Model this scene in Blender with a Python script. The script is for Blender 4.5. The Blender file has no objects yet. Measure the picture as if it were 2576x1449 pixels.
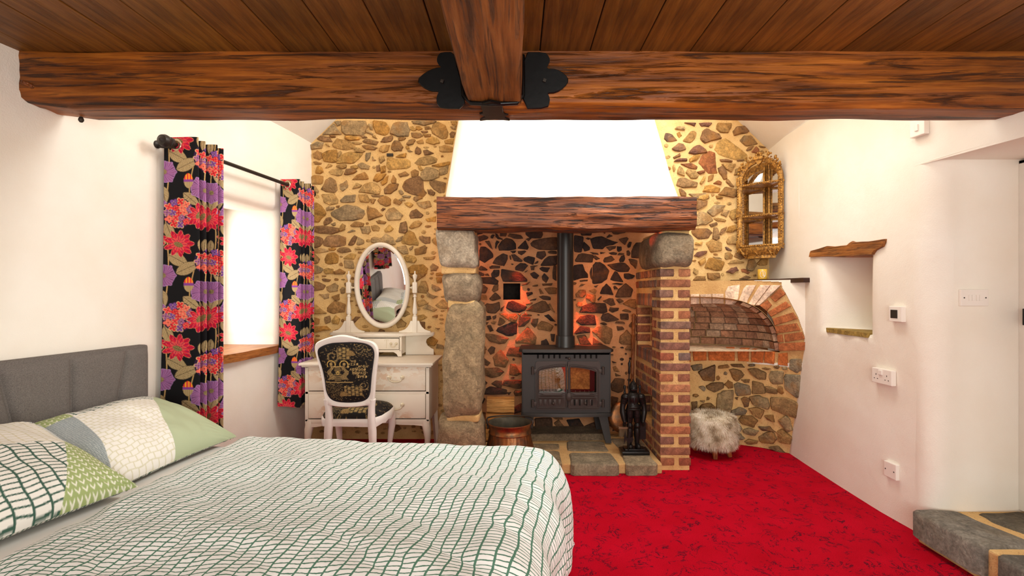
import bpy, bmesh, math, random
import numpy as np
from mathutils import Vector, Matrix, noise as mnoise

random.seed(7); rng = np.random.default_rng(7)
SC = bpy.context.scene
COL = SC.collection
F, H, VX, VY = 1250.0, 1.28, 1300.0, 735.0       # focal length (px), camera height (m), principal point in the 2576x1449 frame
R = math.radians

# ------------------------------------------------------------------ camera, world, lights, exposure
cam_d = bpy.data.cameras.new('camera'); cam = bpy.data.objects.new('camera', cam_d); COL.objects.link(cam)
cam.location = (0, 0, H); cam.rotation_euler = (R(90), 0, 0)
cam_d.sensor_width = 36; cam_d.lens = F / 2576 * 36
cam_d.shift_x = (1288 - VX) / 2576; cam_d.shift_y = (VY - 724.5) / 2576
cam_d.clip_start = 0.05
SC.camera = cam
SC.view_settings.view_transform = 'Standard'; SC.view_settings.look = 'None'
SC.view_settings.gamma = 1; SC.view_settings.use_curve_mapping = False
SC.view_settings.exposure = 0.45
wd = bpy.data.worlds.new('daylight'); SC.world = wd; wd.use_nodes = True
wd.node_tree.nodes['Background'].inputs[0].default_value = (0.95, 0.98, 0.94, 1)
wd.node_tree.nodes['Background'].inputs[1].default_value = 1.0

def area(name, loc, target, sx, sy, power, color, spread=180):
    l = bpy.data.lights.new(name, 'AREA'); l.shape = 'RECTANGLE'; l.size = sx; l.size_y = sy
    l.energy = power; l.color = color; l.spread = R(spread)
    o = bpy.data.objects.new(name, l); COL.objects.link(o); o.location = loc
    o.rotation_euler = (Vector(target) - Vector(loc)).to_track_quat('-Z', 'Y').to_euler()
    return o
def spot(name, loc, target, power, color, angle, blend=0.4, r=0.02):
    l = bpy.data.lights.new(name, 'SPOT'); l.energy = power; l.color = color
    l.spot_size = R(angle); l.spot_blend = blend; l.shadow_soft_size = r
    o = bpy.data.objects.new(name, l); COL.objects.link(o); o.location = loc
    o.rotation_euler = (Vector(target) - Vector(loc)).to_track_quat('-Z', 'Y').to_euler()
    return o
area('patio_window_light', (0.55, -1.42, 1.35), (0.2, 4, 1.25), 2.9, 1.9, 70, (0.97, 0.97, 0.92))  # added soft fill from behind the camera, no known window
area('roof_window_light', (1.25, 3.05, 3.35), (-1.3, 3.3, 0.9), 1.0, 1.2, 50, (0.97, 0.98, 0.95))
area('loft_window_light', (0.3, 1.35, 3.45), (0.35, 4.3, 1.6), 2.2, 0.8, 32, (1.0, 0.96, 0.88))  # added light from above the loft edge, no window known there
area('side_window_light', (-2.55, 3.22, 1.4), (-1.2, 3.5, 1.2), 0.75, 0.95, 20, (1.0, 0.98, 0.95))
spot('hearth_lamp_red', (0.03, 4.12, 1.86), (0.0, 4.30, 1.03), 130, (1.0, 0.08, 0.02), 22, .8)
spot('hearth_lamp_red', (0.60, 4.06, 1.86), (0.60, 4.30, 0.86), 230, (1.0, 0.10, 0.03), 17, .8)
spot('hearth_lamp_warm', (-0.35, 3.80, 1.66), (-0.25, 4.33, 1.0), 9, (1.0, 0.42, 0.14), 120, 1.0, .1)
spot('hearth_lamp_warm', (0.75, 3.80, 1.66), (0.75, 4.33, 1.0), 7, (1.0, 0.42, 0.14), 120, 1.0, .1)
spot('hearth_lamp_red', (0.2, 3.70, 1.69), (-0.05, 3.50, 0.25), 7, (1.0, 0.10, 0.03), 22, .6)
spot('hearth_lamp_red', (0.80, 3.72, 1.66), (1.03, 3.66, 1.69), 1.4, (1.0, 0.06, 0.02), 40, .5)
spot('hearth_lamp_red', (-0.2, 3.74, 1.64), (-0.45, 4.05, 1.55), 3.5, (1.0, 0.12, 0.04), 90, .8)

# ------------------------------------------------------------------ helpers
def s2l(c):
    c = c / 255.0
    return c / 12.92 if c <= 0.04045 else ((c + 0.055) / 1.055) ** 2.4
def C(r, g, b): return (s2l(r), s2l(g), s2l(b), 1.0)
def W(px, py, d): return ((px - VX) / F * d, d, H - (py - VY) / F * d)

def tag(o, label=None, cat=None, group=None, kind=None):
    if label: o['label'] = label
    if cat: o['category'] = cat
    if group: o['group'] = group
    if kind: o['kind'] = kind
    return o
ORG = {}
def thing(name, loc, label=None, cat=None, group=None, kind=None):
    o = bpy.data.objects.new(name, None); COL.objects.link(o); o.location = loc
    o.empty_display_size = 0.05
    ORG[o.name] = Vector(loc)
    return tag(o, label, cat, group, kind)
def origin(o): return ORG.get(o.name, Vector((0, 0, 0))) if o else Vector((0, 0, 0))

class MB:
    """collects verts and faces of one mesh"""
    def __init__(s): s.v = []; s.f = []; s.M = None
    def add(s, vs, fs):
        n = len(s.v)
        s.v += [Vector(v) if s.M is None else s.M @ Vector(v) for v in vs]
        s.f += [tuple(i + n for i in f) for f in fs]
        return s
    def box(s, c, size, rot=None, bev=0.0):
        x, y, z = (k / 2 for k in size); c = Vector(c)
        if bev > 0:
            bm = bmesh.new(); bmesh.ops.create_cube(bm, size=1)
            bmesh.ops.scale(bm, vec=size, verts=bm.verts)
            bmesh.ops.bevel(bm, geom=bm.edges[:], offset=min(bev, min(size) * .45), segments=2, affect='EDGES', profile=.6)
            bm.verts.index_update()
            vs = [v.co.copy() for v in bm.verts]; fs = [[v.index for v in f.verts] for f in bm.faces]; bm.free()
        else:
            vs = [Vector(p) for p in ((-x,-y,-z),(x,-y,-z),(x,y,-z),(-x,y,-z),(-x,-y,z),(x,-y,z),(x,y,z),(-x,y,z))]
            fs = [(3,2,1,0),(4,5,6,7),(0,1,5,4),(1,2,6,5),(2,3,7,6),(3,0,4,7)]
        if rot is not None: vs = [rot @ v for v in vs]
        return s.add([v + c for v in vs], fs)
    def tube(s, path, rad, n=10, cap=True, sx=1.0):
        P = [Vector(p) for p in path]; m = len(P)
        if not hasattr(rad, '__len__'): rad = [rad] * m
        vs = []; fs = []; up = None
        for i, p in enumerate(P):
            t = (P[min(i + 1, m - 1)] - P[max(i - 1, 0)]).normalized()
            if up is None:
                up = Vector((0, 0, 1)) if abs(t.z) < .9 else Vector((0, 1, 0))
            a = t.cross(up).normalized(); b = a.cross(t).normalized(); up = b
            for k in range(n):
                th = 2 * math.pi * k / n
                vs.append(p + (a * math.cos(th) * sx + b * math.sin(th)) * rad[i])
        for i in range(m - 1):
            for k in range(n):
                k2 = (k + 1) % n
                fs.append((i*n + k, i*n + k2, (i+1)*n + k2, (i+1)*n + k))
        if cap:
            fs.append(tuple(range(n))[::-1]); fs.append(tuple((m-1)*n + k for k in range(n)))
        return s.add(vs, fs)
    def lathe(s, prof, c=(0,0,0), n=24, axis='Z', sx=1.0, sy=1.0, rib=None, closed=False, cap=True):
        c = Vector(c); vs = []; fs = []; m = len(prof)
        for i, (r, h) in enumerate(prof):
            for k in range(n):
                th = 2 * math.pi * k / n
                rr = r * (1 + (rib(i, th) if rib else 0))
                p = Vector((rr*math.cos(th)*sx, rr*math.sin(th)*sy, h))
                if axis == 'Y': p = Vector((p.x, p.z, p.y))
                elif axis == 'X': p = Vector((p.z, p.x, p.y))
                vs.append(c + p)
        for i in range(m - 1 if not closed else m):
            j = (i + 1) % m
            for k in range(n):
                k2 = (k + 1) % n
                fs.append((i*n + k, i*n + k2, j*n + k2, j*n + k))
        if not closed and cap:
            if prof[0][0] > 1e-5: fs.append(tuple(range(n))[::-1])
            if prof[-1][0] > 1e-5: fs.append(tuple((m-1)*n + k for k in range(n)))
        return s.add(vs, fs)
    def ball(s, c, r, n=12, m=8):
        rx, ry, rz = r if hasattr(r, '__len__') else (r, r, r); c = Vector(c); vs = []; fs = []
        for i in range(m + 1):
            ph = math.pi * i / m - math.pi / 2
            for k in range(n):
                th = 2*math.pi*k/n
                vs.append(c + Vector((rx*math.cos(ph)*math.cos(th), ry*math.cos(ph)*math.sin(th), rz*math.sin(ph))))
        for i in range(m):
            for k in range(n):
                k2 = (k+1) % n; fs.append((i*n+k, i*n+k2, (i+1)*n+k2, (i+1)*n+k))
        return s.add(vs, fs)
    def prism(s, poly, mapf, d0, d1, bev=0.0):
        """poly: 2-d outline; mapf(u,v,depth) -> world. d0 = back, d1 = front"""
        n = len(poly); rings = []
        cx = sum(p[0] for p in poly)/n; cy = sum(p[1] for p in poly)/n
        rings.append([mapf(u, v, d0) for u, v in poly])
        if bev > 0:
            sg = 1 if d1 > d0 else -1
            rings.append([mapf(u, v, d1 - sg*bev) for u, v in poly])
            q = []
            for u, v in poly:
                L = math.hypot(u-cx, v-cy) or 1
                q.append(mapf(u - (u-cx)/L*bev, v - (v-cy)/L*bev, d1))
            rings.append(q)
        else: rings.append([mapf(u, v, d1) for u, v in poly])
        vs = [p for r in rings for p in r]; fs = []
        for i in range(len(rings)-1):
            for k in range(n):
                k2 = (k+1) % n; fs.append((i*n+k, i*n+k2, (i+1)*n+k2, (i+1)*n+k))
        fs.append(tuple(range(n))[::-1]); fs.append(tuple((len(rings)-1)*n+k for k in range(n)))
        return s.add(vs, fs)
    def grid(s, fn, nu, nv, wrapu=False):
        vs = [fn(i/(nu if wrapu else nu-1), j/(nv-1)) for j in range(nv) for i in range(nu)]; fs = []
        for j in range(nv-1):
            for i in range(nu if wrapu else nu-1):
                i2 = (i+1) % nu
                fs.append((j*nu+i, j*nu+i2, (j+1)*nu+i2, (j+1)*nu+i))
        return s.add(vs, fs)
    def build(s, name, mat, parent=None, smooth=None, label=None, color=None, fix=True, mods=None):
        o0 = origin(parent)
        me = bpy.data.meshes.new(name)
        me.from_pydata([v - o0 for v in s.v], [], s.f)
        if fix:
            bm = bmesh.new(); bm.from_mesh(me); bmesh.ops.recalc_face_normals(bm, faces=bm.faces[:]); bm.to_mesh(me); bm.free()
        me.materials.append(mat)
        o = bpy.data.objects.new(name, me); COL.objects.link(o)
        if parent: o.parent = parent; ORG[o.name] = o0
        if smooth is not None:
            me.polygons.foreach_set('use_smooth', [True]*len(me.polygons))
            if smooth < 180: me.set_sharp_from_angle(angle=R(smooth))
        if color is not None: o.color = color
        if label: o['label'] = label
        return o

def grid_mesh(name, P, mat, parent=None, cols=None, uv=None, closed_u=False, smooth=True):
    """P: (nv,nu,3) array -> grid mesh, optional per-point colours (linear) and uv"""
    nv, nu, _ = P.shape
    o0 = np.array(origin(parent))
    me = bpy.data.meshes.new(name)
    idx = np.arange(nv*nu).reshape(nv, nu)
    if closed_u: idx = np.concatenate([idx, idx[:, :1]], 1)
    q = np.stack([idx[:-1,:-1], idx[:-1,1:], idx[1:,1:], idx[1:,:-1]], -1).reshape(-1, 4)
    nf = len(q)
    me.vertices.add(nv*nu); me.vertices.foreach_set('co', (P - o0).reshape(-1).astype(np.float32))
    me.loops.add(nf*4); me.loops.foreach_set('vertex_index', q.reshape(-1).astype(np.int32))
    me.polygons.add(nf); me.polygons.foreach_set('loop_start', np.arange(0, nf*4, 4, dtype=np.int32))
    me.update(calc_edges=True)
    if smooth: me.polygons.foreach_set('use_smooth', np.ones(nf, dtype=bool))
    if cols is not None:
        a = me.color_attributes.new('print', 'FLOAT_COLOR', 'POINT')
        a.data.foreach_set('color', np.concatenate([cols, np.ones(cols.shape[:2]+(1,))], -1).reshape(-1).astype(np.float32))
    if uv is not None:
        l = me.uv_layers.new(name='UVMap')
        l.data.foreach_set('uv', uv.reshape(-1, 2)[q.reshape(-1)].reshape(-1).astype(np.float32))
    me.materials.append(mat)
    o = bpy.data.objects.new(name, me); COL.objects.link(o)
    if parent: o.parent = parent; ORG[o.name] = origin(parent)
    return o

# ------------------------------------------------------------------ materials
class NT:
    def __init__(s, name, rough=.6, metal=0.0):
        s.m = bpy.data.materials.new(name); s.m.use_nodes = True; s.t = s.m.node_tree
        s.b = s.t.nodes['Principled BSDF']; s.b.inputs['Roughness'].default_value = rough; s.b.inputs['Metallic'].default_value = metal
        s.b.inputs['Specular IOR Level'].default_value = .35
    def n(s, typ, **kw):
        k = s.t.nodes.new(typ)
        for a, v in kw.items(): setattr(k, a, v)
        return k
    def l(s, a, b): s.t.links.new(a, b)
    def coord(s, scale=(1,1,1), rot=(0,0,0), out='Object'):
        tc = s.n('ShaderNodeTexCoord'); mp = s.n('ShaderNodeMapping')
        mp.inputs['Scale'].default_value = scale; mp.inputs['Rotation'].default_value = rot
        s.l(tc.outputs[out], mp.inputs[0]); return mp.outputs[0]
    def noise(s, vec, scale, detail=4, rough=.55, dist=0):
        k = s.n('ShaderNodeTexNoise'); k.inputs['Scale'].default_value = scale; k.inputs['Detail'].default_value = detail
        k.inputs['Roughness'].default_value = rough; k.inputs['Distortion'].default_value = dist
        if vec is not None: s.l(vec, k.inputs['Vector'])
        return k.outputs['Fac']
    def ramp(s, fac, stops, interp='LINEAR'):
        k = s.n('ShaderNodeValToRGB'); k.color_ramp.interpolation = interp
        e = k.color_ramp.elements
        while len(e) < len(stops): e.new(.5)
        for i, (p, c) in enumerate(stops): e[i].position = p; e[i].color = c if hasattr(c, '__len__') else (c, c, c, 1)
        s.l(fac, k.inputs[0]); return k.outputs[0]
    def math(s, op, a, b=None, c=None):
        k = s.n('ShaderNodeMath', operation=op)
        for i, x in enumerate((a, b, c)):
            if x is None: continue
            if hasattr(x, 'is_linked'): s.l(x, k.inputs[i])
            else: k.inputs[i].default_value = x
        return k.outputs[0]
    def mix(s, fac, a, b, mode='MIX'):
        k = s.n('ShaderNodeMix', data_type='RGBA', blend_type=mode)
        for sock, x in ((k.inputs[0], fac), (k.inputs[6], a), (k.inputs[7], b)):
            if hasattr(x, 'is_linked'): s.l(x, sock)
            else: sock.default_value = x
        return k.outputs[2]
    def objcol(s): return s.n('ShaderNodeObjectInfo').outputs['Color']
    def objrand(s): return s.n('ShaderNodeObjectInfo').outputs['Random']
    def bump(s, h, strength=.5, dist=.01):
        k = s.n('ShaderNodeBump'); k.inputs['Strength'].default_value = strength; k.inputs['Distance'].default_value = dist
        s.l(h, k.inputs['Height']); s.l(k.outputs[0], s.b.inputs['Normal']); return k
    def color(s, c):
        if hasattr(c, 'is_linked'): s.l(c, s.b.inputs['Base Color'])
        else: s.b.inputs['Base Color'].default_value = c
        return s
M = {}
def plain(name, col, rough=.5, metal=0.0, nscale=0, namt=.15, bump=0.0, bscale=60, spec=.35):
    t = NT(name, rough, metal); t.b.inputs['Specular IOR Level'].default_value = spec
    if nscale or bump:
        v = t.coord()
        if nscale:
            f = t.noise(v, nscale, 5); g = t.ramp(f, [(.3, 1-namt), (.7, 1+namt*.6)])
            t.color(t.mix(1.0, col, g, 'MULTIPLY'))
        else: t.color(col)
        if bump: t.bump(t.noise(v, bscale, 4, .6), bump, .004)
    else: t.color(col)
    M[name] = t.m; return t.m

plaster_t = NT('plaster', .92); v = plaster_t.coord()
plaster_t.color(plaster_t.mix(plaster_t.ramp(plaster_t.noise(v, 2.2, 3), [(.35, 0.0), (.7, 1.0)]), C(244, 238, 226), C(239, 229, 213)))
h = plaster_t.math('ADD', plaster_t.noise(v, 5, 3), plaster_t.math('MULTIPLY', plaster_t.noise(v, 160, 3), .18))
plaster_t.bump(h, .5, .012); M['plaster'] = plaster_t.m

def wood(name, dark, mid, light, axis=0, scale=1.0, crack=.5, rough=.5, use_obj=False, bump=.6, coat=.0):
    t = NT(name, rough); sc = [16*scale]*3; sc[axis] = 1.1*scale
    v = t.coord(tuple(sc)); f = t.noise(v, 1.6, 8, .62, .6)
    sc2 = [55*scale]*3; sc2[axis] = 2.2*scale
    v2 = t.coord(tuple(sc2)); g = t.noise(v2, 1.3, 6, .6, .2)
    sc3 = [15*scale]*3; sc3[axis] = .75*scale
    v3 = t.coord(tuple(sc3)); k = t.noise(v3, 2.1, 9, .68, 1.2)
    col = t.ramp(t.math('ADD', t.math('MULTIPLY', f, .62), t.math('MULTIPLY', g, .38)), [(.34, dark), (.5, mid), (.68, light)])
    ck = t.ramp(k, [(.39, 0.0), (.47, 1.0)])
    blot = t.ramp(t.noise(t.coord(), 2.3*scale, 4), [(.35, .72), (.65, 1.12)])
    col = t.mix(1.0, col, blot, 'MULTIPLY')
    col = t.mix(t.math('MULTIPLY', t.math('SUBTRACT', 1.0, ck), crack), col, C(28, 13, 6))
    if use_obj: col = t.mix(1.0, col, t.objcol(), 'MULTIPLY')
    t.color(col)
    hh = t.math('ADD', t.math('MULTIPLY', f, .5), t.math('ADD', t.math('MULTIPLY', g, .35), t.math('MULTIPLY', ck, .6)))
    t.bump(hh, bump, .012); t.b.inputs['Coat Weight'].default_value = coat
    M[name] = t.m; return t.m
wood('beam_wood', C(64, 30, 6), C(138, 74, 18), C(188, 112, 36), 0, 1.0, .8, .5)
wood('joist_wood', C(76, 40, 14), C(130, 78, 32), C(168, 110, 54), 1, 1.2, .6, .5)
wood('mantel_wood', C(58, 26, 10), C(122, 64, 28), C(166, 98, 50), 0, 1.5, .95, .42, bump=1.0)
wood('plank_wood', C(94, 56, 14), C(124, 78, 24), C(152, 102, 38), 1, 1.3, .25, .5, use_obj=True, bump=.3)
wood('sill_wood', C(120, 66, 26), C(176, 108, 50), C(206, 140, 76), 1, 1.4, .35, .35, bump=.3)
wood('lintel_wood', C(104, 58, 22), C(160, 98, 44), C(192, 130, 66), 1, 2.0, .5, .55)
wood('log_wood', C(176, 112, 50), C(214, 150, 80), C(230, 176, 108), 0, 2.5, .3, .7, use_obj=True)
wood('handle_wood', C(90, 44, 16), C(136, 74, 30), C(168, 100, 46), 2, 3.0, .3, .35)
wood('stool_wood', C(120, 56, 22), C(160, 84, 40), C(180, 104, 56), 2, 4.0, .2, .4)

def stone_mat(name, rough=.88, stain=C(176, 118, 44), stain_amt=.5, bump=.9):
    t = NT(name, rough); v = t.coord()
    n1 = t.noise(v, 14, 8, .7, .6); n2 = t.noise(v, 70, 6, .7); n3 = t.noise(v, 6, 4, .6)
    col = t.mix(1.0, t.objcol(), t.ramp(n1, [(.28, .50), (.5, .95), (.72, 1.55)]), 'MULTIPLY')
    col = t.mix(1.0, col, t.ramp(n2, [(.3, .62), (.7, 1.35)]), 'MULTIPLY')
    col = t.mix(t.math('MULTIPLY', t.ramp(n3, [(.5, 0.0), (.68, 1.0)]), stain_amt), col, stain)
    t.color(col)
    t.bump(t.math('ADD', n1, t.math('MULTIPLY', n2, .45)), bump, .02)
    M[name] = t.m; return t.m
stone_mat('wall_stone', stain=C(186, 128, 58), stain_amt=.6)
stone_mat('soot_stone', stain=C(150, 92, 40), stain_amt=.25, bump=.8)
stone_mat('granite', stain=C(150, 120, 84), stain_amt=.35, bump=1.0)
stone_mat('slate_stone', stain=C(128, 112, 84), stain_amt=.35, bump=1.0)
stone_mat('brick_clay', stain=C(132, 74, 44), stain_amt=.25, bump=.5)
stone_mat('white_brick', stain=C(216, 186, 160), stain_amt=.4, bump=.5)

def mortar(name, a, b, speck):
    t = NT(name, .95); v = t.coord()
    col = t.mix(t.ramp(t.noise(v, 9, 5), [(.35, 0.0), (.65, 1.0)]), a, b)
    sp = t.ramp(t.noise(v, 130, 2, .5), [(.30, 1.0), (.37, 0.0)])
    t.color(t.mix(t.math('MULTIPLY', sp, .7), col, speck))
    t.bump(t.math('ADD', t.noise(v, 24, 5), t.math('MULTIPLY', t.noise(v, 150, 3), .4)), .7, .012)
    M[name] = t.m
mortar('wall_mortar', C(232, 194, 132), C(218, 176, 114), C(136, 90, 48))
mortar('soot_mortar', C(196, 140, 96), C(178, 122, 80), C(80, 44, 26))
mortar('pale_mortar', C(228, 190, 130), C(212, 170, 110), C(140, 92, 52))
mortar('lime_mortar', C(208, 168, 112), C(194, 152, 98), C(140, 98, 58))
# ------------------------------------------------------------------ floor and walls
t = NT('carpet', .95); v = t.coord()
wv = t.noise(v, 7, 6, .6, 2.2)
line = t.ramp(t.math('ABSOLUTE', t.math('SUBTRACT', wv, .5)), [(.010, 1.0), (.024, 0.0)])
gate = t.ramp(t.noise(v, 11, 3), [(.47, 0.0), (.53, 1.0)])
base = t.mix(t.ramp(t.noise(v, 3.5, 3), [(.3, 0), (.7, 1)]), C(178, 0, 26), C(196, 4, 36))
base = t.mix(1.0, base, t.ramp(t.noise(v, 240, 3), [(.3, .7), (.7, 1.2)]), 'MULTIPLY')
t.color(t.mix(t.math('MULTIPLY', t.math('MULTIPLY', line, gate), .9), base, C(70, 14, 34)))
t.bump(t.noise(v, 260, 3), .7, .006); t.b.inputs['Specular IOR Level'].default_value = .08; M['carpet'] = t.m

fm = MB(); fm.add([(-2.7, -1.5, 0), (2.75, -1.5, 0), (2.75, 4.5, 0), (-2.7, 4.5, 0)], [(0, 1, 2, 3)])
floor = tag(fm.build('floor', M['carpet'], fix=False), 'deep red fitted carpet with dark squiggle pattern', None, kind='structure')

BACK = 4.33
def lwx(y): return -1.79 - .14 * (BACK - y)
RWY = [-1.5, 1.0, 2.0, 2.62, 2.9, 3.3, 3.7, 3.95, 4.33]
RWX = [2.36, 2.30, 2.225, 2.135, 2.122, 2.13, 2.15, 2.168, 2.2]
def rwx(y): return float(np.interp(y, RWY, RWX))
LN = Vector((.99, -.1386, 0)); LD = Vector((.1386, .99, 0))          # left wall: normal into the room, direction away from the camera
EAVE_L, EAVE_R = 2.58, 2.54
def wob(p, a=.008, s=1.6): return a * mnoise.noise(Vector(p) * s)

def lmap(y, z, dep):      # dep > 0: into the wall
    p = Vector((lwx(y), y, z)) - LN * dep
    return p + LN * wob(p)
def rmap(y, z, dep):
    p = Vector((rwx(y) + dep, y, z)); return p + Vector((wob(p), 0, 0))
def loop_rect(y0, y1, z0, z1, n=10, r=0.0):
    pts = []
    for (a, b) in (((y0, z0), (y1, z0)), ((y1, z0), (y1, z1)), ((y1, z1), (y0, z1)), ((y0, z1), (y0, z0))):
        for k in range(n):
            f = k / n; pts.append((a[0] + (b[0]-a[0])*f, a[1] + (b[1]-a[1])*f))
    return pts
def hole_wall(mb, fmap, outer, rings, steps=6, cap=True):
    """outer/rings: list of equally long loops [(y,z),...] with depth"""
    loops = []
    o, (h0, d0) = outer, rings[0]
    for k in range(steps):
        f = k / steps; loops.append([(a[0]+(b[0]-a[0])*f, a[1]+(b[1]-a[1])*f, 0.0) for a, b in zip(o, h0)])
    for hp, d in rings: loops.append([(a, b, d) for a, b in hp])
    n = len(o); vs = [fmap(*p) for l in loops for p in l]; fs = []
    for i in range(len(loops)-1):
        for k in range(n):
            k2 = (k+1) % n; fs.append((i*n+k, i*n+k2, (i+1)*n+k2, (i+1)*n+k))
    if cap: fs.append(tuple((len(loops)-1)*n+k for k in range(n)))
    mb.add(vs, fs)
def shrink(lp, dy0, dy1, dz0, dz1):
    ys = [p[0] for p in lp]; zs = [p[1] for p in lp]
    y0, y1, z0, z1 = min(ys), max(ys), min(zs), max(zs)
    return [(y0+dy0 + (p[0]-y0)/(y1-y0)*(y1-dy1-y0-dy0), z0+dz0 + (p[1]-z0)/(z1-z0)*(z1-dz1-z0-dz0)) for p in lp]

# left wall with the window opening
mb = MB(); N = 12
hl = loop_rect(2.93, 3.86, .87, 1.905, N)
rings = [(shrink(hl, -.05, -.05, -.03, -.05), 0), (shrink(hl, -.02, -.02, -.01, -.02), .012), (hl, .05),
         (shrink(hl, .02, .02, 0, .0), .22), (shrink(hl, .04, .03, 0, -.03), .46)]
hole_wall(mb, lmap, loop_rect(2.6, 4.33, .5, 2.2, N), rings, cap=False)
def strip(mb, fmap, y0, y1, z0, z1, nu=16, nv=8):
    mb.grid(lambda a, b: fmap(y0+(y1-y0)*a, z0+(z1-z0)*b, 0.0), nu, nv)
strip(mb, lmap, 2.6, 4.33, 2.2, EAVE_L); strip(mb, lmap, 2.6, 4.33, 0, .5); strip(mb, lmap, -1.5, 2.6, 0, EAVE_L, 30, 20)
wall_left = tag(mb.build('wall_left', M['plaster'], smooth=180), kind='structure')

# right wall with the small niche and the door recess
mb = MB()
hl = loop_rect(2.985, 3.46, 1.03, 1.56, N)
rings = [(shrink(hl, -.03, -.06, -.03, 0), 0), (shrink(hl, -.006, -.02, -.008, 0), .012), (shrink(hl, 0, .02, 0, 0), .05),
         (shrink(hl, 0, .07, .0, .0), .12), (shrink(hl, 0, .14, .0, .0), .18), (shrink(hl, .0, .22, .0, .0), .215), (shrink(hl, .1, .3, .2, .2), .22), (shrink(hl, .2, .26, .26, .26), .22)]
hole_wall(mb, rmap, loop_rect(2.66, 3.8, .8, 1.8, N), rings)
strip(mb, rmap, 3.8, 4.36, 0, EAVE_R); strip(mb, rmap, 2.66, 3.8, 1.8, EAVE_R); strip(mb, rmap, 2.66, 3.8, 0, .8)
# rounded arris into the reveal, then the reveal face
def arris(a, b):
    z = b * 1.97
    th = a * math.pi / 2; r = .11
    p = Vector((rwx(2.66) + r - r*math.cos(th), 2.66 - r*math.sin(th), z))
    p.x += wob(p)*(1-a); k = math.sin(a*math.pi); return p + Vector((wob(p, .012, 3)*k, wob(p, .012, 3)*k, 0))
mb.grid(arris, 13, 24)
mb.grid(lambda a, b: (rwx(2.66) + .11 + a*.40, 2.55, b*1.97), 6, 10)
# lintel over the door: outer face and soffit
mb.grid(lambda a, b: rmap(2.66 - a*1.12, 1.955 + b*(EAVE_R-1.955), 0), 16, 10)
mb.grid(lambda a, b: (rwx(2.66-a*1.12) + b*.55, 2.66 - a*1.12, 1.955 + .012*math.sin(a*5)), 12, 6)
mb.grid(lambda a, b: (rwx(1.54)+b*.55, 1.54, a*1.97), 6, 4)
strip(mb, rmap, -1.5, 1.54, 0, EAVE_R, 20, 14)
mb.box((2.68, 2.05, .98), (.04, 1.02, 1.96))
wall_right = tag(mb.build('wall_right', M['plaster'], smooth=60), kind='structure')

# wall behind the camera, with a wide opening made up for the fill light
mb = MB()
for x0, x1, z0, z1 in ((-2.8, -.95, 0, 2.3), (2.05, 2.7, 0, 2.3), (-.95, 2.05, 0, .38), (-.95, 2.05, 2.32, 2.6)):
    mb.box(((x0+x1)/2, -1.56, (z0+z1)/2), (x1-x0, .1, z1-z0))
tag(mb.build('wall_front', M['plaster']), kind='structure')

mb = MB(); mb.prism([(-2.3, 2.38), (2.4, 2.38), (2.4, 2.6), (.2, 4.6), (-2.3, 2.6)], lambda u, v, d: Vector((u, d, v)), .9, .98)
tag(mb.build('wall_loft', M['plaster']), kind='structure')
# sloping plaster soffits of the open roof at the far end
def slope(side, y0, y1):
    mb = MB(); m = []
    ex, ez = (-1.79, EAVE_L) if side < 0 else (2.2, EAVE_R)
    top = 1.9
    if side < 0:
        mb.grid(lambda a, b: (lwx(y0+(y1-y0)*a) - .03 + b*(.2 - lwx(y0+(y1-y0)*a)), y0+(y1-y0)*a, ez - .03 + b*top), 12, 12)
    else:
        mb.grid(lambda a, b: (rwx(y0+(y1-y0)*a) + .03 - b*(rwx(y0+(y1-y0)*a) - .2), y0+(y1-y0)*a, ez - .03 + b*top), 12, 12)
    return tag(mb.build('ceiling', M['plaster'], smooth=60), kind='structure')
slope(-1, 1.0, BACK)
# the right slope leaves a roof window open between y 2.5 and 3.6
def rs(a0, a1, b0, b1):
    mbr.grid(lambda a, b: (rwx(4) + .03 - (b0+(b1-b0)*b)*(rwx(4) - .2), a0+(a1-a0)*a, EAVE_R - .03 + (b0+(b1-b0)*b)*1.9), 8, 8)
mbr = MB(); rs(1.0, 2.4, 0, 1); rs(3.7, BACK, 0, 1); rs(2.4, 3.7, 0, .22); rs(2.4, 3.7, .75, 1)
tag(mbr.build('ceiling', M['plaster'], smooth=60), kind='structure')

# ------------------------------------------------------------------ stones
def ray_back(px, py): return Vector(W(px, py, BACK))
def oven_plan(t, z):
    """plan of the bread oven's front; t 0..1 from behind the pier to the right wall"""
    lo = [(1.25, 4.27), (1.6, 4.25), (1.84, 4.19), (2.02, 4.09), (2.185, 3.93)]
    hi = [(1.25, 4.22), (1.6, 4.18), (1.84, 4.08), (2.02, 3.93), (2.165, 3.69)]
    f = min(max(z / .85, 0), 1); s = [0, .3, .53, .75, 1]
    return (float(np.interp(t, s, [a[0]*(1-f)+b[0]*f for a, b in zip(lo, hi)])), float(np.interp(t, s, [a[1]*(1-f)+b[1]*f for a, b in zip(lo, hi)])))
def oven_pt(t, z, dep=0.0):
    x, y = oven_plan(t, z); x2, y2 = oven_plan(min(t+.02, 1), z); x1, y1 = oven_plan(max(t-.02, 0), z)
    n = Vector((y2-y1, -(x2-x1), 0)).normalized()          # towards the room
    if n.y > 0: n = -n
    return Vector((x, y, z)) + n * dep, n
_ts = np.linspace(0, 1, 201)
def oven_tz(px, py):
    z = .6; k = (px - VX) / F
    for _ in range(6):
        pl = [oven_plan(t, z) for t in _ts]
        e = [abs(x - k*y) for x, y in pl]; i = int(np.argmin(e)); t = _ts[i]; d = pl[i][1]
        z = H - (py - VY) / F * d
    return t, z
def ray_oven(px, py):
    t, z = oven_tz(px, py); return oven_pt(t, z)[0]

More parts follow.
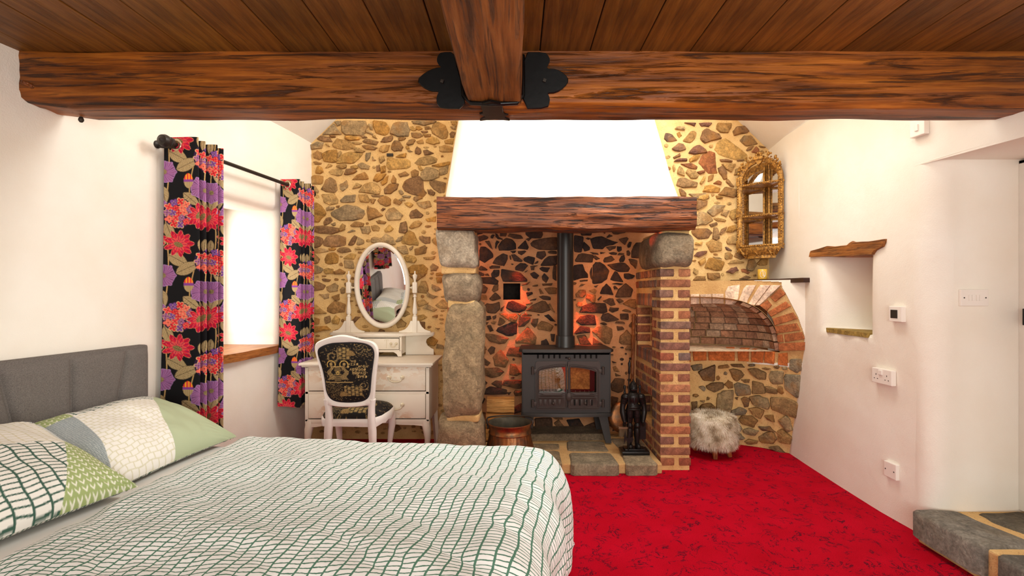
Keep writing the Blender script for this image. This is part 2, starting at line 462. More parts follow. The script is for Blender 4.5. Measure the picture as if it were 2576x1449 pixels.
def norm2(p):
    a = sum(p[i][0]*p[(i+1) % len(p)][1] - p[(i+1) % len(p)][0]*p[i][1] for i in range(len(p)))
    return p if a < 0 else p[::-1]
def roughen(poly, amt):
    out = []
    n = len(poly)
    for i in range(n):
        a, b = poly[i], poly[(i+1) % n]; L = math.hypot(b[0]-a[0], b[1]-a[1])
        out.append((a[0] + random.uniform(-1, 1)*amt*.4, a[1] + random.uniform(-1, 1)*amt*.4))
        if L > amt*6:
            f = random.uniform(.4, .6); out.append((a[0]+(b[0]-a[0])*f + random.uniform(-1, 1)*amt, a[1]+(b[1]-a[1])*f + random.uniform(-1, 1)*amt))
    # chamfer the corners a little
    res = []; n = len(out)
    for i in range(n):
        p, q, r = out[i-1], out[i], out[(i+1) % n]
        res.append((q[0]*.84 + p[0]*.16, q[1]*.84 + p[1]*.16)); res.append((q[0]*.84 + r[0]*.16, q[1]*.84 + r[1]*.16))
    return res
def stone(poly, ray, parent, mat, pal, hgt=(.008, .024), name='stone', nrm=None, am=1.3, sink=.02, tint=None, grow=1.09, into=None):
    gx_ = sum(p[0] for p in poly)/len(poly); gy_ = sum(p[1] for p in poly)/len(poly)
    poly = [(gx_+(p[0]-gx_)*grow, gy_+(p[1]-gy_)*grow) for p in poly]; poly = roughen(norm2(poly), am); P = [ray(*p) for p in poly]; n = len(P)
    c = sum(P, Vector())/n
    nn = nrm or Vector((0, -1, 0))
    h = random.uniform(*hgt); rad = max((p-c).length for p in P); tilt = Vector((random.uniform(-1, 1), 0, random.uniform(-1, 1)))*(.35*h/rad)
    def lift(p, k, hh): 
        q = c + (p - c)*k; return q + nn * (hh + (q - c).dot(tilt)*min(1, hh/.01) + random.uniform(-.0015, .0015))
    rings = [[lift(p, 1.02, -sink) for p in P], [lift(p, 1.0, h*.35) for p in P], [lift(p, .90, h*.85) for p in P], [lift(p, .55, h*random.uniform(.95, 1.15)) for p in P]]
    vs = [p for r in rings for p in r] + [c + nn*h*1.1]; fs = []
    for i in range(3):
        for k in range(n):
            k2 = (k+1) % n; fs.append((i*n+k, i*n+k2, (i+1)*n+k2, (i+1)*n+k))
    for k in range(n): fs.append((3*n+k, 3*n+(k+1) % n, 4*n))
    if into is not None: into.add(vs, fs); return None
    mb = MB(); mb.add(vs, fs)
    col = tint or random.choice(pal); j = random.uniform(.82, 1.16)
    return mb.build(name, mat, parent, smooth=40, color=(col[0]*j, col[1]*j, col[2]*j, 1))
def polys(s): return [[tuple(float(a) for a in p.split(',')) for p in q.split()] for q in s.strip().split('/')]
def crop(s, x0, y0, sc): return [[(x0 + a/sc, y0 + b/sc) for a, b in p] for p in polys(s) if len(p) > 2]

A = crop("""205,270 400,80 540,265/415,40 525,35 520,100 470,120/555,60 600,35 930,35 975,130 930,240 870,275 620,265 555,220/1080,40 1130,35 1290,60 1350,150 1330,230 1270,270 1130,230 1085,130/1005,95 1050,90 1070,190 1030,175/965,170 1080,250 1070,280 965,235/1385,200 1420,90 1530,50 1650,60 1690,180 1670,290 1500,300 1380,250/1745,35 2150,35 2100,75 1950,110 1770,80/1710,130 1760,120 1810,190 1770,205 1715,180/1810,125 1870,120 1920,165 1860,190 1810,180/1950,130 2040,130 2070,165 1960,180/1890,205 2000,195 2010,225 1920,240/2070,180 2110,90 2190,55 2300,110 2350,220 2330,310 2250,330 2090,240/2400,40 2510,40 2500,120 2420,90/2390,130 2490,110 2480,180 2420,170/2380,250 2420,210 2480,230 2450,320 2390,310/1725,235 1880,240 1920,290 1830,325 1740,300/1925,255 2060,255 2055,300 1960,310/1985,350 2080,295 2160,330 2210,410 2120,435 1985,400/130,330 200,280 330,310 380,390 250,385 140,350/335,280 430,280 440,310 370,320/15,450 120,385 230,400 200,500 40,520/260,420 310,420 350,470 300,450/395,430 470,335 640,370 760,440 740,500 620,525 430,490/600,290 720,285 850,320 840,355 690,370 600,330/870,285 920,280 980,310 900,325/725,395 800,385 890,410 840,435 760,430/900,380 960,330 1160,380 1130,445 950,410/1060,300 1110,275 1150,340 1080,310/1210,390 1260,310 1390,280 1415,330 1380,380 1270,400/1505,330 1560,305 1635,320 1610,355 1520,365/1180,540 1210,460 1290,440 1365,445 1330,545 1240,565/1395,450 1450,370 1530,390 1590,480 1560,540 1440,550 1395,520/1650,430 1690,370 1760,340 1800,370 1760,430 1680,450/1820,380 1920,345 1940,420 1850,420/1630,480 1680,460 1700,510 1650,520/1660,540 1700,525 1760,560 1690,565/1795,540 1830,470 1880,500 1895,580 1850,605 1800,590/890,450 1000,440 1150,490 1100,530 960,515/745,500 830,490 940,550 870,575 780,565/1930,545 2000,520 2110,580 2050,605 1960,615/2210,470 2300,440 2430,480 2420,560 2260,560 2210,540/55,600 130,540 190,570 210,660 150,695 70,660/210,590 300,540 460,530 460,720 380,735 240,715/475,560 520,540 545,580 480,665/460,755 540,620 680,560 890,590 840,660 740,750 600,745/60,730 110,720 200,745 180,775 90,770/260,830 320,755 385,790 340,820/100,880 140,790 200,820 230,900 180,930 100,920/450,800 520,770 610,765 620,830 560,845 480,830/325,900 380,860 500,845 565,890 540,950 470,970 360,940/590,940 620,850 740,840 800,890 740,930 650,950/690,800 780,785 820,830 770,855 700,830/820,780 900,745 1020,800 1000,860 880,850/950,700 960,580 1040,570 1020,660 970,720/1060,700 1070,630 1130,700 1100,710/1180,650 1260,630 1280,700 1210,755 1185,720/1310,780 1330,670 1400,660 1470,680 1600,675 1700,720 1700,800 1650,835 1360,860/1460,650 1560,590 1640,580 1630,650/1790,745 1860,670 2050,630 2160,680 2140,740 1950,785 1840,780/1140,800 1190,780 1200,880 1140,890/1200,830 1290,800 1290,900 1210,920/1080,1050 1140,930 1300,935 1240,1030 1150,1070/720,1030 800,950 930,900 980,970 990,1020/1510,940 1620,890 1690,940 1650,970 1540,990/1720,900 1790,860 1850,890 1840,960 1780,985 1730,970/1840,790 1880,790 1930,860 1890,885 1850,840/1890,1000 1900,920 1980,830 2110,850 2200,900 2190,990 2080,1040 1940,1050/2200,850 2360,780 2340,920 2220,960/1590,1150 1620,1070 1720,1010 1850,980 1920,1060 1930,1190 1980,1250 1920,1320 1750,1280 1630,1220/2045,1060 2140,1045 2310,1090 2290,1250 2200,1255 2110,1190 2050,1120/2000,1200 2070,1200 2130,1250 2110,1300 2020,1270/1380,1050 1420,950 1470,1020 1470,1090 1400,1090/1210,1080 1280,1010 1340,960 1320,1080 1240,1130/1270,1190 1350,1110 1510,1110 1480,1200 1380,1270 1280,1270/1510,1220 1550,1205 1600,1270 1560,1290/840,1240 940,1110 1040,1080 1140,1110 1200,1180 1180,1275 1050,1270/25,980 80,955 220,970 220,1050 180,1110 30,1100/30,1170 80,1130 150,1220 140,1260 40,1230/195,1190 280,1040 340,1000 430,1050 460,1200 420,1250 280,1240/510,1110 570,1090 620,1040 650,1150 560,1225 520,1190/720,1195 800,1085 880,1120 850,1170/2080,800 2200,760 2380,720 2370,780 2200,820/2290,370 2450,330 2430,430 2310,420""", 780, 300, 6.779)
B = crop("""220,0 440,-20 510,100 500,160 360,185 260,140/560,90 640,20 830,0 810,130 580,140/895,0 1040,0 1085,80 1070,140 920,130/1120,10 1200,5 1340,15 1280,45 1150,45/1105,75 1200,90 1160,165 1110,140/1240,110 1290,50 1380,30 1470,90 1470,180 1380,210 1280,170/1520,110 1560,70 1680,140 1630,190 1530,150/1620,90 1700,50 1740,110 1660,125/1680,30 1760,10 1835,20 1820,60 1720,55/1880,90 1890,40 2010,30 2050,70 1930,130/10,170 130,155 220,220 290,340 240,400 170,490 20,490/300,250 360,215 450,230 420,280 310,300/470,205 540,195 530,235 480,230/405,330 530,260 680,190 850,220 970,290 985,350 930,430 770,465 560,465 420,380/1045,280 1065,210 1200,260 1330,380 1070,465/1285,280 1330,245 1380,260 1330,300/1380,360 1440,260 1530,240 1690,380 1650,455 1430,465/1720,150 1790,130 1880,180 1820,235 1740,190/1945,145 2170,110 2210,220 2090,260 1990,210/1815,380 1860,290 1940,260 2060,370 2010,420 1830,430/2110,440 2290,390 2290,490 2150,490/250,500 290,430 370,415 410,470 330,540 260,550/380,530 460,500 460,560 420,575/740,560 820,490 980,520 960,580 800,585/1205,480 1260,460 1390,490 1350,535 1240,530/545,620 590,520 650,560 640,640 560,670/30,650 90,580 240,565 530,620 520,680 400,720 180,700/920,600 1080,570 1110,670 1070,715 960,705/1115,570 1180,550 1270,600 1250,660 1150,665/1355,630 1440,550 1520,615 1480,670 1380,680/1620,680 1650,510 1750,490 1780,640 1740,700/1815,600 1880,510 1970,475 2040,520 1990,580 1860,625/680,680 770,635 830,660 720,690/1560,840 1610,780 1690,750 1680,830 1580,860/1675,850 1730,720 1800,660 1890,700 1970,870 1960,920 1800,910 1690,890/700,910 740,830 810,745 860,770 820,880 780,915/850,900 880,770 980,830 980,890 900,920/1130,790 1200,770 1300,790 1380,710 1500,780 1550,900 1450,900 1130,870/30,840 110,760 230,800 230,880 180,940 40,970/250,860 330,760 510,735 640,780 640,910 480,950 270,930/1995,760 2050,745 2140,880 2100,890 2000,820/2060,760 2190,770 2190,880 2140,890/2220,830 2300,770 2340,850 2320,930 2240,870/40,1030 120,975 260,980 330,1030 240,1050 60,1050/340,980 420,960 480,985 440,1015 360,1015/500,1020 560,960 700,970 750,1030 580,1060/825,970 880,950 1000,970 960,1000 850,1000/1590,950 1740,920 1790,1070 1700,1080 1600,1020/1805,980 1880,930 1880,970 1830,1015/1905,990 2090,920 2130,960 2110,1060 1920,1095/20,1100 90,1080 180,1170 150,1240 30,1255/275,1180 320,1080 450,1060 510,1110 500,1240 380,1265 290,1240/620,1150 750,1070 840,1090 800,1180 630,1170/630,1200 780,1200 800,1340 640,1330/1720,1130 1780,1095 1900,1120 1940,1190 1900,1240 1760,1220/2060,1140 2280,1115 2250,1180 2110,1185/530,1260 570,1230 600,1300 550,1290/20,1310 130,1295 240,1350 200,1420 20,1440/250,1370 320,1335 420,1350 430,1440 290,1440/430,1400 540,1350 640,1400 620,1449 450,1449/1800,1340 1880,1280 2050,1270 2140,1350 2120,1440 1830,1440/2190,1310 2240,1250 2340,1310 2300,1390 2200,1390""", 780, 490, 7.244)
Cc = crop("""205,150 270,140 360,160 330,190 230,190/25,230 100,190 260,260 220,330 70,350 30,300/290,280 420,220 480,260 470,350 340,370 290,330/510,330 550,290 600,310 590,390 530,395/150,410 330,400 320,470 250,490/300,640 420,520 600,590 580,710 400,740 300,690/30,570 120,600 290,735 40,740/30,790 160,830 150,910 40,920/250,800 340,770 350,880 270,910/370,860 440,770 510,830 480,920 390,910/1700,80 1960,60 1960,90 1830,180 1730,120/1840,330 1900,190 1970,190 2020,340 1980,390 1850,380/1930,650 2000,580 2170,670 2110,700/2080,240 2180,280 2240,330 2140,360 2080,310/2150,50 2270,40 2260,95 2150,95/1840,770 1930,750 2000,800 1860,870/1850,880 1960,880 1960,990 1870,980/2130,980 2220,990 2180,1010/1460,880 1560,830 1640,900 1620,960 1500,980/760,900 860,800 780,790 710,860/2140,600 2250,500 2370,560 2380,640 2250,650/2090,780 2170,760 2170,810 2090,800/1990,1180 2080,1130 2180,1200 2120,1290 1990,1270/2160,1260 2270,1280 2280,1340 2150,1330/2150,130 2260,130 2240,220 2170,210/40,960 280,950 350,1010 50,1070/60,1170 230,1190 250,1280 60,1270/370,450 500,400 510,500 420,510/830,1020 1000,1010 1020,1050 850,1050/1990,350 2080,420 2180,440 2100,480 2000,440/1840,530 1940,500 2020,560 1860,620""", 780, 680, 6.779)
D = crop("""80,110 330,110 320,170 170,215 90,190/420,110 620,100 620,150 520,160/520,240 560,195 620,200 580,290 530,280/205,310 240,240 350,210 460,255 420,310 260,360/640,170 690,190 730,260 810,290 810,330 700,300 650,250/755,100 890,95 910,180 880,240 755,230/950,240 990,170 1250,215 1305,285 1270,295 1090,290/1385,160 1400,100 1760,95 1775,200 1730,285 1480,270 1390,200/1375,310 1440,280 1520,295 1450,355/1175,530 1370,335 1445,500 1420,560/720,480 800,350 900,290 1030,320 1120,420 1130,540 960,575 740,575/640,400 670,340 740,380 690,430 650,540 630,500/385,360 490,345 570,555 500,500/230,640 290,500 400,500 560,650 570,740 380,870 250,800/1515,410 1570,350 1830,290 2120,275 2130,555 1700,550 1530,470/995,600 1140,585 1110,640 1060,655/1185,600 1350,585 1380,610 1270,695 1200,660/580,890 660,760 830,660 930,700 930,780 850,950 780,940/1030,690 1110,675 1290,820 1260,855 1090,835/1325,800 1350,760 1430,720 1590,760 1550,930 1350,840/1635,740 1660,615 1830,595 1865,700 1760,800/1910,620 1990,585 2120,600 2120,660 1950,650/1745,930 1830,800 1930,730 2120,710 2120,930 1770,950/500,980 550,945 740,960 730,1010 510,1025/240,1040 290,950 440,1040 430,1070 260,1065/200,1130 260,1090 370,1150 350,1200 220,1190/385,1160 460,1140 500,1200 410,1195/545,1140 600,1060 730,1060 720,1190 650,1230 560,1225/220,1290 280,1240 600,1240 700,1320 680,1410 230,1370/795,1200 810,1040 1090,1090 1240,1130 1390,1280 1380,1330 850,1330/1130,990 1250,890 1360,900 1425,950 1310,1090 1140,1050/1490,960 1680,950 1590,980 1580,1060 1510,1060/1490,1150 1580,1100 1700,1190 1640,1270 1560,1250/1710,1020 1770,980 1960,995 1900,1110 1800,1090/1770,1220 1830,1140 1930,1250 1870,1370 1790,1300/2030,1100 2060,940 2120,970 2120,1310 2030,1250/1340,1110 1430,1060 1380,1110/1590,890 1680,830 1670,880 1600,905/980,710 1010,700 1030,800 1000,800/1830,1390 2020,1375 2010,1430 1830,1430""", 1180, 570, 9.658)
E = crop("""370,125 680,115 640,215 430,220/240,220 460,260 410,610 240,600/650,310 780,260 910,250 1130,350 1280,385 1170,440 990,480 930,540 720,530/440,510 470,370 610,510 610,560 490,595/515,290 560,265 640,285 580,320/1025,255 1090,190 1170,235 1040,275/1150,125 1470,115 1470,150 1300,190 1190,180/890,130 990,135 980,180/1325,310 1510,260 1550,300 1470,440 1390,380/1015,500 1120,475 1250,480 1230,530 1100,590/1275,480 1380,490 1390,570 1320,615 1280,590/1530,440 1570,375 1630,390 1600,500 1540,510/1630,590 1680,470 1740,400 1855,400 1840,755 1630,745/1505,600 1560,580 1600,640 1570,710 1510,690/610,620 800,640 825,690 700,680/870,620 1000,630 880,670/1075,640 1180,620 1270,640 1250,690 1130,680/1290,690 1330,640 1450,650 1420,690/270,810 340,690 430,650 690,690 660,870 290,850/690,750 740,700 860,780 770,815/945,830 980,760 1130,710 1210,800 1130,850 970,865/1330,800 1380,720 1450,690 1470,770 1430,855 1350,860/1560,800 1640,790 1760,830 1740,940 1720,1020 1600,900/1055,930 1370,880 1470,900 1575,1010 1530,1090 1300,1090 1170,1030/230,960 440,930 490,1080 560,1150 560,1240 400,1250 230,1300/690,1350 700,950 760,880 860,880 970,950 1070,1080 1020,1270 900,1350 720,1370/1120,1280 1220,1090 1290,1120 1420,1340 1180,1310/1450,1145 1560,1140 1700,1190 1640,1260 1540,1280 1460,1250/610,1120 670,980 680,1300 640,1240/370,1320 560,1290 540,1310 390,1340""", 1420, 570, 9.658)
Fp = crop("""150,170 300,140 370,200 330,300 180,300/460,240 500,150 590,130 590,240 500,285/165,345 340,345 360,440 180,430/415,410 530,290 620,370 640,410 480,460/100,510 310,495 190,650 130,580/305,560 370,510 470,520 600,480 620,620 530,700 380,690/640,670 640,610 720,550 670,660/760,600 810,480 880,460 1160,575 1120,650 1020,690 880,680/1150,520 1280,485 1280,520 1170,550/1170,655 1280,550 1480,460 1540,470 1640,640 1470,695/1600,540 1640,510 1740,690 1680,660/605,715 780,730 790,840 700,790/800,860 820,730 940,720 980,780 960,870 870,885/985,720 1050,715 1030,780/1065,760 1130,710 1260,740 1260,770/1000,980 1030,780 1240,800 1200,890 1120,970/225,770 430,760 450,820 380,850 250,850/475,770 550,745 550,800 490,835/580,940 620,790 740,880 640,955/315,890 400,890 360,945/445,880 490,855 550,880 520,930 460,920/365,965 440,950 495,1060 420,1080/565,1060 600,1000 880,890 970,920 950,1120 870,1160 760,1160 600,1090/1255,920 1290,830 1400,820 1370,960 1330,1000/1390,950 1470,870 1580,900 1700,970 1640,1070 1400,1030/1520,760 1610,730 1750,880 1640,860/315,1140 380,1125 640,1170 790,1220 720,1310 600,1325 420,1270/955,1250 1080,1100 1190,985 1350,1190 1330,1330 1130,1310 960,1310/1410,230 1440,210 1510,310 1440,320/1420,370 1500,350 1640,380 1640,440 1500,430/1160,290 1280,280 1290,320 1190,370/1480,110 1680,100 1660,150 1500,155/1530,210 1640,190 1770,200 1760,310 1620,320/1075,130 1240,70 1180,130 1080,150/1460,1270 1560,1230 1620,1340 1460,1350/1650,1130 1740,1130 1720,1280 1670,1260/270,1430 330,1380 360,1449/1280,150 1390,125 1390,160 1290,165/1230,440 1360,410 1340,450 1240,455""", 1180, 700, 8.05)
G = crop("""310,45 470,30 460,60 330,70/290,170 340,110 420,120 370,150/230,310 300,240 420,240 430,330 370,390 250,380/595,160 690,130 640,185/490,250 610,210 655,250 620,320/720,310 770,190 850,110 930,190 985,330/985,170 1020,150 1080,220 1000,225/1035,370 1100,220 1230,110 1370,230 1330,370 1080,380/960,115 1070,90 1190,110 1130,135/440,410 460,330 630,340 620,470 580,490/665,430 740,360 750,380 690,450/780,460 900,410 980,410 1030,530 940,555/1045,430 1120,410 1190,460 1110,505/1185,520 1320,430 1430,430 1440,600 1390,605/230,530 280,480 360,510 320,590 260,580/320,690 370,570 580,500 810,510 850,680 760,710 560,700/900,650 920,590 1100,600 1080,650 970,695/1165,660 1240,625 1350,670 1330,690/740,800 780,730 880,705 1090,830 1000,860 870,880 760,850/1130,720 1290,720 1290,840 1140,830/240,870 330,770 470,740 600,750 630,940 340,950/720,910 800,890 860,930 800,950/1020,910 1060,870 1180,880 1220,920/570,1080 680,990 820,970 950,1030 960,1170 900,1320 820,1310 640,1140/1110,1290 1130,1170 1260,1050 1360,1200 1340,1330 1150,1325/200,1110 320,970 500,1000 510,1100 250,1130/250,1170 420,1150 540,1340 330,1340/580,1200 720,1290 780,1340 580,1340/1060,970 1170,980 1210,1030 1080,1060/1230,1420 1280,1360 1380,1360 1390,1449 1240,1449/1310,940 1360,880 1380,1000 1300,970""", 1420, 700, 8.05)
Hh = crop("""165,160 180,80 220,65 215,150/245,110 290,60 340,80 330,140 280,165/315,200 410,105 510,240 470,330 340,310/490,175 530,80 690,60 690,195 600,185/160,210 190,205 275,270 240,310 165,290/525,425 540,290 600,300 680,410 620,440/167,400 210,345 370,335 450,390 400,440 290,465/175,480 240,530 220,560 170,540/290,545 350,505 425,510 420,600 370,590/435,560 470,500 680,500 690,600 620,610/195,640 280,580 480,620 480,680 200,680/490,655 550,650 520,690/580,660 600,625 680,640 680,690 600,700/270,740 330,710 520,730 470,755 330,765/150,700 210,740 180,800 150,780/590,850 680,800 690,900 590,930""", 1180, 860, 5.175)
S5 = crop("""290,1050 500,1040 510,1170 300,1180/535,1110 600,1065 670,1160 600,1175/700,1070 860,1050 920,1150 760,1180/930,1150 1080,1090 1120,1190 950,1200/520,1030 640,1035 650,1060 560,1060/1300,380 1340,370 1390,440 1320,435/1330,455 1410,490 1340,500/1280,600 1330,530 1449,540 1430,690 1370,710 1290,680/1280,760 1370,780 1350,860 1290,920/1290,300 1350,320 1300,325/1410,760 1449,760 1449,830 1410,800""", 1290, 850, 5.175)
Ii = crop("""345,185 370,145 520,140 515,205/380,260 430,235 470,300 420,340/520,65 720,70 700,130 570,90/790,75 1010,75 950,140 830,130/1110,180 1130,75 1370,80 1360,160 1310,250 1170,235/1410,220 1470,140 1640,120 1730,180 1650,250 1430,300/155,360 180,260 290,280 385,390 200,410/490,390 620,240 690,220 730,260 700,360 620,425/810,350 860,220 930,175 980,210 1130,270 1180,350 1000,390 890,435/1085,560 1120,450 1260,365 1400,460 1640,640 1640,750 1410,720 1150,640/1530,390 1600,310 1720,310 1850,450 1640,490/300,530 410,440 490,460 540,550 430,590 310,560/600,620 690,510 790,475 900,560 920,610 700,640/785,800 850,660 970,595 1070,630 1085,860 1110,970 950,980 860,880/610,720 700,660 800,650 740,750 620,785/325,770 410,725 560,720 560,765/1165,735 1270,730 1380,770 1360,790 1180,770/1200,820 1450,820 1360,970 1270,910/1130,900 1210,850 1290,960 1290,1080 1230,1100 1150,980/1420,1020 1450,910 1550,880 1540,1000/450,820 640,800 750,860 730,910 600,890/385,990 430,860 480,890 520,1040/550,980 580,920 680,930 770,1020 740,1075 640,1085/740,960 890,940 880,980 800,1010/795,1160 870,1040 890,1100 820,1190/945,1140 960,1040 1050,1010 1030,1100/1040,1170 1120,1120 1190,1150 1170,1200/1275,1150 1300,1090 1420,1230 1350,1220/380,1210 420,1090 540,1080 740,1160 720,1240 500,1250/855,1320 900,1220 1000,1200 1160,1260 1140,1330/1140,1380 1270,1240 1480,1290 1470,1400 1400,1430/420,1270 460,1270 550,1360 540,1400 460,1400/600,1360 900,1350 960,1420 950,1449 700,1449/1740,600 1820,500 1870,560 1860,620/1645,560 1680,510 1780,490 1730,560 1660,585/1870,480 1990,520 1900,520/300,860 330,820 350,920 320,960/1090,1400 1220,1410 1200,1449 1110,1449/1480,740 1600,740 1590,770 1480,770/310,690 430,620 440,680 330,720""", 1650, 300, 7.247)
J = crop("""395,10 580,0 570,60 500,90 400,70/695,15 800,40 770,75 710,60/395,95 560,100 550,160 400,250/560,270 680,165 840,170 790,250 650,345/775,320 810,240 910,250 860,350/905,340 930,260 1030,220 1030,370 950,400/390,350 440,280 530,290 650,400 540,470 390,490/660,380 750,370 850,400 840,430 720,420/315,580 380,540 560,540 630,600 570,680 420,700 350,640/640,690 660,530 720,530 750,690 700,715/750,620 780,550 870,510 840,580 770,640/865,590 900,510 1000,480 1030,540 960,590/865,740 900,670 1030,640 1030,780 880,780/545,770 640,710 780,760 780,880 620,910/840,830 860,820 950,890 860,870/365,790 380,750 480,740 460,800/350,970 400,910 550,890 540,930 430,990/835,1000 840,930 890,910 960,960 940,1010 860,1025/990,980 1010,920 1180,930 1150,1000 1090,1030/525,1160 600,1000 830,1070 780,1190 700,1200/415,1060 530,990 540,1060 450,1120/890,1090 1000,1030 1140,1060 1120,1090/860,1220 940,1160 1020,1140 1055,1200 960,1250/1180,1150 1210,1040 1300,1030 1340,1120 1280,1200 1200,1200/1100,1180 1170,1180 1240,1230 1200,1260 1110,1220/340,1350 400,1290 530,1290 530,1350 440,1370/560,1240 740,1240 760,1310 640,1350 570,1330/1070,1330 1170,1280 1250,1310 1200,1340/1340,1090 1410,1020 1520,1020 1500,1110 1390,1120/330,1230 350,1160 420,1200 380,1270/650,980 760,990 790,1020 680,1000/590,470 700,430 720,470 620,510""", 1690, 490, 6.3)
J += crop("310,140 330,70 430,50 620,60 620,130 540,170 350,205/110,110 200,80 290,110 270,150 130,150", 1730, 700, 6.3)
K = crop("""45,110 190,90 190,160 80,180/150,200 290,130 380,100 370,330 230,310/440,110 560,90 580,140 440,150/600,90 760,90 800,130 640,125/590,170 640,155 740,180 785,240 690,325 620,270/850,160 980,150 1100,210 1090,300 1000,300 900,230/1045,145 1090,135 1170,150 1120,170/1145,260 1170,190 1340,190 1330,360 1190,360/1360,280 1380,240 1580,250 1570,540 1520,550 1370,430/1430,150 1450,30 1590,20 1600,170 1530,210/1170,560 1400,570 1560,650 1530,840 1360,790 1200,720/515,370 570,310 630,350 630,420 570,430/660,370 700,350 860,390 880,510 700,530 670,470/905,500 910,330 1060,360 1090,490/1085,400 1150,400 1260,450 1250,505 1120,490/1270,480 1280,400 1330,410 1350,490 1320,515/260,390 330,350 490,350 500,420 370,480 290,440/155,410 210,390 250,420 230,470/430,510 490,470 640,460 630,600 600,770 410,760 410,600/750,580 800,550 870,580 850,680 800,690/870,550 1000,530 1120,570 1150,670 1120,720 930,660/160,700 200,650 320,640 380,690 370,740 300,770 170,750/50,620 130,610 140,740 60,770/620,740 720,690 830,740 800,790 640,800/860,710 960,690 1070,740 1020,850 920,790/720,870 760,810 900,810 980,880 920,970 780,930/1085,810 1200,800 1220,900 1130,870/1280,880 1380,815 1430,860 1470,1010 1400,1040 1340,960/1000,1110 1110,1040 1180,1030 1250,1130 1200,1200 1050,1190/780,1010 860,980 1000,1020 940,1090 800,1060/680,940 720,910 770,990 740,1030 680,1000/800,1170 860,1135 980,1160 970,1200 840,1210/680,1090 740,1060 800,1130 760,1150 690,1130/1150,1250 1270,1230 1390,1345 1250,1320/1260,1030 1340,1000 1460,1120 1440,1200 1300,1180/1000,960 1150,960 1240,1040 1050,1020/660,560 710,550 700,590/170,600 240,590 210,620/750,310 870,305 860,350 800,350/60,880 300,900 300,1000 80,990/330,860 560,850 600,960 350,980/80,1040 330,1030 340,1120 90,1110/380,1030 620,1020 640,1120 400,1130""", 1730, 900, 5.572)

def bbox(p): return min(a for a, b in p), min(b for a, b in p), max(a for a, b in p), max(b for a, b in p)
def fill(existing, x0, y0, x1, y1, n, w, h, tries=1500):
    out = []; bb = [bbox(p) for p in existing]
    for _ in range(tries):
        if len(out) >= n: break
        cx, cy = random.uniform(x0, x1), random.uniform(y0, y1); a = w*random.uniform(.5, 1.1); b = h*random.uniform(.5, 1.1)
        r = (cx-a/2-2, cy-b/2-2, cx+a/2+2, cy+b/2+2)
        if r[0] < x0 or r[2] > x1 or r[1] < y0 or r[3] > y1: continue
        if any(r[0] < q[2] and r[2] > q[0] and r[1] < q[3] and r[3] > q[1] for q in bb): continue
        m = random.choice((5, 6, 7)); ph = random.uniform(0, 6)
        out.append([(cx + a/2*math.cos(ph+2*math.pi*i/m)*random.uniform(.8, 1.05), cy + b/2*math.sin(ph+2*math.pi*i/m)*random.uniform(.8, 1.05)) for i in range(m)])
        bb.append(r)
    return out
PAL_L = [C(184, 142, 84), C(170, 126, 74), C(190, 140, 70), C(158, 122, 80), C(182, 150, 104), C(188, 150, 94), C(150, 112, 74), C(200, 156, 88), C(166, 140, 102), C(142, 104, 68)]
PAL_R = PAL_L + [C(156, 98, 62), C(136, 92, 72), C(150, 90, 54), C(128, 98, 78)]
PAL_F = [C(70, 50, 40), C(58, 42, 36), C(82, 58, 42), C(50, 38, 34), C(92, 66, 46)]
PAL_FW = [C(150, 104, 62), C(128, 90, 56), C(112, 80, 52), C(92, 66, 48)]
PAL_O = [C(150, 118, 76), C(132, 104, 70), C(164, 124, 74), C(142, 128, 102), C(116, 92, 66), C(166, 142, 102)]

# gable wall: mortar bed with the two alcoves left as they are, stones proud of it
mb = MB()
gab = [(-1.85, 0), (-.58, 0), (-.58, 1.9), (1.26, 1.9), (1.26, 1.25), (2.25, 1.25), (2.25, 2.54), (.2, 4.45), (-1.85, 2.54)]
mb.prism(gab, lambda u, v, d: Vector((u, d, v)), BACK + .3, BACK)
# split off the fireplace part: it gets its own bed in front
wall_back = tag(mb.build('wall_back', M['wall_mortar']), kind='structure')
left = A + B + Cc
left += fill(left, 786, 690, 1110, 1095, 34, 46, 26)
for p in left: stone(p, ray_back, wall_back, M['wall_stone'], PAL_L, (.010, .026))
right = Ii + J
for p in right: stone(p, ray_back, wall_back, M['wall_stone'], PAL_R, (.010, .026))
small = fill(left, 788, 310, 1130, 1095, 260, 17, 10, 9000) + fill(right, 1665, 330, 1925, 700, 70, 16, 10, 4000)
for k, pc_ in enumerate((C(186, 146, 90), C(168, 122, 70), C(200, 162, 104))):
    mb = MB()
    for p in small[k::3]: stone(p, ray_back, wall_back, M['wall_stone'], PAL_L, (.005, .012), into=mb, grow=1.0)
    tag(mb.build('small_stones', M['wall_stone'], wall_back, smooth=40, color=pc_), kind='stuff')
FIREY = 4.30
def ray_fire(px, py): return Vector(W(px, py, FIREY))
# fireplace back: smoked mortar bed with a small square cubby in it
mb = MB()
hx0, hz1 = ray_fire(1266, 0).x, ray_fire(0, 713).z; hx1, hz0 = ray_fire(1309, 0).x, ray_fire(0, 754).z
fx0, fx1, fz1 = -.60, 1.27, 1.92
n = 6
def fmapf(x, z, d): return Vector((x, FIREY + d, z))
hl = loop_rect(hx0, hx1, hz0, hz1, n)
hole_wall(mb, fmapf, loop_rect(fx0, fx1, 0, fz1, n), [(hl, 0), (shrink(hl, .0, .0, .0, .0), .26), (shrink(hl, .06, .06, .06, .06), .26)], 2)
wall_fire = tag(mb.build('wall_fireplace', M['soot_mortar']), kind='structure')
sx_, sz_ = (hx0+hx1)/2, (hz0+hz1)/2; wx_, wz_ = (hx1-hx0)/2-.002, (hz1-hz0)/2-.002
mb = MB(); mb.add([(sx_+a*wx_, FIREY+d, sz_+b*wz_) for d in (.012, .25) for a, b in ((-1,-1),(1,-1),(1,1),(-1,1))], [(0,1,5,4), (1,2,6,5), (2,3,7,6), (3,0,4,7), (4,5,6,7)])
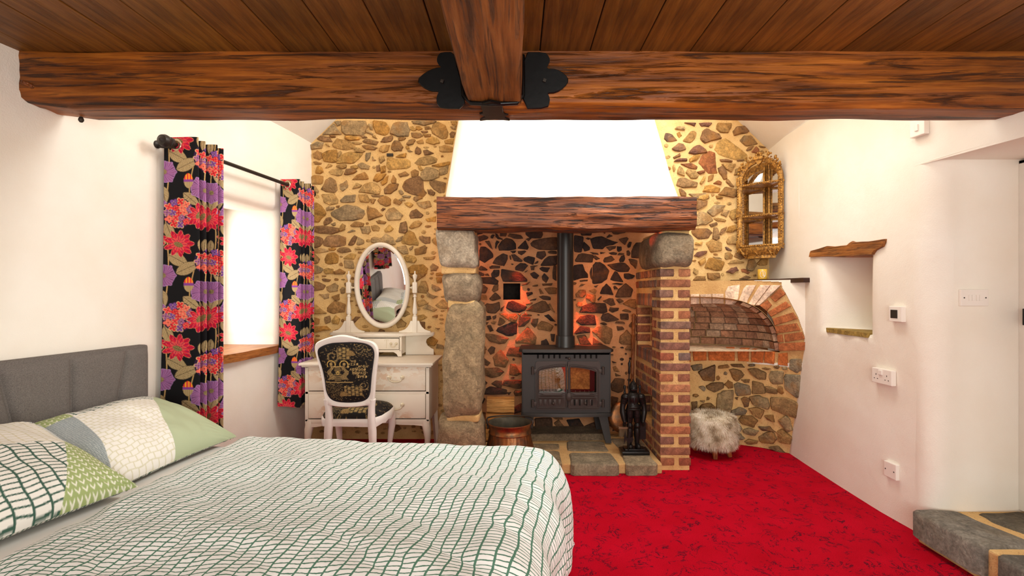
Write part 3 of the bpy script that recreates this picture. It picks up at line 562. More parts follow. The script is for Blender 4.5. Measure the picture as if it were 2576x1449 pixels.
plain('soot', C(44, 34, 28), .95, nscale=30, namt=.4); mb.build('sooty_cubby', M['soot'], wall_fire)  # dark lining colour stands in for the shade inside the cubby
fl = D + E
fl2 = Fp + G
fl3 = Hh + S5
allf = fl + fl2 + fl3 + [[(1250, 700), (1320, 700), (1320, 760), (1250, 760)]]
ex = fill(allf, 1320, 880, 1600, 1100, 12, 40, 26)
sm_ = fill(allf + ex, 1195, 585, 1600, 1100, 130, 13, 9, 6000)
for k, pc_ in enumerate((C(70, 50, 40), C(110, 78, 50))):
    mb = MB()
    for p in sm_[k::2]: stone(p, ray_fire, wall_fire, M['soot_stone'], PAL_F, (.005, .012), into=mb, grow=1.0)
    tag(mb.build('small_stones', M['soot_stone'], wall_fire, smooth=40, color=pc_), kind='stuff')
for p in fl: stone(p, ray_fire, wall_fire, M['soot_stone'], PAL_F[:4], (.008, .02), am=.9)
for p in fl2: stone(p, ray_fire, wall_fire, M['soot_stone'], PAL_F + PAL_FW if p[0][0] > 1300 else PAL_FW + PAL_F[2:], (.008, .022), am=.9)
for p in fl3 + ex: stone(p, ray_fire, wall_fire, M['soot_stone'], PAL_FW + PAL_F, (.008, .02), am=.9)
tie = MB(); a = W(973, 386, BACK-.01); b = W(989, 393, BACK-.01)
tie.box(((a[0]+b[0])/2, BACK-.006, (a[2]+b[2])/2), (b[0]-a[0], .02, a[2]-b[2]), bev=.002)
plain('dark_iron', C(64, 58, 52), .55, .6)
tie.build('iron_tie', M['dark_iron'], wall_back)
# ------------------------------------------------------------------ planked ceiling, beams
plain('black', C(12, 9, 7), .9)
CZ = 2.297
mb = MB(); mb.box((0, .42, CZ + .06), (4.7, 3.72, .04))
ceiling = tag(mb.build('ceiling', M['plank_wood']), kind='structure')
pm = {}
for k in range(-9, 12):
    x0 = -.326 + .2117 * k
    b = MB(); b.box((0, 0, 0), (.2075, 3.72, .034), bev=.003)
    o = b.build('plank', M['plank_wood'], ceiling, color=(1, 1, 1, 1)) if not pm else bpy.data.objects.new('plank', pm['m'])
    if not pm: pm['m'] = o.data
    else: COL.objects.link(o); o.parent = ceiling
    o.location = (x0 + .2117/2, .42, CZ + .018 + random.uniform(-.001, .001))
    j = random.uniform(.72, 1.12); o.color = (j*random.uniform(.94, 1.04), j, j*random.uniform(.86, 1.05), 1)

def rough_beam(name, axis, a0, a1, sec, mat, parent=None, seg=120, amp=.006, taper=None, per=5):
    """timber with a hewn section; sec: closed section outline in the two other axes"""
    pts = []
    for i in range(len(sec)):
        p, q = sec[i], sec[(i+1) % len(sec)]
        for k in range(per): pts.append((p[0]+(q[0]-p[0])*k/per, p[1]+(q[1]-p[1])*k/per))
    cu = sum(p[0] for p in sec)/len(sec); cv = sum(p[1] for p in sec)/len(sec); n = len(pts); vs = []; fs = []
    for i in range(seg+1):
        a = a0 + (a1-a0)*i/seg
        tu, tv, ou, ov = taper(i/seg) if taper else (1, 1, 0, 0)
        for (u, v) in pts:
            uu = cu + (u-cu)*tu + ou; vv = cv + (v-cv)*tv + ov
            L = math.hypot(u-cu, v-cv)
            q = Vector((a*2.5, u*26, v*26)) ; e = amp*(mnoise.noise(q) + .6*mnoise.noise(q*2.3)) + amp*1.2*mnoise.noise(Vector((a*3.1, u*3, v*3)))
            uu += (u-cu)/L*e; vv += (v-cv)/L*e
            vs.append((a, uu, vv) if axis == 'x' else (uu, a, vv))
    for i in range(seg):
        for k in range(n):
            k2 = (k+1) % n; fs.append((i*n+k, i*n+k2, (i+1)*n+k2, (i+1)*n+k))
    fs.append(tuple(range(n))); fs.append(tuple(seg*n+k for k in range(n)))
    mb = MB(); mb.add(vs, fs); return mb.build(name, mat, parent, smooth=50)
def beam_taper(f):
    l = max(0, 1 - f/.05); return (1, 1 - .10*l, 0, .02*l)
sec = [(2.1, CZ), (2.098, 2.115), (2.106, 2.085), (2.13, 2.066), (2.27, 2.066), (2.285, 2.08), (2.285, CZ)]
beam_t = thing('main_beam', (0, 2.19, 2.06), 'massive dark oak beam spanning the whole room below the planks', 'beam')
rough_beam('timber', 'x', -2.125, 2.24, sec, M['beam_wood'], beam_t, 260, .005, beam_taper, 6)
p = W(62, 219, 2.1); mb = MB(); mb.tube([(p[0]+.035, 2.11, p[2]), (p[0]+.025, 2.085, p[2]+.008), (p[0]+.015, 2.072, p[2]+.012)], [.012, .011, .008], 8)
mb.build('wooden_peg', M['handle_wood'], beam_t, smooth=40)
p = W(204, 292, 2.24); mb = MB(); mb.lathe([(.006, .012), (.01, .004), (.011, -.004), (.006, -.012), (.0, -.014)], (p[0], 2.24, 2.058), 10)
mb.build('hook', M['dark_iron'], beam_t, smooth=40)
joist_t = thing('cross_beam', (-.1, 1.7, 2.07), 'shorter oak beam coming toward the viewer into the main beam', 'beam')
sec = [(-.213, CZ), (-.215, 2.09), (-.205, 2.072), (.008, 2.07), (.018, 2.08), (.018, CZ)]
def jt(f):
    l = max(0, (f-.86)/.14); return (1 - .05*l, 1, .004*l, 0)
rough_beam('timber', 'y', .9, 2.094, sec, M['joist_wood'], joist_t, 90, .004, jt, 6)
t = NT('black_iron', .34, .0); t.color(C(5, 5, 5)); t.bump(t.noise(t.coord(), 40, 4), .12, .004); M['black_iron'] = t.m
t = NT('wall_iron', .6, .6)
br = thing('beam_hanger', (-.1, 2.09, 2.07), 'black iron joist hanger with leaf shaped plates clasping both beams', 'bracket')
def smooth_loop(p, it=2):
    for _ in range(it):
        q = []
        for i in range(len(p)):
            a, b = p[i], p[(i+1) % len(p)]; q += [(a[0]*.75+b[0]*.25, a[1]*.75+b[1]*.25), (a[0]*.25+b[0]*.75, a[1]*.25+b[1]*.75)]
        p = q
    return p
def plate(poly, d, name, th=.008):
    P = [(960 + a*.2208, b*.2208) for a, b in poly]; mb = MB()
    pts = [(W(a, b, d)[0], W(a, b, d)[2]) for a, b in smooth_loop(P, 1)]
    mb.prism(pts, lambda u, v, dd: Vector((u, dd, v)), d, d - th, bev=.003); return mb.build(name, M['black_iron'], br, smooth=30)
plate([(830,600),(680,600),(645,635),(628,690),(650,740),(690,772),(610,778),(500,828),(400,920),(470,1000),(560,1045),(665,1050),(635,1100),(625,1150),(640,1205),(680,1242),(960,1245),(930,1000),(860,760)], 2.092, 'plate')
plate([(1600,600),(1860,600),(1900,640),(1920,690),(1900,740),(1868,782),(1990,790),(2085,845),(2137,920),(2085,1000),(1990,1065),(1880,1072),(1908,1110),(1918,1160),(1890,1242),(1585,1247)], 2.092, 'plate')
tz = 2.059
def under(px, py, z=tz):
    d = (z - H)*F/(VY - py); return ((px-VX)/F*d, d)
tongue = [(1130,1215),(1140,1172),(1240,1148),(1365,1178),(1378,1220),(1385,1275),(1405,1292),(1445,1300),(1400,1330),(1425,1350),(1460,1368),(1290,1350),(1120,1370),(1150,1340),(1180,1325),(1115,1292),(1150,1282),(1150,1250)]
mb = MB(); mb.prism([under(960+a*.2208, b*.2208) for a, b in tongue], lambda u, v, d: Vector((u, v, d)), tz+.006, tz - .004, bev=.002); mb.build('strap_end', M['black_iron'], br, smooth=30)
mb = MB(); mb.tube([(-.225, 2.10, 2.25), (-.228, 2.07, 2.18), (-.222, 2.07, 2.10), (-.19, 2.06, 2.064), (-.10, 2.055, 2.058), (.0, 2.06, 2.064), (.026, 2.07, 2.10), (.026, 2.07, 2.18), (.026, 2.10, 2.28)], .009, 8)
mb.build('strap', M['black_iron'], br, smooth=60)
for cx_, cy_ in ((692, 935), (1855, 925)):
    q = W(960 + cx_*.2208, cy_*.2208, 2.085); mb = MB(); mb.box((q[0], 2.078, q[2]), (.014, .014, .014), Matrix.Rotation(R(20), 3, 'Y'), .002); mb.build('bolt', M['dark_iron'], br)

# ------------------------------------------------------------------ fireplace: mantel, hood, pillar, pier
mt = thing('mantel_beam', (.345, 3.53, 1.72), 'weathered oak mantel beam above the stove opening', 'beam')
sec = [(3.43, 1.935), (3.425, 1.80), (3.435, 1.725), (3.47, 1.712), (3.62, 1.715), (3.64, 1.74), (3.64, 1.94), (3.46, 1.943)]
rough_beam('timber', 'x', -.553, 1.243, sec, M['mantel_wood'], mt, 200, .012, None, 6)
rings = [(1.935, -.512, 1.152, 3.475), (2.0, -.505, 1.138, 3.50), (2.12, -.49, 1.112, 3.545), (2.3, -.472, 1.085, 3.61), (2.55, -.448, 1.052, 3.715), (2.9, -.415, 1.015, 3.86), (3.5, -.36, .96, 4.12)]
mb = MB(); vs = []; fs = []; 
for (z, x0, x1, y) in rings:
    loop = [(x0, BACK+.02), (x0, y+.06), (x0+.012, y+.02), (x0+.05, y)] + [(x0+.05+(x1-x0-.1)*k/8, y) for k in range(1, 8)] + [(x1-.05, y), (x1-.012, y+.02), (x1, y+.06), (x1, BACK+.02)]
    vs += [Vector((a + wob((a, b, z), .006, 3), b + wob((a, b, z), .008, 2.4), z)) for a, b in loop]
n = len(loop)
for i in range(len(rings)-1):
    for k in range(n-1): fs.append((i*n+k, i*n+k+1, (i+1)*n+k+1, (i+1)*n+k))
fs.append(tuple(range(n))[::-1]); mb.add(vs, fs)
hd = mb.build('chimney_hood', M['plaster'], smooth=60); tag(hd, 'smooth white plastered chimney hood tapering above the mantel', 'chimney')

def boulder(c, size, e=.45, amp=.02, seed=0, n=28, m=18, lean=(0, 0), fs_=7.0):
    mb = MB(); vs = []; fs = []
    def sp(x, p): return math.copysign(abs(x)**p, x)
    for i in range(m+1):
        ph = -math.pi/2 + math.pi*i/m
        for k in range(n):
            th = 2*math.pi*k/n
            q = Vector((sp(math.cos(ph), e)*sp(math.cos(th), e), sp(math.cos(ph), e)*sp(math.sin(th), e), sp(math.sin(ph), e)))
            p = Vector((c[0]+q.x*size[0]/2, c[1]+q.y*size[1]/2, c[2]+q.z*size[2]/2))
            nn = q.normalized(); d = amp*(mnoise.noise(p*fs_ + Vector((seed*3.1, 0, 0))) + .5*mnoise.noise(p*fs_*2.7 + Vector((seed*1.7, 5, 0))))
            p += nn*d; p.x += lean[0]*(q.z); p.y += lean[1]*q.z
            vs.append(p)
    for i in range(m):
        for k in range(n):
            k2 = (k+1) % n; fs.append((i*n+k, i*n+k2, (i+1)*n+k2, (i+1)*n+k))
    return mb.add(vs, fs)
pl = thing('stone_pillar', (-.40, 3.65, 0), 'rough granite pillar of stacked boulders left of the fireplace', 'pillar')
def gr(mb, name, par, col): return mb.build(name, M['granite'], par, smooth=55, color=col)
gr(boulder((-.425, 3.66, 1.59), (.275, .40, .285), .30, .022, 1, lean=(-.012, 0)), 'stone', pl, C(176, 160, 138))
gr(boulder((-.398, 3.66, 1.312), (.275, .40, .265), .68, .022, 2), 'stone', pl, C(160, 140, 114))
gr(boulder((-.378, 3.67, .79), (.285, .42, .86), .40, .026, 3, m=36, lean=(.012, 0)), 'stone', pl, C(166, 142, 108))
gr(boulder((-.405, 3.70, .19), (.33, .50, .40), .45, .025, 4), 'stone', pl, C(162, 138, 106))
for z, x0, x1, hh in ((1.446, -.535, -.29, .075), (1.197, -.49, -.29, .06), (.386, -.50, -.265, .055), (1.715, -.54, -.30, .06)):
    gm = boulder(((x0+x1)/2, 3.67, z), (x1-x0, .34, hh), .2, .006, int(z*10)); gm.build('mortar_joint', M['pale_mortar'], pl, smooth=50)

# brick pier, with two cupboard holes in its inner side
pier = thing('brick_pier', (1.14, 3.95, 0), 'red brick pier with pale mortar right of the stove', 'pillar')
mb = MB(); x0, x1, y0, y1, zt = 1.036, 1.242, 3.576, 4.33, 1.47
for a in (((x0, x1), (y0, 3.80), (0, zt)), ((x0, x1), (4.25, y1), (0, zt)), ((1.2, x1), (3.80, 4.25), (0, zt)),
          ((x0, 1.2), (3.80, 4.25), (0, .26)), ((x0, 1.2), (3.80, 4.25), (.50, .82)), ((x0, 1.2), (3.80, 4.25), (1.17, zt))):
    mb.box([(q[0]+q[1])/2 for q in a], [q[1]-q[0] for q in a])
mb.build('mortar_core', M['pale_mortar'], pier)
BR = [C(156, 102, 74), C(142, 92, 70), C(130, 90, 76), C(166, 104, 72), C(152, 86, 62), C(128, 98, 84), C(176, 120, 86), C(112, 94, 88)]
BM = {}
def brick(c, size, parent, mat='brick_clay', pal=BR, rot=None, name='brick'):
    key = tuple(round(q, 3) for q in size) + (mat,)
    if key not in BM:
        bm = bmesh.new(); bmesh.ops.create_cube(bm, size=1); bmesh.ops.scale(bm, vec=size, verts=bm.verts)
        bmesh.ops.bevel(bm, geom=bm.edges[:], offset=.005, segments=1, affect='EDGES')
        for v in bm.verts: v.co += Vector([random.uniform(-1, 1)*.0015 for _ in range(3)])
        me = bpy.data.meshes.new(name); bm.to_mesh(me); bm.free(); me.materials.append(M[mat]); BM[key] = me
    o = bpy.data.objects.new(name, BM[key]); COL.objects.link(o); o.parent = parent
    o.location = Vector(c) - origin(parent)
    if rot is not None: o.rotation_euler = rot
    col = random.choice(pal); j = random.uniform(.85, 1.15); o.color = (col[0]*j, col[1]*j, col[2]*j, 1)
    return o
ch = .0755
for i in range(19):
    z = zt - .012 - ch*(i + .5); half = (i % 2 == 0)
    jx = random.uniform(-.004, .004)
    if half:
        brick((1.078+jx, 3.62, z), (.100, .105, .055), pier); brick((1.206+jx, 3.62, z), (.086, .105, .055), pier)
    else: brick((1.139+jx, 3.62, z), (.216, .105, .055), pier)
    # inner side
    def side(ya, yb): brick((1.080, (ya+yb)/2, z), (.102, round(yb-ya, 3), .055), pier)
    if half: side(3.678, 3.79)
    else: side(3.682, 3.73); side(3.742, 3.79)
    inn = (.26 < z < .50) or (.82 < z < 1.17)
    if not inn:
        if (1.17 < z < 1.27) or (.74 < z < .82): continue
        ys = [3.80, 3.915, 4.03, 4.145, 4.30] if half else [3.80, 3.86, 3.97, 4.085, 4.2, 4.30]
        for a, b in zip(ys, ys[1:]): side(a + .006, b - .006)
    else:
        brick((1.088, 4.29, z), (.116, .09, .06), pier)
        brick((1.163, 4.29, z), (.026, .09, .06), pier)
for zc in (1.222, .782):
    for k in range(9): brick((1.080, 3.83 + .052*k, zc), (.102, .042, .098), pier)
gr(boulder((1.135, 3.83, 1.585), (.275, .70, .265), .42, .016, 7), 'corbel_stone', pier, C(150, 134, 110))
gm = boulder((1.14, 3.84, 1.70), (.21, .58, .05), .2, .004, 5); gm.build('mortar_joint', M['pale_mortar'], pier, smooth=50)

# hearth
he = thing('hearth', (.22, 3.9, 0), 'raised stone flag hearth in front of the stove', 'hearth')
mb = MB(); mb.box((.225, 3.90, .036), (1.6, .80, .072), bev=.01); mb.build('mortar_bed', M['lime_mortar'], he)
SL = [C(156, 136, 108), C(146, 130, 106), C(136, 120, 98), C(150, 128, 98)]
def flag(poly, z1=.084, z0=.002, col=None):
    poly = roughen(poly, .006); mb = MB()
    mb.prism(poly, lambda u, v, d: Vector((u + .004*mnoise.noise(Vector((u*30, v*30, d*20))), v + .006*mnoise.noise(Vector((u*25, d*60, v))), d)), z0, z1, bev=.012)
    mb.build('flagstone', M['slate_stone'], he, smooth=40, color=col or random.choice(SL))
flag([(-.20, 3.47), (.318, 3.46), (.322, 3.76), (-.20, 3.76)]); flag([(.376, 3.455), (.712, 3.452), (.705, 3.71), (.385, 3.71)]); flag([(.762, 3.455), (.985, 3.46), (.985, 3.72), (.775, 3.72)])
flag([(.385, 3.765), (.70, 3.76), (.70, 4.0), (.40, 4.01)], .082); flag([(.79, 3.76), (1.02, 3.76), (1.02, 4.1), (.76, 4.1)], .076)
flag([(-.24, 3.80), (.33, 3.80), (.34, 3.95), (-.24, 3.97)], .078); flag([(-.25, 4.02), (.75, 4.05), (.74, 4.29), (-.25, 4.29)], .125, col=C(136, 116, 92)); flag([(-.55, 3.42), (-.24, 3.42), (-.24, 3.5), (-.55, 3.5)], .03)

# ------------------------------------------------------------------ bread oven in the right corner
ov = thing('bread_oven', (1.75, 4.1, 0), 'brick arched bread oven recess over a curved rubble wall', 'oven')
mb = MB(); mb.grid(lambda a, b: oven_pt(a, b*.735)[0], 40, 20); mb.build('mortar_face', M['wall_mortar'], ov, smooth=80)
def inpoly(x, y, p):
    c = False; n = len(p)
    for i in range(n):
        x1, y1 = p[i]; x2, y2 = p[(i+1) % n]
        if (y1 > y) != (y2 > y) and x < (x2-x1)*(y-y1)/(y2-y1)+x1: c = not c
    return c
def topx(pl, sc=6.3, x0=1730, y0=700): return [(x0+a/sc, y0+b/sc) for a, b in pl]
opening = topx([(-900, 415), (45, 408), (385, 400), (575, 408), (780, 432), (1060, 436), (1145, 432), (1255, 520), (1340, 640), (1385, 770), (1420, 900), (1445, 1040), (1455, 1170), (-900, 1130)])
outline = topx([(-900, -60), (1490, 60), (1500, 150), (1560, 240), (1650, 420), (1750, 610), (1820, 800), (1872, 960), (1872, 1160), (1850, 1340), (-900, 1340)])
NUo, NVo = 250, 160
vs = []; fs = []; keep = {}
def pxof(p): return (VX + F*p.x/p.y, VY - F*(p.z-H)/p.y)
for j in range(NVo+1):
    for i in range(NUo+1):
        vs.append(oven_pt(i/NUo, .70 + (1.375-.70)*j/NVo)[0])
for j in range(NVo):
    for i in range(NUo):
        c = (vs[j*(NUo+1)+i] + vs[(j+1)*(NUo+1)+i+1])/2; q = pxof(c)
        if inpoly(q[0], q[1], opening): continue
        fs.append((j*(NUo+1)+i, j*(NUo+1)+i+1, (j+1)*(NUo+1)+i+1, (j+1)*(NUo+1)+i))
mw = MB(); mm = MB()
white = [f for f in fs if not inpoly(*pxof((vs[f[0]]+vs[f[2]])/2), outline)]
arch = [f for f in fs if inpoly(*pxof((vs[f[0]]+vs[f[2]])/2), outline)]
mm.add(vs, arch); mm.build('arch_mortar', M['lime_mortar'], ov, smooth=80, fix=False)
if white: mw.add([v + Vector((-.004, -.004, 0)) for v in vs], white); mw.build('plaster_face', M['plaster'], ov, smooth=80, fix=False)
ob_ = [oven_pt(*oven_tz(*q)) for q in opening[1:-1]]
mb = MB(); n_ = len(ob_); mb.add([p + nn_*.004 for p, nn_ in ob_] + [p - nn_*.10 + (oc0 - p)*.04 for p, nn_ in ob_ for oc0 in [Vector((1.37, 4.1, .95))]], [(k, k+1, n_+k+1, n_+k) for k in range(n_-1)]); mb.build('arch_soffit', M['brick_clay'], ov, smooth=40, color=C(150, 104, 78))
def brickpoly(pl, mat, col, name, front=.012, back=.09):
    pl = norm2([(x + random.uniform(-.3, .3), y + random.uniform(-.3, .3)) for x, y in pl]); pts = []; nn = []
    for (x, y) in pl:
        t_, z_ = oven_tz(x, y); p, n_ = oven_pt(t_, z_); pts.append(p); nn.append(n_)
    c = sum(pts, Vector())/len(pts); n_ = sum(nn, Vector()).normalized(); k = len(pts); mb = MB()
    rr = [[p - n_*back for p in pts], [p + n_*(front-.005) for p in pts], [c + (p-c)*.94 + n_*front for p in pts]]
    v2 = [p for r in rr for p in r]; f2 = [(i*k+a, i*k+(a+1) % k, (i+1)*k+(a+1) % k, (i+1)*k+a) for i in range(2) for a in range(k)]
    f2.append(tuple(range(k))[::-1]); f2.append(tuple(2*k+a for a in range(k))); mb.add(v2, f2)
    j = random.uniform(.88, 1.12)
    return mb.build(name, M[mat], ov, smooth=30, color=(col[0]*j, col[1]*j, col[2]*j, 1))
for s_ in """1310,300 1470,160 1560,245 1395,375/1145,430 1270,345 1340,425 1260,520/1265,540 1560,365 1640,440 1330,610/1350,640 1680,540 1745,640 1380,750/1385,760 1730,710 1790,820 1410,880/1540,890 1820,850 1860,960 1550,1010/1425,900 1500,890 1530,1010 1440,1010/1445,1030 1870,1010 1860,1140 1455,1150""".split('/'):
    brickpoly(topx(polys(s_)[0]), 'brick_clay', C(172, 100, 58), 'arch_brick')
for s_ in """45,255 180,250 185,410 45,410/190,255 370,250 380,405 205,405/390,245 570,245 575,405 390,400/590,215 640,130 830,100 800,300 770,430 590,410/890,160 930,110 1090,110 960,330 930,430 780,425/1120,150 1160,110 1320,110 1060,430 950,430/1330,110 1480,110 1140,430 1075,430""".split('/'):
    brickpoly(topx(polys(s_)[0]), 'white_brick', C(228, 198, 174), 'arch_brick')
for s_ in """-140,1130 40,1120 40,1320 -140,1320/80,1130 295,1110 300,1300 90,1310/330,1115 740,1105 745,1310 330,1300/790,1115 970,1115 970,1315 800,1310/1020,1125 1215,1150 1195,1340 1015,1320/1230,1155 1385,1165 1375,1360 1225,1335/1455,1190 1580,1180 1590,1390 1440,1370""".split('/'):
    brickpoly(topx(polys(s_)[0]), 'brick_clay', C(196, 110, 54), 'ledge_brick', .014)
mb = MB(); mb.box((1.78, 4.66, .66), (1.1, .04, 1.36)); mb.box((2.33, 4.36, .66), (.04, .62, 1.36)); mb.box((1.78, 4.50, 1.30), (1.1, .34, .04)); mb.build('oven_casing', M['soot_mortar'], ov)
# domed inside: courses of brick round a half ellipsoid
oc = Vector((1.37, 4.02, .815)); orx, ory, orz = .715, .42, .42
def dome(th, ph, k=1.0): return oc + Vector((orx*math.cos(th)*math.cos(ph)**.55*k, ory*math.sin(th)*math.cos(ph)**.55*k, orz*math.sin(ph)*k))
mb = MB(); mb.grid(lambda a, b: dome(-.36 + a*(1.73+.36), b*math.pi/2*.98, 1.02), 50, 18); mb.build('dome_mortar', M['lime_mortar'], ov, smooth=180)
mb = MB(); mb.grid(lambda a, b: Vector((1.25 + a*.76, 3.9 + b*.58, .815)), 4, 4); mb.build('oven_floor', M['white_brick'], ov, color=C(214, 184, 150))
for cidx in range(7):
    p0 = .02 + cidx*.163; p1 = p0 + .145; rad = orx*math.cos((p0+p1)/2)**.55
    st = .122/max(rad*.9, .12); th = -.32 + (cidx % 2)*st/2
    while th < 1.7:
        te = th + st*.93; w4 = [dome(th, p0), dome(te, p0), dome(te, p1), dome(th, p1)]; inn = [oc + (q-oc)*.965 for q in w4]; c = sum(inn, Vector())/4
        if c.x < 1.29: th += st; continue
        inn2 = [c + (q-c)*.93 for q in inn]; inn = [q + (oc-q).normalized()*random.uniform(0, .005) for q in inn2]
        mb = MB(); mb.add([oc + (q-oc)*1.01 for q in w4] + inn, [(4,5,6,7), (0,1,5,4), (1,2,6,5), (2,3,7,6), (3,0,4,7)])
        col = random.choice([C(176, 138, 108), C(160, 118, 90), C(188, 156, 128), C(146, 104, 80), C(170, 122, 92)]); mb.build('dome_brick', M['brick_clay'], ov, color=col); th += st
K += fill(K, 1738, 912, 2010, 1120, 14, 18, 12)
for p_ in K:
    cxx = sum(a for a, b in p_)/len(p_); cyy = sum(b for a, b in p_)/len(p_); t_, z_ = oven_tz(cxx, cyy)
    stone(p_, ray_oven, ov, M['wall_stone'], PAL_O, (.014, .034), nrm=oven_pt(t_, z_)[1], sink=.03)

# dark corner shelf over the oven
plain('dark_shelf', C(58, 32, 24), .35, nscale=12, namt=.3)
mb = MB(); mb.prism([(1.86, 4.33), (2.085, 3.97), (2.10, 3.64), (2.15, 3.64), (2.17, 3.95), (2.21, 4.33)], lambda u, v, d: Vector((u, v, d)), 1.352, 1.386, bev=.003)
tag(mb.build('corner_shelf', M['dark_shelf']), 'dark brown corner shelf board above the bread oven', 'shelf')

# ------------------------------------------------------------------ window in the left wall
plain('white_paint', C(236, 230, 220), .45, nscale=9, namt=.04)
t = NT('glass'); tr = t.n('ShaderNodeBsdfTransparent'); gl = t.n('ShaderNodeBsdfGlossy'); gl.inputs['Roughness'].default_value = .02
mx = t.n('ShaderNodeMixShader'); mx.inputs[0].default_value = .08
t.l(tr.outputs[0], mx.inputs[1]); t.l(gl.outputs[0], mx.inputs[2])
t.l(mx.outputs[0], t.t.nodes['Material Output'].inputs[0]); M['glass'] = t.m
def lframe(mb, y0, y1, z0, z1, d0, d1, bev=.006):
    vs = [lmap(y, z, d) for d in (d0, d1) for (y, z) in ((y0, z0), (y1, z0), (y1, z1), (y0, z1))]
    mb.add(vs, [(0,1,2,3), (7,6,5,4), (0,4,5,1), (1,5,6,2), (2,6,7,3), (3,7,4,0)])
win = thing('window_1', lmap(3.4, .87, .45), kind='structure')
mb = MB(); a0, a1, b0, b1 = 2.97, 3.84, .87, 1.94
for q in ((a0, a0+.06, b0, b1), (a1-.06, a1, b0, b1), (a0+.06, a1-.06, b0, b0+.06), (a0+.06, a1-.06, b1-.06, b1)): lframe(mb, *q, .43, .50)
mb.build('window_frame', M['white_paint'], win)
for ya, yb in ((a0+.065, 3.40), (3.41, a1-.065)):
    mb = MB()
    for q in ((ya, ya+.04, b0+.06, b1-.06), (yb-.04, yb, b0+.06, b1-.06), (ya+.04, yb-.04, b0+.06, b0+.10), (ya+.04, yb-.04, b1-.10, b1-.06)): lframe(mb, *q, .435, .47)
    sash = mb.build('casement', M['white_paint'], win)
    mb = MB(); lframe(mb, ya+.04, yb-.04, b0+.10, b1-.10, .45, .455); mb.build('pane', M['glass'], sash)
# live edge window board
mb = MB(); up = []
for k in range(25):
    f = k/24; y = 2.90 + f*1.0; up.append((y, -.035 - .03*math.sin(f*3.1 + .3) - .006*math.sin(f*17) - .03*f*(1-f)))
def sillp(y, d, z): return lmap(y, z, d)
vs = []; fs = []
for (y, d) in up:
    vs += [sillp(y, .45, .872), sillp(y, d, .874), sillp(y, d+.012, .815), sillp(y, .45, .812)]
for k in range(24):
    for a in range(4): fs.append((k*4+a, k*4+(a+1) % 4, (k+1)*4+(a+1) % 4, (k+1)*4+a))
fs += [(0,1,2,3), (99,98,97,96)]
mb.add(vs, fs); mb.build('window_sill', M['sill_wood'], win, smooth=40)

# ------------------------------------------------------------------ door recess on the right
door = thing('door_1', (2.6, 2.1, .17), kind='structure')
mb = MB(); mb.box((2.615, 2.06, 1.05), (.045, .86, 1.77), bev=.004); leaf = mb.build('door_leaf', M['white_paint'], door)
for zc, hh in ((.62, .62), (1.22, .38), (1.69, .30)):
    for yc in (2.265, 1.87):
        mb = MB(); 
        for (dy, dz, sy, sz) in ((0, hh/2, .30, .02), (0, -hh/2, .30, .02), (.15, 0, .02, hh+.02), (-.15, 0, .02, hh+.02)): mb.box((2.590, yc+dy, zc+dz), (.012, sy, sz), bev=.003)
        mb.build('panel_moulding', M['white_paint'], leaf)
mb = MB(); 
for (yc, zc, sy, sz) in ((2.515, 1.06, .07, 1.79), (1.605, 1.06, .07, 1.79), (2.06, 1.945, .98, .02)): mb.box((2.605, yc, zc), (.06, sy, sz), bev=.003)
mb.build('door_frame', M['white_paint'], door)
mb = MB(); mb.box((2.575, 2.45, 1.155), (.035, .13, .085), bev=.004); mb.box((2.59, 2.51, 1.16), (.03, .03, .07), bev=.003); mb.box((2.555, 2.46, 1.155), (.01, .03, .05), bev=.002)
lock = mb.build('rim_lock', M['black_iron'], leaf)
mb = MB(); mb.lathe([(.0, -.045), (.02, -.04), (.027, -.025), (.022, -.01), (.01, 0), (.01, .02)], (2.55, 2.40, 1.155), 16, 'X'); mb.build('door_knob', M['dark_iron'], leaf, smooth=60)

st = thing('stone_step', (2.3, 2.0, 0), 'stone slab step up to the white door', 'step')
mb = MB(); mb.box((2.36, 2.03, .078), (.60, 1.04, .156), bev=.008); mb.build('mortar_bed', M['pale_mortar'], st)
def slab(poly, z0, z1, col):
    poly = roughen(poly, .005); mb = MB()
    mb.prism(poly, lambda u, v, d: Vector((u + .006*mnoise.noise(Vector((u*9, v*14, d*9))), v, d + .004*mnoise.noise(Vector((u*8, v*8, 3))))), z0, z1, bev=.014); mb.build('slab', M['slate_stone'], st, smooth=50, color=col)
slab([(2.022, 2.17), (2.30, 2.165), (2.28, 2.26), (2.25, 2.44), (2.235, 2.535), (2.12, 2.56), (2.025, 2.55)], .035, .168, C(140, 132, 120))
slab([(2.33, 2.52), (2.57, 2.53), (2.57, 2.30), (2.36, 2.29), (2.315, 2.42)], .1, .165, C(112, 102, 86))
slab([(2.03, 2.12), (2.32, 2.125), (2.33, 1.85), (2.03, 1.85)], .035, .166, C(122, 116, 106))
slab([(2.36, 2.24), (2.57, 2.24), (2.57, 1.9), (2.37, 1.9)], .1, .165, C(100, 92, 80))
slab([(2.035, 1.81), (2.57, 1.82), (2.57, 1.53), (2.03, 1.53)], .035, .166, C(116, 108, 96))

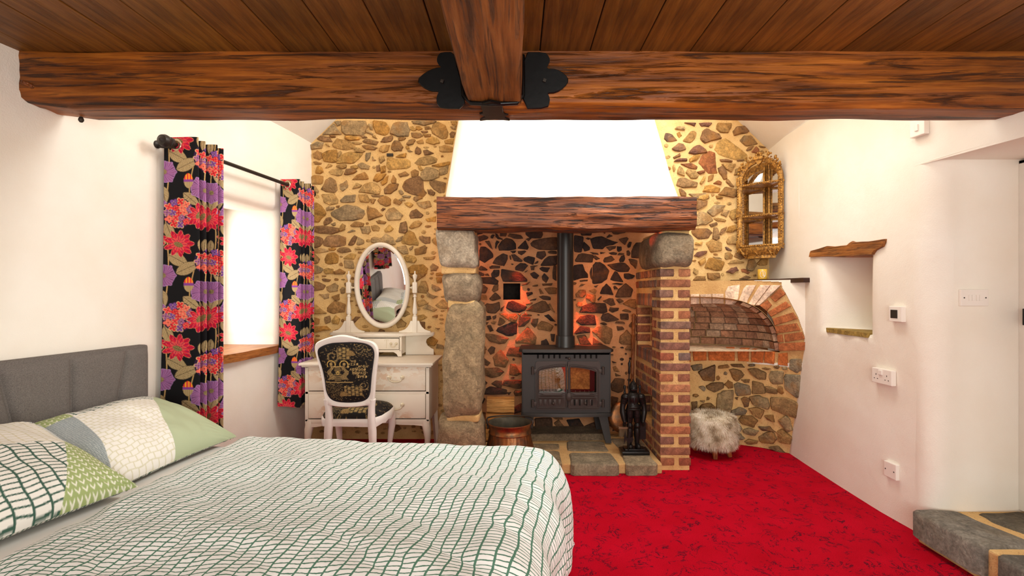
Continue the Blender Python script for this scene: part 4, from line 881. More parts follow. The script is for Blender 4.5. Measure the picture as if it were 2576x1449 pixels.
# lintel of the niche, ragged sill stone
def rpx(px, py):
    k = (px-VX)/F; y = 3.2
    for _ in range(8): y = rwx(y)/k
    return (y, H - (py-VY)/F*y)
lp = [rpx(2020+a/4.83, 570+b/4.83) for a, b in ((90,370),(100,320),(112,296),(200,272),(310,236),(400,242),(480,232),(550,224),(575,200),(615,176),(645,188),(740,182),(820,180),(920,166),(1020,150),(1012,200),(990,245),(900,292),(880,320),(870,340),(700,356),(520,375),(300,366))]
mb = MB(); mb.prism(lp, lambda u, v, d: Vector((rwx(u)+d, u, v)), .20, -.016, bev=.008)
tag(mb.build('wooden_lintel', M['lintel_wood'], smooth=30), 'gnarled oak lintel above the small wall niche', 'lintel')
mb = MB(); mb.prism([(3.45, .01), (3.40, -.012), (3.30, -.004), (3.2, -.015), (3.1, -.006), (3.0, -.014), (2.99, .19), (3.24, .205), (3.44, .03)], lambda u, v, d: Vector((rwx(u)+v, u, d)), 1.005, 1.034 , bev=.003)
tag(mb.build('niche_sill_stone', M['slate_stone'], smooth=30, color=C(172, 140, 70)), 'thin ragged slate lining the bottom of the wall niche', 'sill')

# switches and sockets
plain('white_plastic', C(240, 232, 222), .35)
plain('switch_dark', C(46, 40, 36), .4)
def wplate(px, py, w, h, th, name, label, cat):
    y, z = rpx(px, py); x = rwx(y) - wob(Vector((rwx(y), y, z)), .0)
    ang = math.atan2(rwx(y+.05)-rwx(y-.05), .1)
    o = thing(name, (x, y, z), label, cat); o.rotation_euler = (0, 0, -ang)
    return o, w, h, th
def lpart(o, name, mat, boxes, bev=.002):
    mb = MB()
    for c, sz in boxes: mb.box(c, sz, bev=bev)
    v_ = mb.v; me = bpy.data.meshes.new(name); me.from_pydata(v_, [], mb.f); me.materials.append(M[mat])
    q = bpy.data.objects.new(name, me); COL.objects.link(q); q.parent = o; return q
o, w, h_, th = wplate(2264, 790, .088, .086, .026, 'thermostat', 'white square thermostat with dark screen right of the niche', 'thermostat')
lpart(o, 'body', 'white_plastic', [((-.014, 0, 0), (.03, w, h_))], .004); lpart(o, 'screen', 'switch_dark', [((-.030, .006, -.0), (.003, .046, .046))], .0008)
o, w, h_, th = wplate(2228, 947, .147, .087, .02, 'double_socket', 'white double power socket on the right wall under the thermostat', 'socket')
lpart(o, 'face_plate', 'white_plastic', [((-.012, 0, 0), (.028, w, h_))], .004); lpart(o, 'rocker', 'white_plastic', [((-.028, .006, .022), (.008, .028, .026))], .002)
lpart(o, 'pin_hole', 'switch_dark', [((-.0262, .04 + a, b), (.001, *s_)) for a, b, s_ in ((0, .008, (.004, .009)), (.012, -.016, (.007, .004)), (-.012, -.016, (.007, .004)))] + [((-.0262, -.04 + a, b), (.001, *s_)) for a, b, s_ in ((0, .008, (.004, .009)), (.012, -.016, (.007, .004)), (-.012, -.016, (.007, .004)))], 0)
o, w, h_, th = wplate(2247, 1183, .087, .087, .02, 'blanking_plate', 'white square blanking plate low on the right wall above the carpet', 'plate')
lpart(o, 'face_plate', 'white_plastic', [((-.010, 0, 0), (.022, w, h_))], .004); lpart(o, 'screw', 'switch_dark', [((-.0215, .03, 0), (.002, .006, .006)), ((-.0215, -.03, 0), (.002, .006, .006))], 0)
o, w, h_, th = wplate(2319, 322, .087, .087, .02, 'wall_switch', 'white single switch high on the right wall just under the beam', 'switch')
lpart(o, 'face_plate', 'white_plastic', [((-.014, 0, 0), (.03, w, h_))], .004); lpart(o, 'rocker', 'white_plastic', [((-.031, 0, 0), (.008, .02, .034))], .002)
a = W(2446, 749, 2.548); o = thing('light_switch', (a[0], 2.55, a[2]), 'wide white four gang light switch on the door reveal', 'switch')
lpart(o, 'face_plate', 'white_plastic', [((0, -.008, 0), (.142, .018, .084))], .003)
for k in range(4): lpart(o, 'rocker', 'white_plastic', [((-.026 + (k % 2)*.0155 + (k//2)*.038, -.018, 0), (.014, .006, .03))], .001)
lpart(o, 'screw', 'dark_iron', [((-.055, -.0175, 0), (.006, .002, .006)), ((.055, -.0175, 0), (.006, .002, .006))], 0)
# ------------------------------------------------------------------ printed cloth: colour attribute on a fine mesh
def print_mat(name, rough=.85, bump=.25, sheen=.0, bscale=700):
    t = NT(name, rough); a = t.n('ShaderNodeVertexColor'); a.layer_name = 'print'
    t.color(a.outputs[0]); t.bump(t.noise(t.coord(), bscale, 2), bump, .002); t.b.inputs['Sheen Weight'].default_value = sheen
    t.b.inputs['Specular IOR Level'].default_value = .2; M[name] = t.m
print_mat('curtain_print'); print_mat('pillow_print'); print_mat('chair_print', .7, .3)
def c3(r, g, b): return np.array(C(r, g, b)[:3])
def paint(col, mask, c): col[mask] = c

def floral(u, v):
    """dark botanical print; u, v in metres"""
    Wt, Ht = .33, .58
    col = np.zeros(u.shape + (3,)); col[:] = c3(20, 19, 22)
    def local(cu, cv, ang=0):
        du = (u - cu + Wt/2) % Wt - Wt/2; dv = (v - cv + Ht/2) % Ht - Ht/2
        a = R(ang); return du*math.cos(a) + dv*math.sin(a), -du*math.sin(a) + dv*math.cos(a)
    tan_, tan2, cream = c3(168, 142, 98), c3(196, 172, 128), c3(226, 184, 120)
    red, red2, pur, pur2, sal = c3(206, 26, 52), c3(236, 84, 84), c3(150, 92, 140), c3(112, 62, 110), c3(246, 178, 128)
    def stem(u0, w=.0035, amp=.008, ph=0, v0=0, v1=1):
        du = (u - u0 - amp*np.sin(v/Ht*2*np.pi + ph) + Wt/2) % Wt - Wt/2
        f = (v % Ht)/Ht; m = (np.abs(du) < w) & (f > v0) & (f < v1); paint(col, m, cream*.8); paint(col, m & (np.abs(du) > w*.55), cream*.45)
    stem(.018); stem(.16, .003, .02, 1.2, .25, .8); stem(.215, .003, .014, 2.0); stem(.30, .003, .02, .4, .1, .7)
    def leaf(cu, cv, ang, L, w):
        x, y = local(cu, cv, ang); k = np.clip(1 - ((x - L*.08)/L)**2, 0, 1); wd = w*k**.8*(1 - .25*x/L)
        m = (np.abs(y) < wd) & (np.abs(x) < L); paint(col, m, tan_)
        s = np.sin((np.abs(y)*1.3 - x)*900) + .6*np.sin(x*2100 + y*700)
        paint(col, m & (s > .25), tan2); paint(col, m & (s < -1.0), tan_*.5)
        paint(col, m & ((np.abs(y) < .0012) | (np.abs(np.sin((np.abs(y)*1.1 - x)*180)) < .07)), c3(60, 46, 34)); paint(col, m & (np.abs(y) > wd - .0016), tan_*.35)
    def purple(cu, cv, r=.06, ang=0):
        x, y = local(cu, cv, ang); rr = np.hypot(x, y); th = np.arctan2(y, x)
        rad = r*(.82 + .14*np.abs(np.cos(3.5*th)) + .04*np.cos(14*th)); m = rr < rad
        paint(col, m, pur); f = np.abs(np.sin(3.5*th)); paint(col, m & (f > .985), pur2)
        paint(col, m & (np.sin(th*26 + rr*90) > .86) & (rr > r*.3), c3(176, 132, 190)); paint(col, m & (rr > rad - .0025), c3(180, 140, 196))
        d = np.hypot(x, y*1.0); paint(col, d < r*.2, c3(90, 76, 52)); paint(col, (d < r*.2) & (np.sin(x*1500)*np.sin(y*1500) > .1), c3(190, 166, 110))
    def dahlia(cu, cv, r=.068, ang=0):
        x, y = local(cu, cv, ang); y2 = y - .012; rr = np.hypot(x, y2*1.15); th = np.arctan2(y2, x)
        for k, (fr, n, sh) in enumerate(((1.0, 9, .0), (.78, 8, .3), (.55, 7, .1))):
            ph = (th*n/(2*np.pi)*1.0 + sh*n) % 1.0; pet = np.abs(ph - .5)*2
            rad = r*fr*(1.0 - .45*pet**1.6); m = rr < rad
            paint(col, m, (red, c3(222, 34, 64), red2*.92)[k]); paint(col, m & (pet > .84), c3(108, 24, 74)); paint(col, m & (rr > rad - .0024), sal if k == 0 else c3(240, 120, 96))
            paint(col, m & (pet < .10) & (rr > r*fr*.45), c3(150, 20, 70))
        e = np.hypot(x, (y2 - .006)*1.9); paint(col, e < r*.30, c3(64, 52, 40)); paint(col, (e < r*.30) & (np.sin(x*1900)*np.sin(y*2200) > .15), c3(196, 168, 104))
    def hydra(cu, cv, r=.074):
        x, y = local(cu, cv); rr = np.hypot(x, y); g = np.random.default_rng(int(cu*1000)+3)
        pts = [(0, 0)]
        for k, (rad, n) in enumerate(((.38, 6), (.74, 11))):
            for i in range(n): a = 2*np.pi*(i + .5*k)/n; pts.append((rad*r*math.cos(a) + g.uniform(-.003, .003), rad*r*math.sin(a) + g.uniform(-.003, .003)))
        pts = np.array(pts); D = np.stack([np.hypot(x-a, y-b) for a, b in pts]); i0 = np.argmin(D, 0); d0 = np.take_along_axis(D, i0[None], 0)[0]
        px_, py_ = x - pts[i0, 0], y - pts[i0, 1]; th = np.arctan2(py_, px_) + i0*1.3
        pet = np.abs(np.cos(2*th)); rad = r*.27*(.55 + .5*pet); m = d0 < rad; m0 = rr < r*.98
        paint(col, m0 & ~m, c3(52, 30, 66))
        pal = [c3(214, 44, 54), c3(238, 112, 94), pur, c3(226, 66, 70), c3(122, 78, 150)]
        for k in range(5): paint(col, m & (i0 % 5 == k), pal[k])
        paint(col, m & (d0 > rad - .0032) & (i0 % 3 != 2), c3(248, 196, 140)); paint(col, m & (pet < .12), c3(250, 190, 130)); paint(col, d0 < .0028, c3(60, 20, 30))
    def bud(cu, cv, ang=0):
        x, y = local(cu, cv, ang); w = .026*np.clip(1 - (y/.042)**2, 0, 1)**.6
        m = (np.abs(x) < w) & (np.abs(y) < .042); up = y < .006
        paint(col, m & up, c3(224, 52, 60)); paint(col, m & up & (np.sin(x*420) > .25), c3(250, 170, 44)); paint(col, m & up & (y > -.008), c3(140, 70, 150))
        paint(col, m & ~up, tan_); paint(col, m & ~up & (np.sin(x*600) > .5), tan2)
    leaf(.075, .105, 28, .062, .036); leaf(.125, .155, -25, .070, .034); leaf(.145, .345, 40, .055, .028); leaf(.0, .32, 80, .05, .026); leaf(.03, .53, 70, .06, .028)
    leaf(.25, .19, 70, .065, .034); leaf(.22, .33, 110, .06, .032); leaf(.27, .50, 60, .055, .027); leaf(.31, .02, -40, .05, .025); leaf(.20, .02, 95, .04, .02)
    purple(.000, .195, .070); purple(.205, .285, .066, 40); purple(.295, .40, .068, 80); hydra(.08, .425, .086); hydra(.245, .115, .082); dahlia(.085, .005, .088, 20); dahlia(.205, .445, .078, 120); dahlia(.30, .555, .064, 60)
    bud(.135, .245); bud(.30, .27, 20)
    return col

ROD0, ROD1, RODZ = 2.72, 4.14, 2.105
def rodp(y): return Vector((-2.296 + .14*y, y, RODZ))
plain('rod_metal', C(52, 46, 42), .45, .5); plain('ring_metal', C(196, 176, 150), .28, .9)
rod = thing('curtain_rod', rodp(3.4), 'dark metal curtain rod with turned ends above the window', 'curtain rod')
mb = MB(); mb.tube([rodp(ROD0+.03), rodp(ROD1-.03)], .0125, 14); mb.build('pole', M['rod_metal'], rod, smooth=60)
for y, s in ((ROD0+.03, -1), (ROD1-.03, 1)):
    mb = MB(); q = rodp(y); path = [q + LD*s*a for a in (-.012, 0, .004, .02, .024, .03, .05, .066, .07, .078, .083)]
    mb.tube(path, [.016, .02, .03, .03, .024, .031, .034, .028, .016, .008, .001], 18); mb.build('finial', M['rod_metal'], rod, smooth=50)
for y in (2.775, 4.10):
    mb = MB(); q = rodp(y); w0 = Vector((lwx(y), y, RODZ)); mb.tube([q + Vector((0, 0, -.016)), q*.5 + w0*.5 + Vector((0, 0, -.016)), w0 - LN*.01 + Vector((0, 0, -.01))], .007, 8); mb.lathe([(.022, -.012), (.022, .004), (.010, .012)], w0, 16, 'X'); mb.build('wall_bracket', M['rod_metal'], rod, smooth=50)

def curtain_mesh(L, k, A, parent, seed):
    nu, nv = 540, 640; s = np.linspace(0, 1, nu); 
    def prof(s_, z_):
        ph = 2*np.pi*k*s_; w = np.sin(ph*.5 + seed)*.12
        flare = 1 + .25*(1-z_)
        off = .028 - A*np.cos(ph)*(1 + w)*(1 + .18*(1-z_)*np.sin(3.1*s_ + seed))
        tt = L*(s_ + .012*np.sin(2*ph)) * (1 + .0*z_) + .010*(1-z_)*np.sin(5*s_ + seed*2) - .03*(1-z_)**2*(1-s_)
        return tt, off*flare**.3
    t0, o0 = prof(s, np.ones_like(s)); arc = np.concatenate([[0], np.cumsum(np.hypot(np.diff(t0), np.diff(o0)))])
    z = np.linspace(0, 1, nv)[::-1]; S, Z = np.meshgrid(s, z); T, O = prof(S, Z); V = (1 - Z)*1.745; U = np.tile(arc, (nv, 1))
    base = np.array(parent.location); ln = np.array(LN); ld = np.array(LD)
    P = base + T[..., None]*ld + O[..., None]*ln; P[..., 2] = 2.148 - V + .004*np.sin(S*40)*(Z < .02)
    o = grid_mesh('cloth', P, M['curtain_print'], parent, sum(floral(U + a_, V + b_) for a_ in (-.0006, .0006) for b_ in (-.0007, .0007))/4)
    return o
def rings_for(parent, L, k):
    for i in range(int(2*k)):
        y = (i + .42)/(2*k)*L; q = Vector(parent.location) + LD*y
        mb = MB(); a = LN*.20 + LD*.98; n_ = LD; e1 = LN; e2 = Vector((0, 0, 1)); pr = []
        for j in range(22):
            th = 2*math.pi*j/22; pr.append(q + e1*math.cos(th)*.027 + e2*math.sin(th)*.027)
        n2 = 6; vs = []; fs = []
        for j in range(22):
            rad = (pr[j] - q).normalized()
            for m_ in range(n2):
                ps = 2*math.pi*m_/n2; vs.append(pr[j] + rad*math.cos(ps)*.0065 + n_*math.sin(ps)*.0045)
        for j in range(22):
            for m_ in range(n2): fs.append((j*n2+m_, j*n2+(m_+1) % n2, ((j+1) % 22)*n2+(m_+1) % n2, ((j+1) % 22)*n2+m_))
        mb.add(vs, fs); mb.build('eyelet_ring', M['ring_metal'], parent, smooth=60)
GC = 'floral curtains'
cu1 = thing('curtain', rodp(2.765), 'black floral eyelet curtain hanging nearest the bed headboard', 'curtain', GC)
c1 = curtain_mesh(.255, 3.5, .084, cu1, .4); rings_for(cu1, .255, 3.5)
def dup(root, loc, label, rz=0, scale=None, group=None):
    r = root.copy(); COL.objects.link(r); r.location = loc; r['label'] = label; r.rotation_euler.z = rz; ORG[r.name] = Vector(loc)
    if group: r['group'] = group
    if scale: r.scale = scale
    for ch_ in list(root.children):
        c = ch_.copy(); COL.objects.link(c); c.parent = r
        for g in ch_.children:
            d = g.copy(); COL.objects.link(d); d.parent = c
    return r
dup(cu1, rodp(3.80), 'black floral eyelet curtain at the far end of the rod behind the dressing table', 0, (.8, 1.08, 1))
dup(cu1, (lwx(1.3) + .09, 1.28, RODZ), 'short floral curtain above the bed seen only in the oval mirror', 0, (1, 1.3, .6))

# ------------------------------------------------------------------ bed
BO = Vector((-1.965, 2.665, 0)); BU = Vector((.990, -.1386, 0)); BV = Vector((-.1386, -.990, 0))
def bp(u, v, z): return BO + BU*u + BV*v + Vector((0, 0, z))
t = NT('grey_fabric', .95); v = t.coord()
f = t.noise(t.coord((1, 1, 6)), 160, 3); g = t.noise(t.coord((6, 6, 1)), 160, 3)
t.color(t.mix(t.ramp(t.math('ADD', t.math('MULTIPLY', f, .5), t.math('MULTIPLY', g, .5)), [(.35, 0), (.65, 1)]), C(84, 78, 74), C(132, 124, 118))); t.bump(g, .5, .003); M['grey_fabric'] = t.m
plain('white_sheet', C(240, 235, 228), .9, nscale=4, namt=.03, bump=.3, bscale=14)
bed = thing('bed', bp(1.0, .75, 0), 'double bed with grey upholstered headboard along the left wall', 'bed')
def bbox_m(mb, u0, u1, v0, v1, z0, z1, bev):
    b = MB(); b.box(((u0+u1)/2, (v0+v1)/2, (z0+z1)/2), (u1-u0, v1-v0, z1-z0), bev=bev)
    mb.add([bp(q.x, q.y, q.z) for q in b.v], b.f)
mb = MB(); bbox_m(mb, -.075, -.012, -.0, 1.52, .05, 1.0, .012); hb = mb.build('headboard', M['grey_fabric'], bed, smooth=40)
seams = [(.0, .0), (.128, .172), (.405, .405), (.695, .65), (.965, .965), (1.20, 1.25), (1.52, 1.52)]
for (a, b), (c, d) in zip(seams, seams[1:]):
    g_ = .003; mb = MB(); nz, nw = 40, 44; z0, z1 = .30, .985; vs = []; fs = []
    def vl(z, a_, b_): return b_ + (a_-b_)*min(max((z-.78)/(.985-.78), -2.2), 1)
    for j in range(nz+1):
        z = z0 + (z1-z0)*j/nz
        for i in range(nw+1):
            f = i/nw; f = .5 - .5*math.cos(math.pi*f); va = vl(z, a, b)+g_; vb = vl(z, c, d)-g_; e = min(f, 1-f)*(vb-va); ez = min((1-j/nz)*(z1-z0), .05)
            puff = .024*(1 - math.exp(-e/.014))*(1 - math.exp(-ez/.012))
            vs.append(bp(-.014 + puff, va + (vb-va)*f, z))
    for j in range(nz):
        for i in range(nw): fs.append((j*(nw+1)+i, j*(nw+1)+i+1, (j+1)*(nw+1)+i+1, (j+1)*(nw+1)+i))
    mb.add(vs, fs); mb.build('padded_panel', M['grey_fabric'], hb, smooth=60)
mb = MB(); bbox_m(mb, .0, 2.06, .02, 1.50, .10, .27, .03); mb.build('base', M['grey_fabric'], bed, smooth=40)
mb = MB(); bbox_m(mb, .0, 2.06, .01, 1.51, .27, .488, .05); mb.build('mattress', M['white_sheet'], bed, smooth=60)
for a, b in ((.08, .1), (.08, 1.42), (1.98, .1), (1.98, 1.42)):
    mb = MB(); q = bp(a, b, 0); mb.tube([q, q + Vector((0, 0, .11))], [.022, .03], 12); mb.build('leg', M['black'], bed, smooth=40)

t = NT('duvet_print', .9); uvn = t.n('ShaderNodeUVMap'); sep = t.n('ShaderNodeSeparateXYZ'); t.l(uvn.outputs[0], sep.inputs[0])
n1 = t.noise(uvn.outputs[0], 26, 3); n2 = t.noise(uvn.outputs[0], 6, 2)
U = t.math('ADD', sep.outputs[0], t.math('ADD', t.math('MULTIPLY', t.math('SUBTRACT', n1, .5), .004), t.math('MULTIPLY', t.math('SUBTRACT', n2, .5), .014)))
cu_ = t.math('DIVIDE', U, .0375); cell = t.math('FLOOR', cu_); fu = t.math('FRACT', cu_)
wn = t.n('ShaderNodeTexWhiteNoise', noise_dimensions='1D'); t.l(cell, wn.inputs['W'])
n3 = t.noise(uvn.outputs[0], 60, 3)
Vv = t.math('ADD', t.math('DIVIDE', t.math('ADD', sep.outputs[1], t.math('MULTIPLY', t.math('SUBTRACT', n3, .5), .006)), .0170), t.math('ADD', wn.outputs[0], t.math('MULTIPLY', fu, .25)))
fv = t.math('FRACT', Vv)
thick = t.ramp(fu, [(.135, 1.0), (.165, 0.0)]); thin = t.ramp(fv, [(.19, 1.0), (.26, 0.0)])
ln = t.math('MAXIMUM', thick, thin)
t.color(t.mix(ln, C(249, 249, 247), t.mix(t.math('MULTIPLY', thick, .35), C(84, 126, 106), C(98, 142, 120)))); t.bump(t.noise(t.coord(), 500, 2), .2, .002); t.b.inputs['Specular IOR Level'].default_value = .15
M['duvet_print'] = t.m
nu, nv = 330, 300
a = np.linspace(0, 1, nu); b = np.linspace(0, 1, nv); Aa, Bb = np.meshgrid(a, b)
Vc = -.42 + Bb*2.35                               # across the bed
U0 = .555 + .115*np.clip(Vc, 0, 1.5)
Uc = U0 + Aa*(2.70 - U0)
def fold(s, edge, rad):
    """distance s along the cloth -> (forward, drop) round an edge"""
    st = edge - rad; x = np.minimum(s, st); ang = np.clip((s - st)/rad, 0, np.pi/2)
    f = x + rad*np.sin(ang); drop = rad*(1 - np.cos(ang)) + np.maximum(s - st - rad*np.pi/2, 0)
    return f, drop
fu_, du_ = fold(Uc, 2.19, .16); fv1, dv1 = fold(Vc - .75, .84, .12); fv2, dv2 = fold(-(Vc - .75), .80, .10)
vv = np.where(Vc > .75, .75 + fv1, .75 - fv2); dv = np.where(Vc > .75, dv1, dv2)
drop = (du_**3 + dv**3 + 1e-12)**(1/3)
puff = .035*np.exp(-((vv-.75)/.55)**4)*np.clip((Uc-U0)/.10, 0, 1)**.6
zz = .500 + puff - drop
zz = np.where(Aa < .02, zz, zz)
edge_roll = np.clip(1 - (Uc-U0)/.05, 0, 1); zz -= .03*edge_roll**2
def nz_(x, y, sc, seed): return np.vectorize(lambda p, q: mnoise.noise(Vector((p*sc, q*sc, seed))))(x, y)
dd = (Uc + .55*Vc)*.8; ee = (Vc*.9 - .5*Uc)
wr = .020*np.vectorize(lambda p, q: mnoise.noise(Vector((p*2.2, q*5.0, 1.3))))(dd, ee) + .010*np.vectorize(lambda p, q: mnoise.noise(Vector((p*5, q*11, 4.1))))(dd, ee) + .004*np.vectorize(lambda p, q: mnoise.noise(Vector((p*13, q*22, 7.1))))(dd, ee)
flat = np.clip(1 - drop/.25, 0, 1); zz = np.maximum(zz + wr*(.3 + .7*flat), .06 + .05*0)
hang = np.clip(drop/.2, 0, 1); fu2 = fu_ + .03*hang*np.sin(Vc*14)*(du_ > dv) + wr*.8*hang; vv2 = vv + .03*hang*np.sin(Uc*12)*(dv > du_) 
P = np.array(BO)[None, None] + fu2[..., None]*np.array(BU) + vv2[..., None]*np.array(BV); P[..., 2] = zz
UV = np.stack([Uc + .0*Vc, Vc], -1)
dv_o = grid_mesh('duvet', P, M['duvet_print'], None, None, UV)
tag(dv_o, 'white duvet with green hand drawn grid print spread over the bed', 'duvet')
md = dv_o.modifiers.new('thick', 'SOLIDIFY'); md.thickness = .035; md.offset = -1

def brickp(x, y, cw, ch_, lw, lh, wob_=.003):
    x = x + wob_*np.sin(y*60); y = y + wob_*np.sin(x*45 + 1)
    c = np.floor(x/cw); off = (c*.37) % 1.0
    return ((x/cw) % 1.0 < lw) | (((y/ch_) + off) % 1.0 < lh)
def chevp(x, y, cw, ch_):
    fx = (x/cw) % 1.0 - .5; f = ((y/ch_) + np.abs(fx)*1.6) % 1.0
    return (f < .34) & (np.abs(fx) < .33)
def pillow_cols(a, b, kind):
    x, y = a*.36, b*.25; col = np.zeros(a.shape + (3,)); white, green, dk, sage, lime = c3(240, 236, 228), c3(70, 102, 88), c3(64, 96, 82), c3(182, 192, 158), c3(164, 178, 118)
    col[:] = white; cream = c3(218, 212, 186); gb = c3(150, 158, 160)
    wx = .02*np.sin(y*9)
    if kind == 'far':
        br_ = brickp(y, x, .021, .032, .16, .14); col[br_] = cream
        top = b < -.52 - .10*a; m = top & (a < .58 + .25*b); col[m] = white; col[m & brickp(x, y, .036, .018, .17, .22)] = dk
        g = np.interp(b, [-1, -.9, -.5, .1, .6, 1], [-1.05, -1.0, -.62, -.25, -.05, .05]); sg = a < g; col[sg] = sage
        lx = a > .60 + .25*b; m = lx & (b < -.55); col[m] = lime; col[m & chevp(x, y, .024, .020)] = c3(232, 230, 206)
        m = lx & (b >= -.55); col[m] = gb; s = .5*np.sin(x*900)*np.sin(y*170 + 40*x) + .5*np.sin(y*1000)*np.sin(x*130) + rng.normal(0, .35, a.shape); col[m & (s > .3)] = c3(196, 200, 198); col[m & (s < -.55)] = c3(122, 134, 136)
    else:
        col[brickp(x, y, .034, .017, .14, .2)] = cream
        m = b > .02 + .05*np.sin(a*5); col[m] = white; col[m & brickp(x, y, .048, .0165, .14, .26)] = dk
        m = (b > -.08) & (a < -.80 + .48*b); col[m] = lime; col[m & chevp(x, y, .023, .019)] = c3(240, 238, 220)
        m = (b <= -.08) & (a < -.86); col[m] = c3(206, 208, 204)
    return col
def pillow(name, cu_, cv_, cz_, tilt, yaw, kind, label, ln_=.385, wd=.27, T=.125, roll=0):
    ea = BV*1.0; eb = BU*math.cos(tilt) + Vector((0, 0, -math.sin(tilt)))
    rot = Matrix.Rotation(yaw, 3, Vector((0, 0, 1))); ea = rot @ ea; eb = rot @ eb; nn = ea.cross(eb).normalized()
    if nn.z < 0: nn = -nn
    if roll: q = Matrix.Rotation(roll, 3, eb); ea = q @ ea; nn = q @ nn
    c = np.array(bp(cu_, cv_, cz_)); n1, n2 = 360, 260
    o = thing(name, bp(cu_, cv_, cz_ - .08), label, 'pillow', 'patchwork pillows')
    for sgn, part_ in ((1, 'cover_front'), (-1, 'cover_back')):
        if sgn < 0: n1, n2 = 130, 90
        a_, b_ = np.meshgrid(np.linspace(-1, 1, n1), np.linspace(-1, 1, n2))
        h = np.clip((1 - np.abs(a_)**2.6), 0, 1)**.55*np.clip((1 - np.abs(b_)**2.3), 0, 1)**.55*T
        xx = a_*ln_*(1 - .055*(1 - b_**2)); yy = b_*wd*(1 - .06*(1 - a_**2))
        sd = 2.0 if kind == 'far' else 9.0
        w = np.vectorize(lambda p, q: mnoise.noise(Vector((p*6, q*6, sd))) + .5*mnoise.noise(Vector((p*17, q*9, sd))))(xx, yy)
        hh = sgn*h*(1 if sgn > 0 else .55) + w*.016*(h/T) 
        # radiating creases at the corners
        hh = hh + .004*np.sin(12*np.arctan2(np.abs(b_)-1.05, np.abs(a_)-1.05)*3)*np.exp(-((1-np.abs(a_))**2 + (1-np.abs(b_))**2)*9)*(h > .004)
        P_ = c + xx[..., None]*np.array(ea) + yy[..., None]*np.array(eb) + hh[..., None]*np.array(nn)
        if sgn > 0: cl = sum(pillow_cols(a_ + e_, b_ + f_, kind) for e_ in (-.0014, .0014) for f_ in (-.002, .002))/4
        else:
            cl = np.zeros(a_.shape + (3,)); cl[:] = c3(240, 236, 228); cl[brickp(a_*.36, b_*.25, .012, .05, .45, .12)] = c3(70, 102, 88)
        grid_mesh(part_, P_, M['pillow_print'], o, cl)
    return o
pillow('pillow', .245, .36, .612, R(21), R(2), 'far', 'green and white patchwork pillow at the far side by the curtain', roll=R(0))
pillow('pillow', .305, 1.04, .635, R(23), R(-3), 'near', 'dark green grid and lime chevron pillow nearest the camera', .40, .285, .135)

# ------------------------------------------------------------------ dressing table with oval mirror
t = NT('distressed_white', .5); v = t.coord()
n_ = t.noise(t.coord((1, 1, 2.2)), 26, 4, .6); msk = t.ramp(n_, [(.62, 0.0), (.66, 1.0)])
base = t.mix(t.ramp(t.noise(v, 5, 3), [(.3, 0), (.7, 1)]), C(238, 228, 210), C(230, 216, 196))
t.color(t.mix(t.math('MULTIPLY', msk, .12), base, C(206, 150, 96))); M['cream_paint'] = t.m
t = NT('drawer_paint', .5); v = t.coord(); n_ = t.noise(t.coord((1, 1, 1.8)), 17, 5, .62); side_ = t.noise(v, 3.0, 1)
base = C(238, 226, 206); msk = t.math('MULTIPLY', t.ramp(n_, [(.50, 0.0), (.55, 1.0)]), t.ramp(side_, [(.40, 0.0), (.54, 1.0)]))
t.color(t.mix(t.math('MULTIPLY', msk, .55), base, C(208, 150, 92))); M['drawer_paint'] = t.m
plain('handle_white', C(222, 208, 180), .35, .2)
dt = thing('dressing_table', (-1.145, 4.0, 0), 'cream painted dressing table with two wide worn drawers', 'dressing table')
mb = MB(); mb.box((-1.145, 4.01, .732), (1.02, .50, .02), bev=.007); mb.box((-1.145, 4.015, .716), (.99, .47, .016), bev=.005); mb.build('table_top', M['cream_paint'], dt, smooth=40)
mb = MB(); x0, x1, yf, yb = -1.62, -.67, 3.80, 4.24
mb.box((x0+.013, 4.02, .50), (.026, .44, .42), bev=.003); mb.box((x1-.013, 4.02, .50), (.026, .44, .42), bev=.003); mb.box((-1.145, 4.235, .50), (.95, .012, .42))
for z in (.718, .518, .300): mb.box((-1.145, 3.812, z-.008), (.95, .024, .020 if z > .31 else .03), bev=.002)
mb.box((-1.145, 4.02, .30), (.92, .42, .012))
mb.build('carcass', M['cream_paint'], dt, smooth=40)
mb = MB(); ap = [(x0, .30)] + [(x0 + (x1-x0)*k/24, .285 - .035*abs(math.cos(math.pi*k/24))**3 - .006*math.sin(k*.8)) for k in range(25)] + [(x1, .30)]
mb.prism(ap, lambda u, v, d: Vector((u, d, v)), 3.82, 3.802, bev=.002); mb.build('apron', M['cream_paint'], dt, smooth=40)
def handle(par, x, y, z, w=.05, sc=1.0):
    mb = MB()
    for s in (-1, 1):
        mb.lathe([(.016*sc, .0), (.017*sc, .004), (.012*sc, .009), (.006*sc, .012), (.006*sc, .02)], (0, 0, 0), 14, 'Y'); n0 = len(mb.v) - 5*14
        for i in range(n0, len(mb.v)): q = mb.v[i]; mb.v[i] = Vector((x + s*w + q.x, y - q.y, z + q.z))
    pth = [Vector((x + w*math.cos(math.pi*k/12), y - .018, z - .004 - .030*sc*math.sin(math.pi*k/12)**.8)) for k in range(13)]
    mb.tube(pth, [.004*sc + .0025*sc*math.sin(math.pi*k/12) for k in range(13)], 8); mb.build('handle', M['handle_white'], par, smooth=50)
for zc, zh in ((.617, .180), (.408, .184)):
    mb = MB(); mb.box((-1.145, 3.806, zc), (.892, .022, zh), bev=.004); dr = mb.build('drawer', M['drawer_paint'], dt, smooth=40)
    for hx in (-.922, -1.368): handle(dr, hx, 3.795, zc + .012)
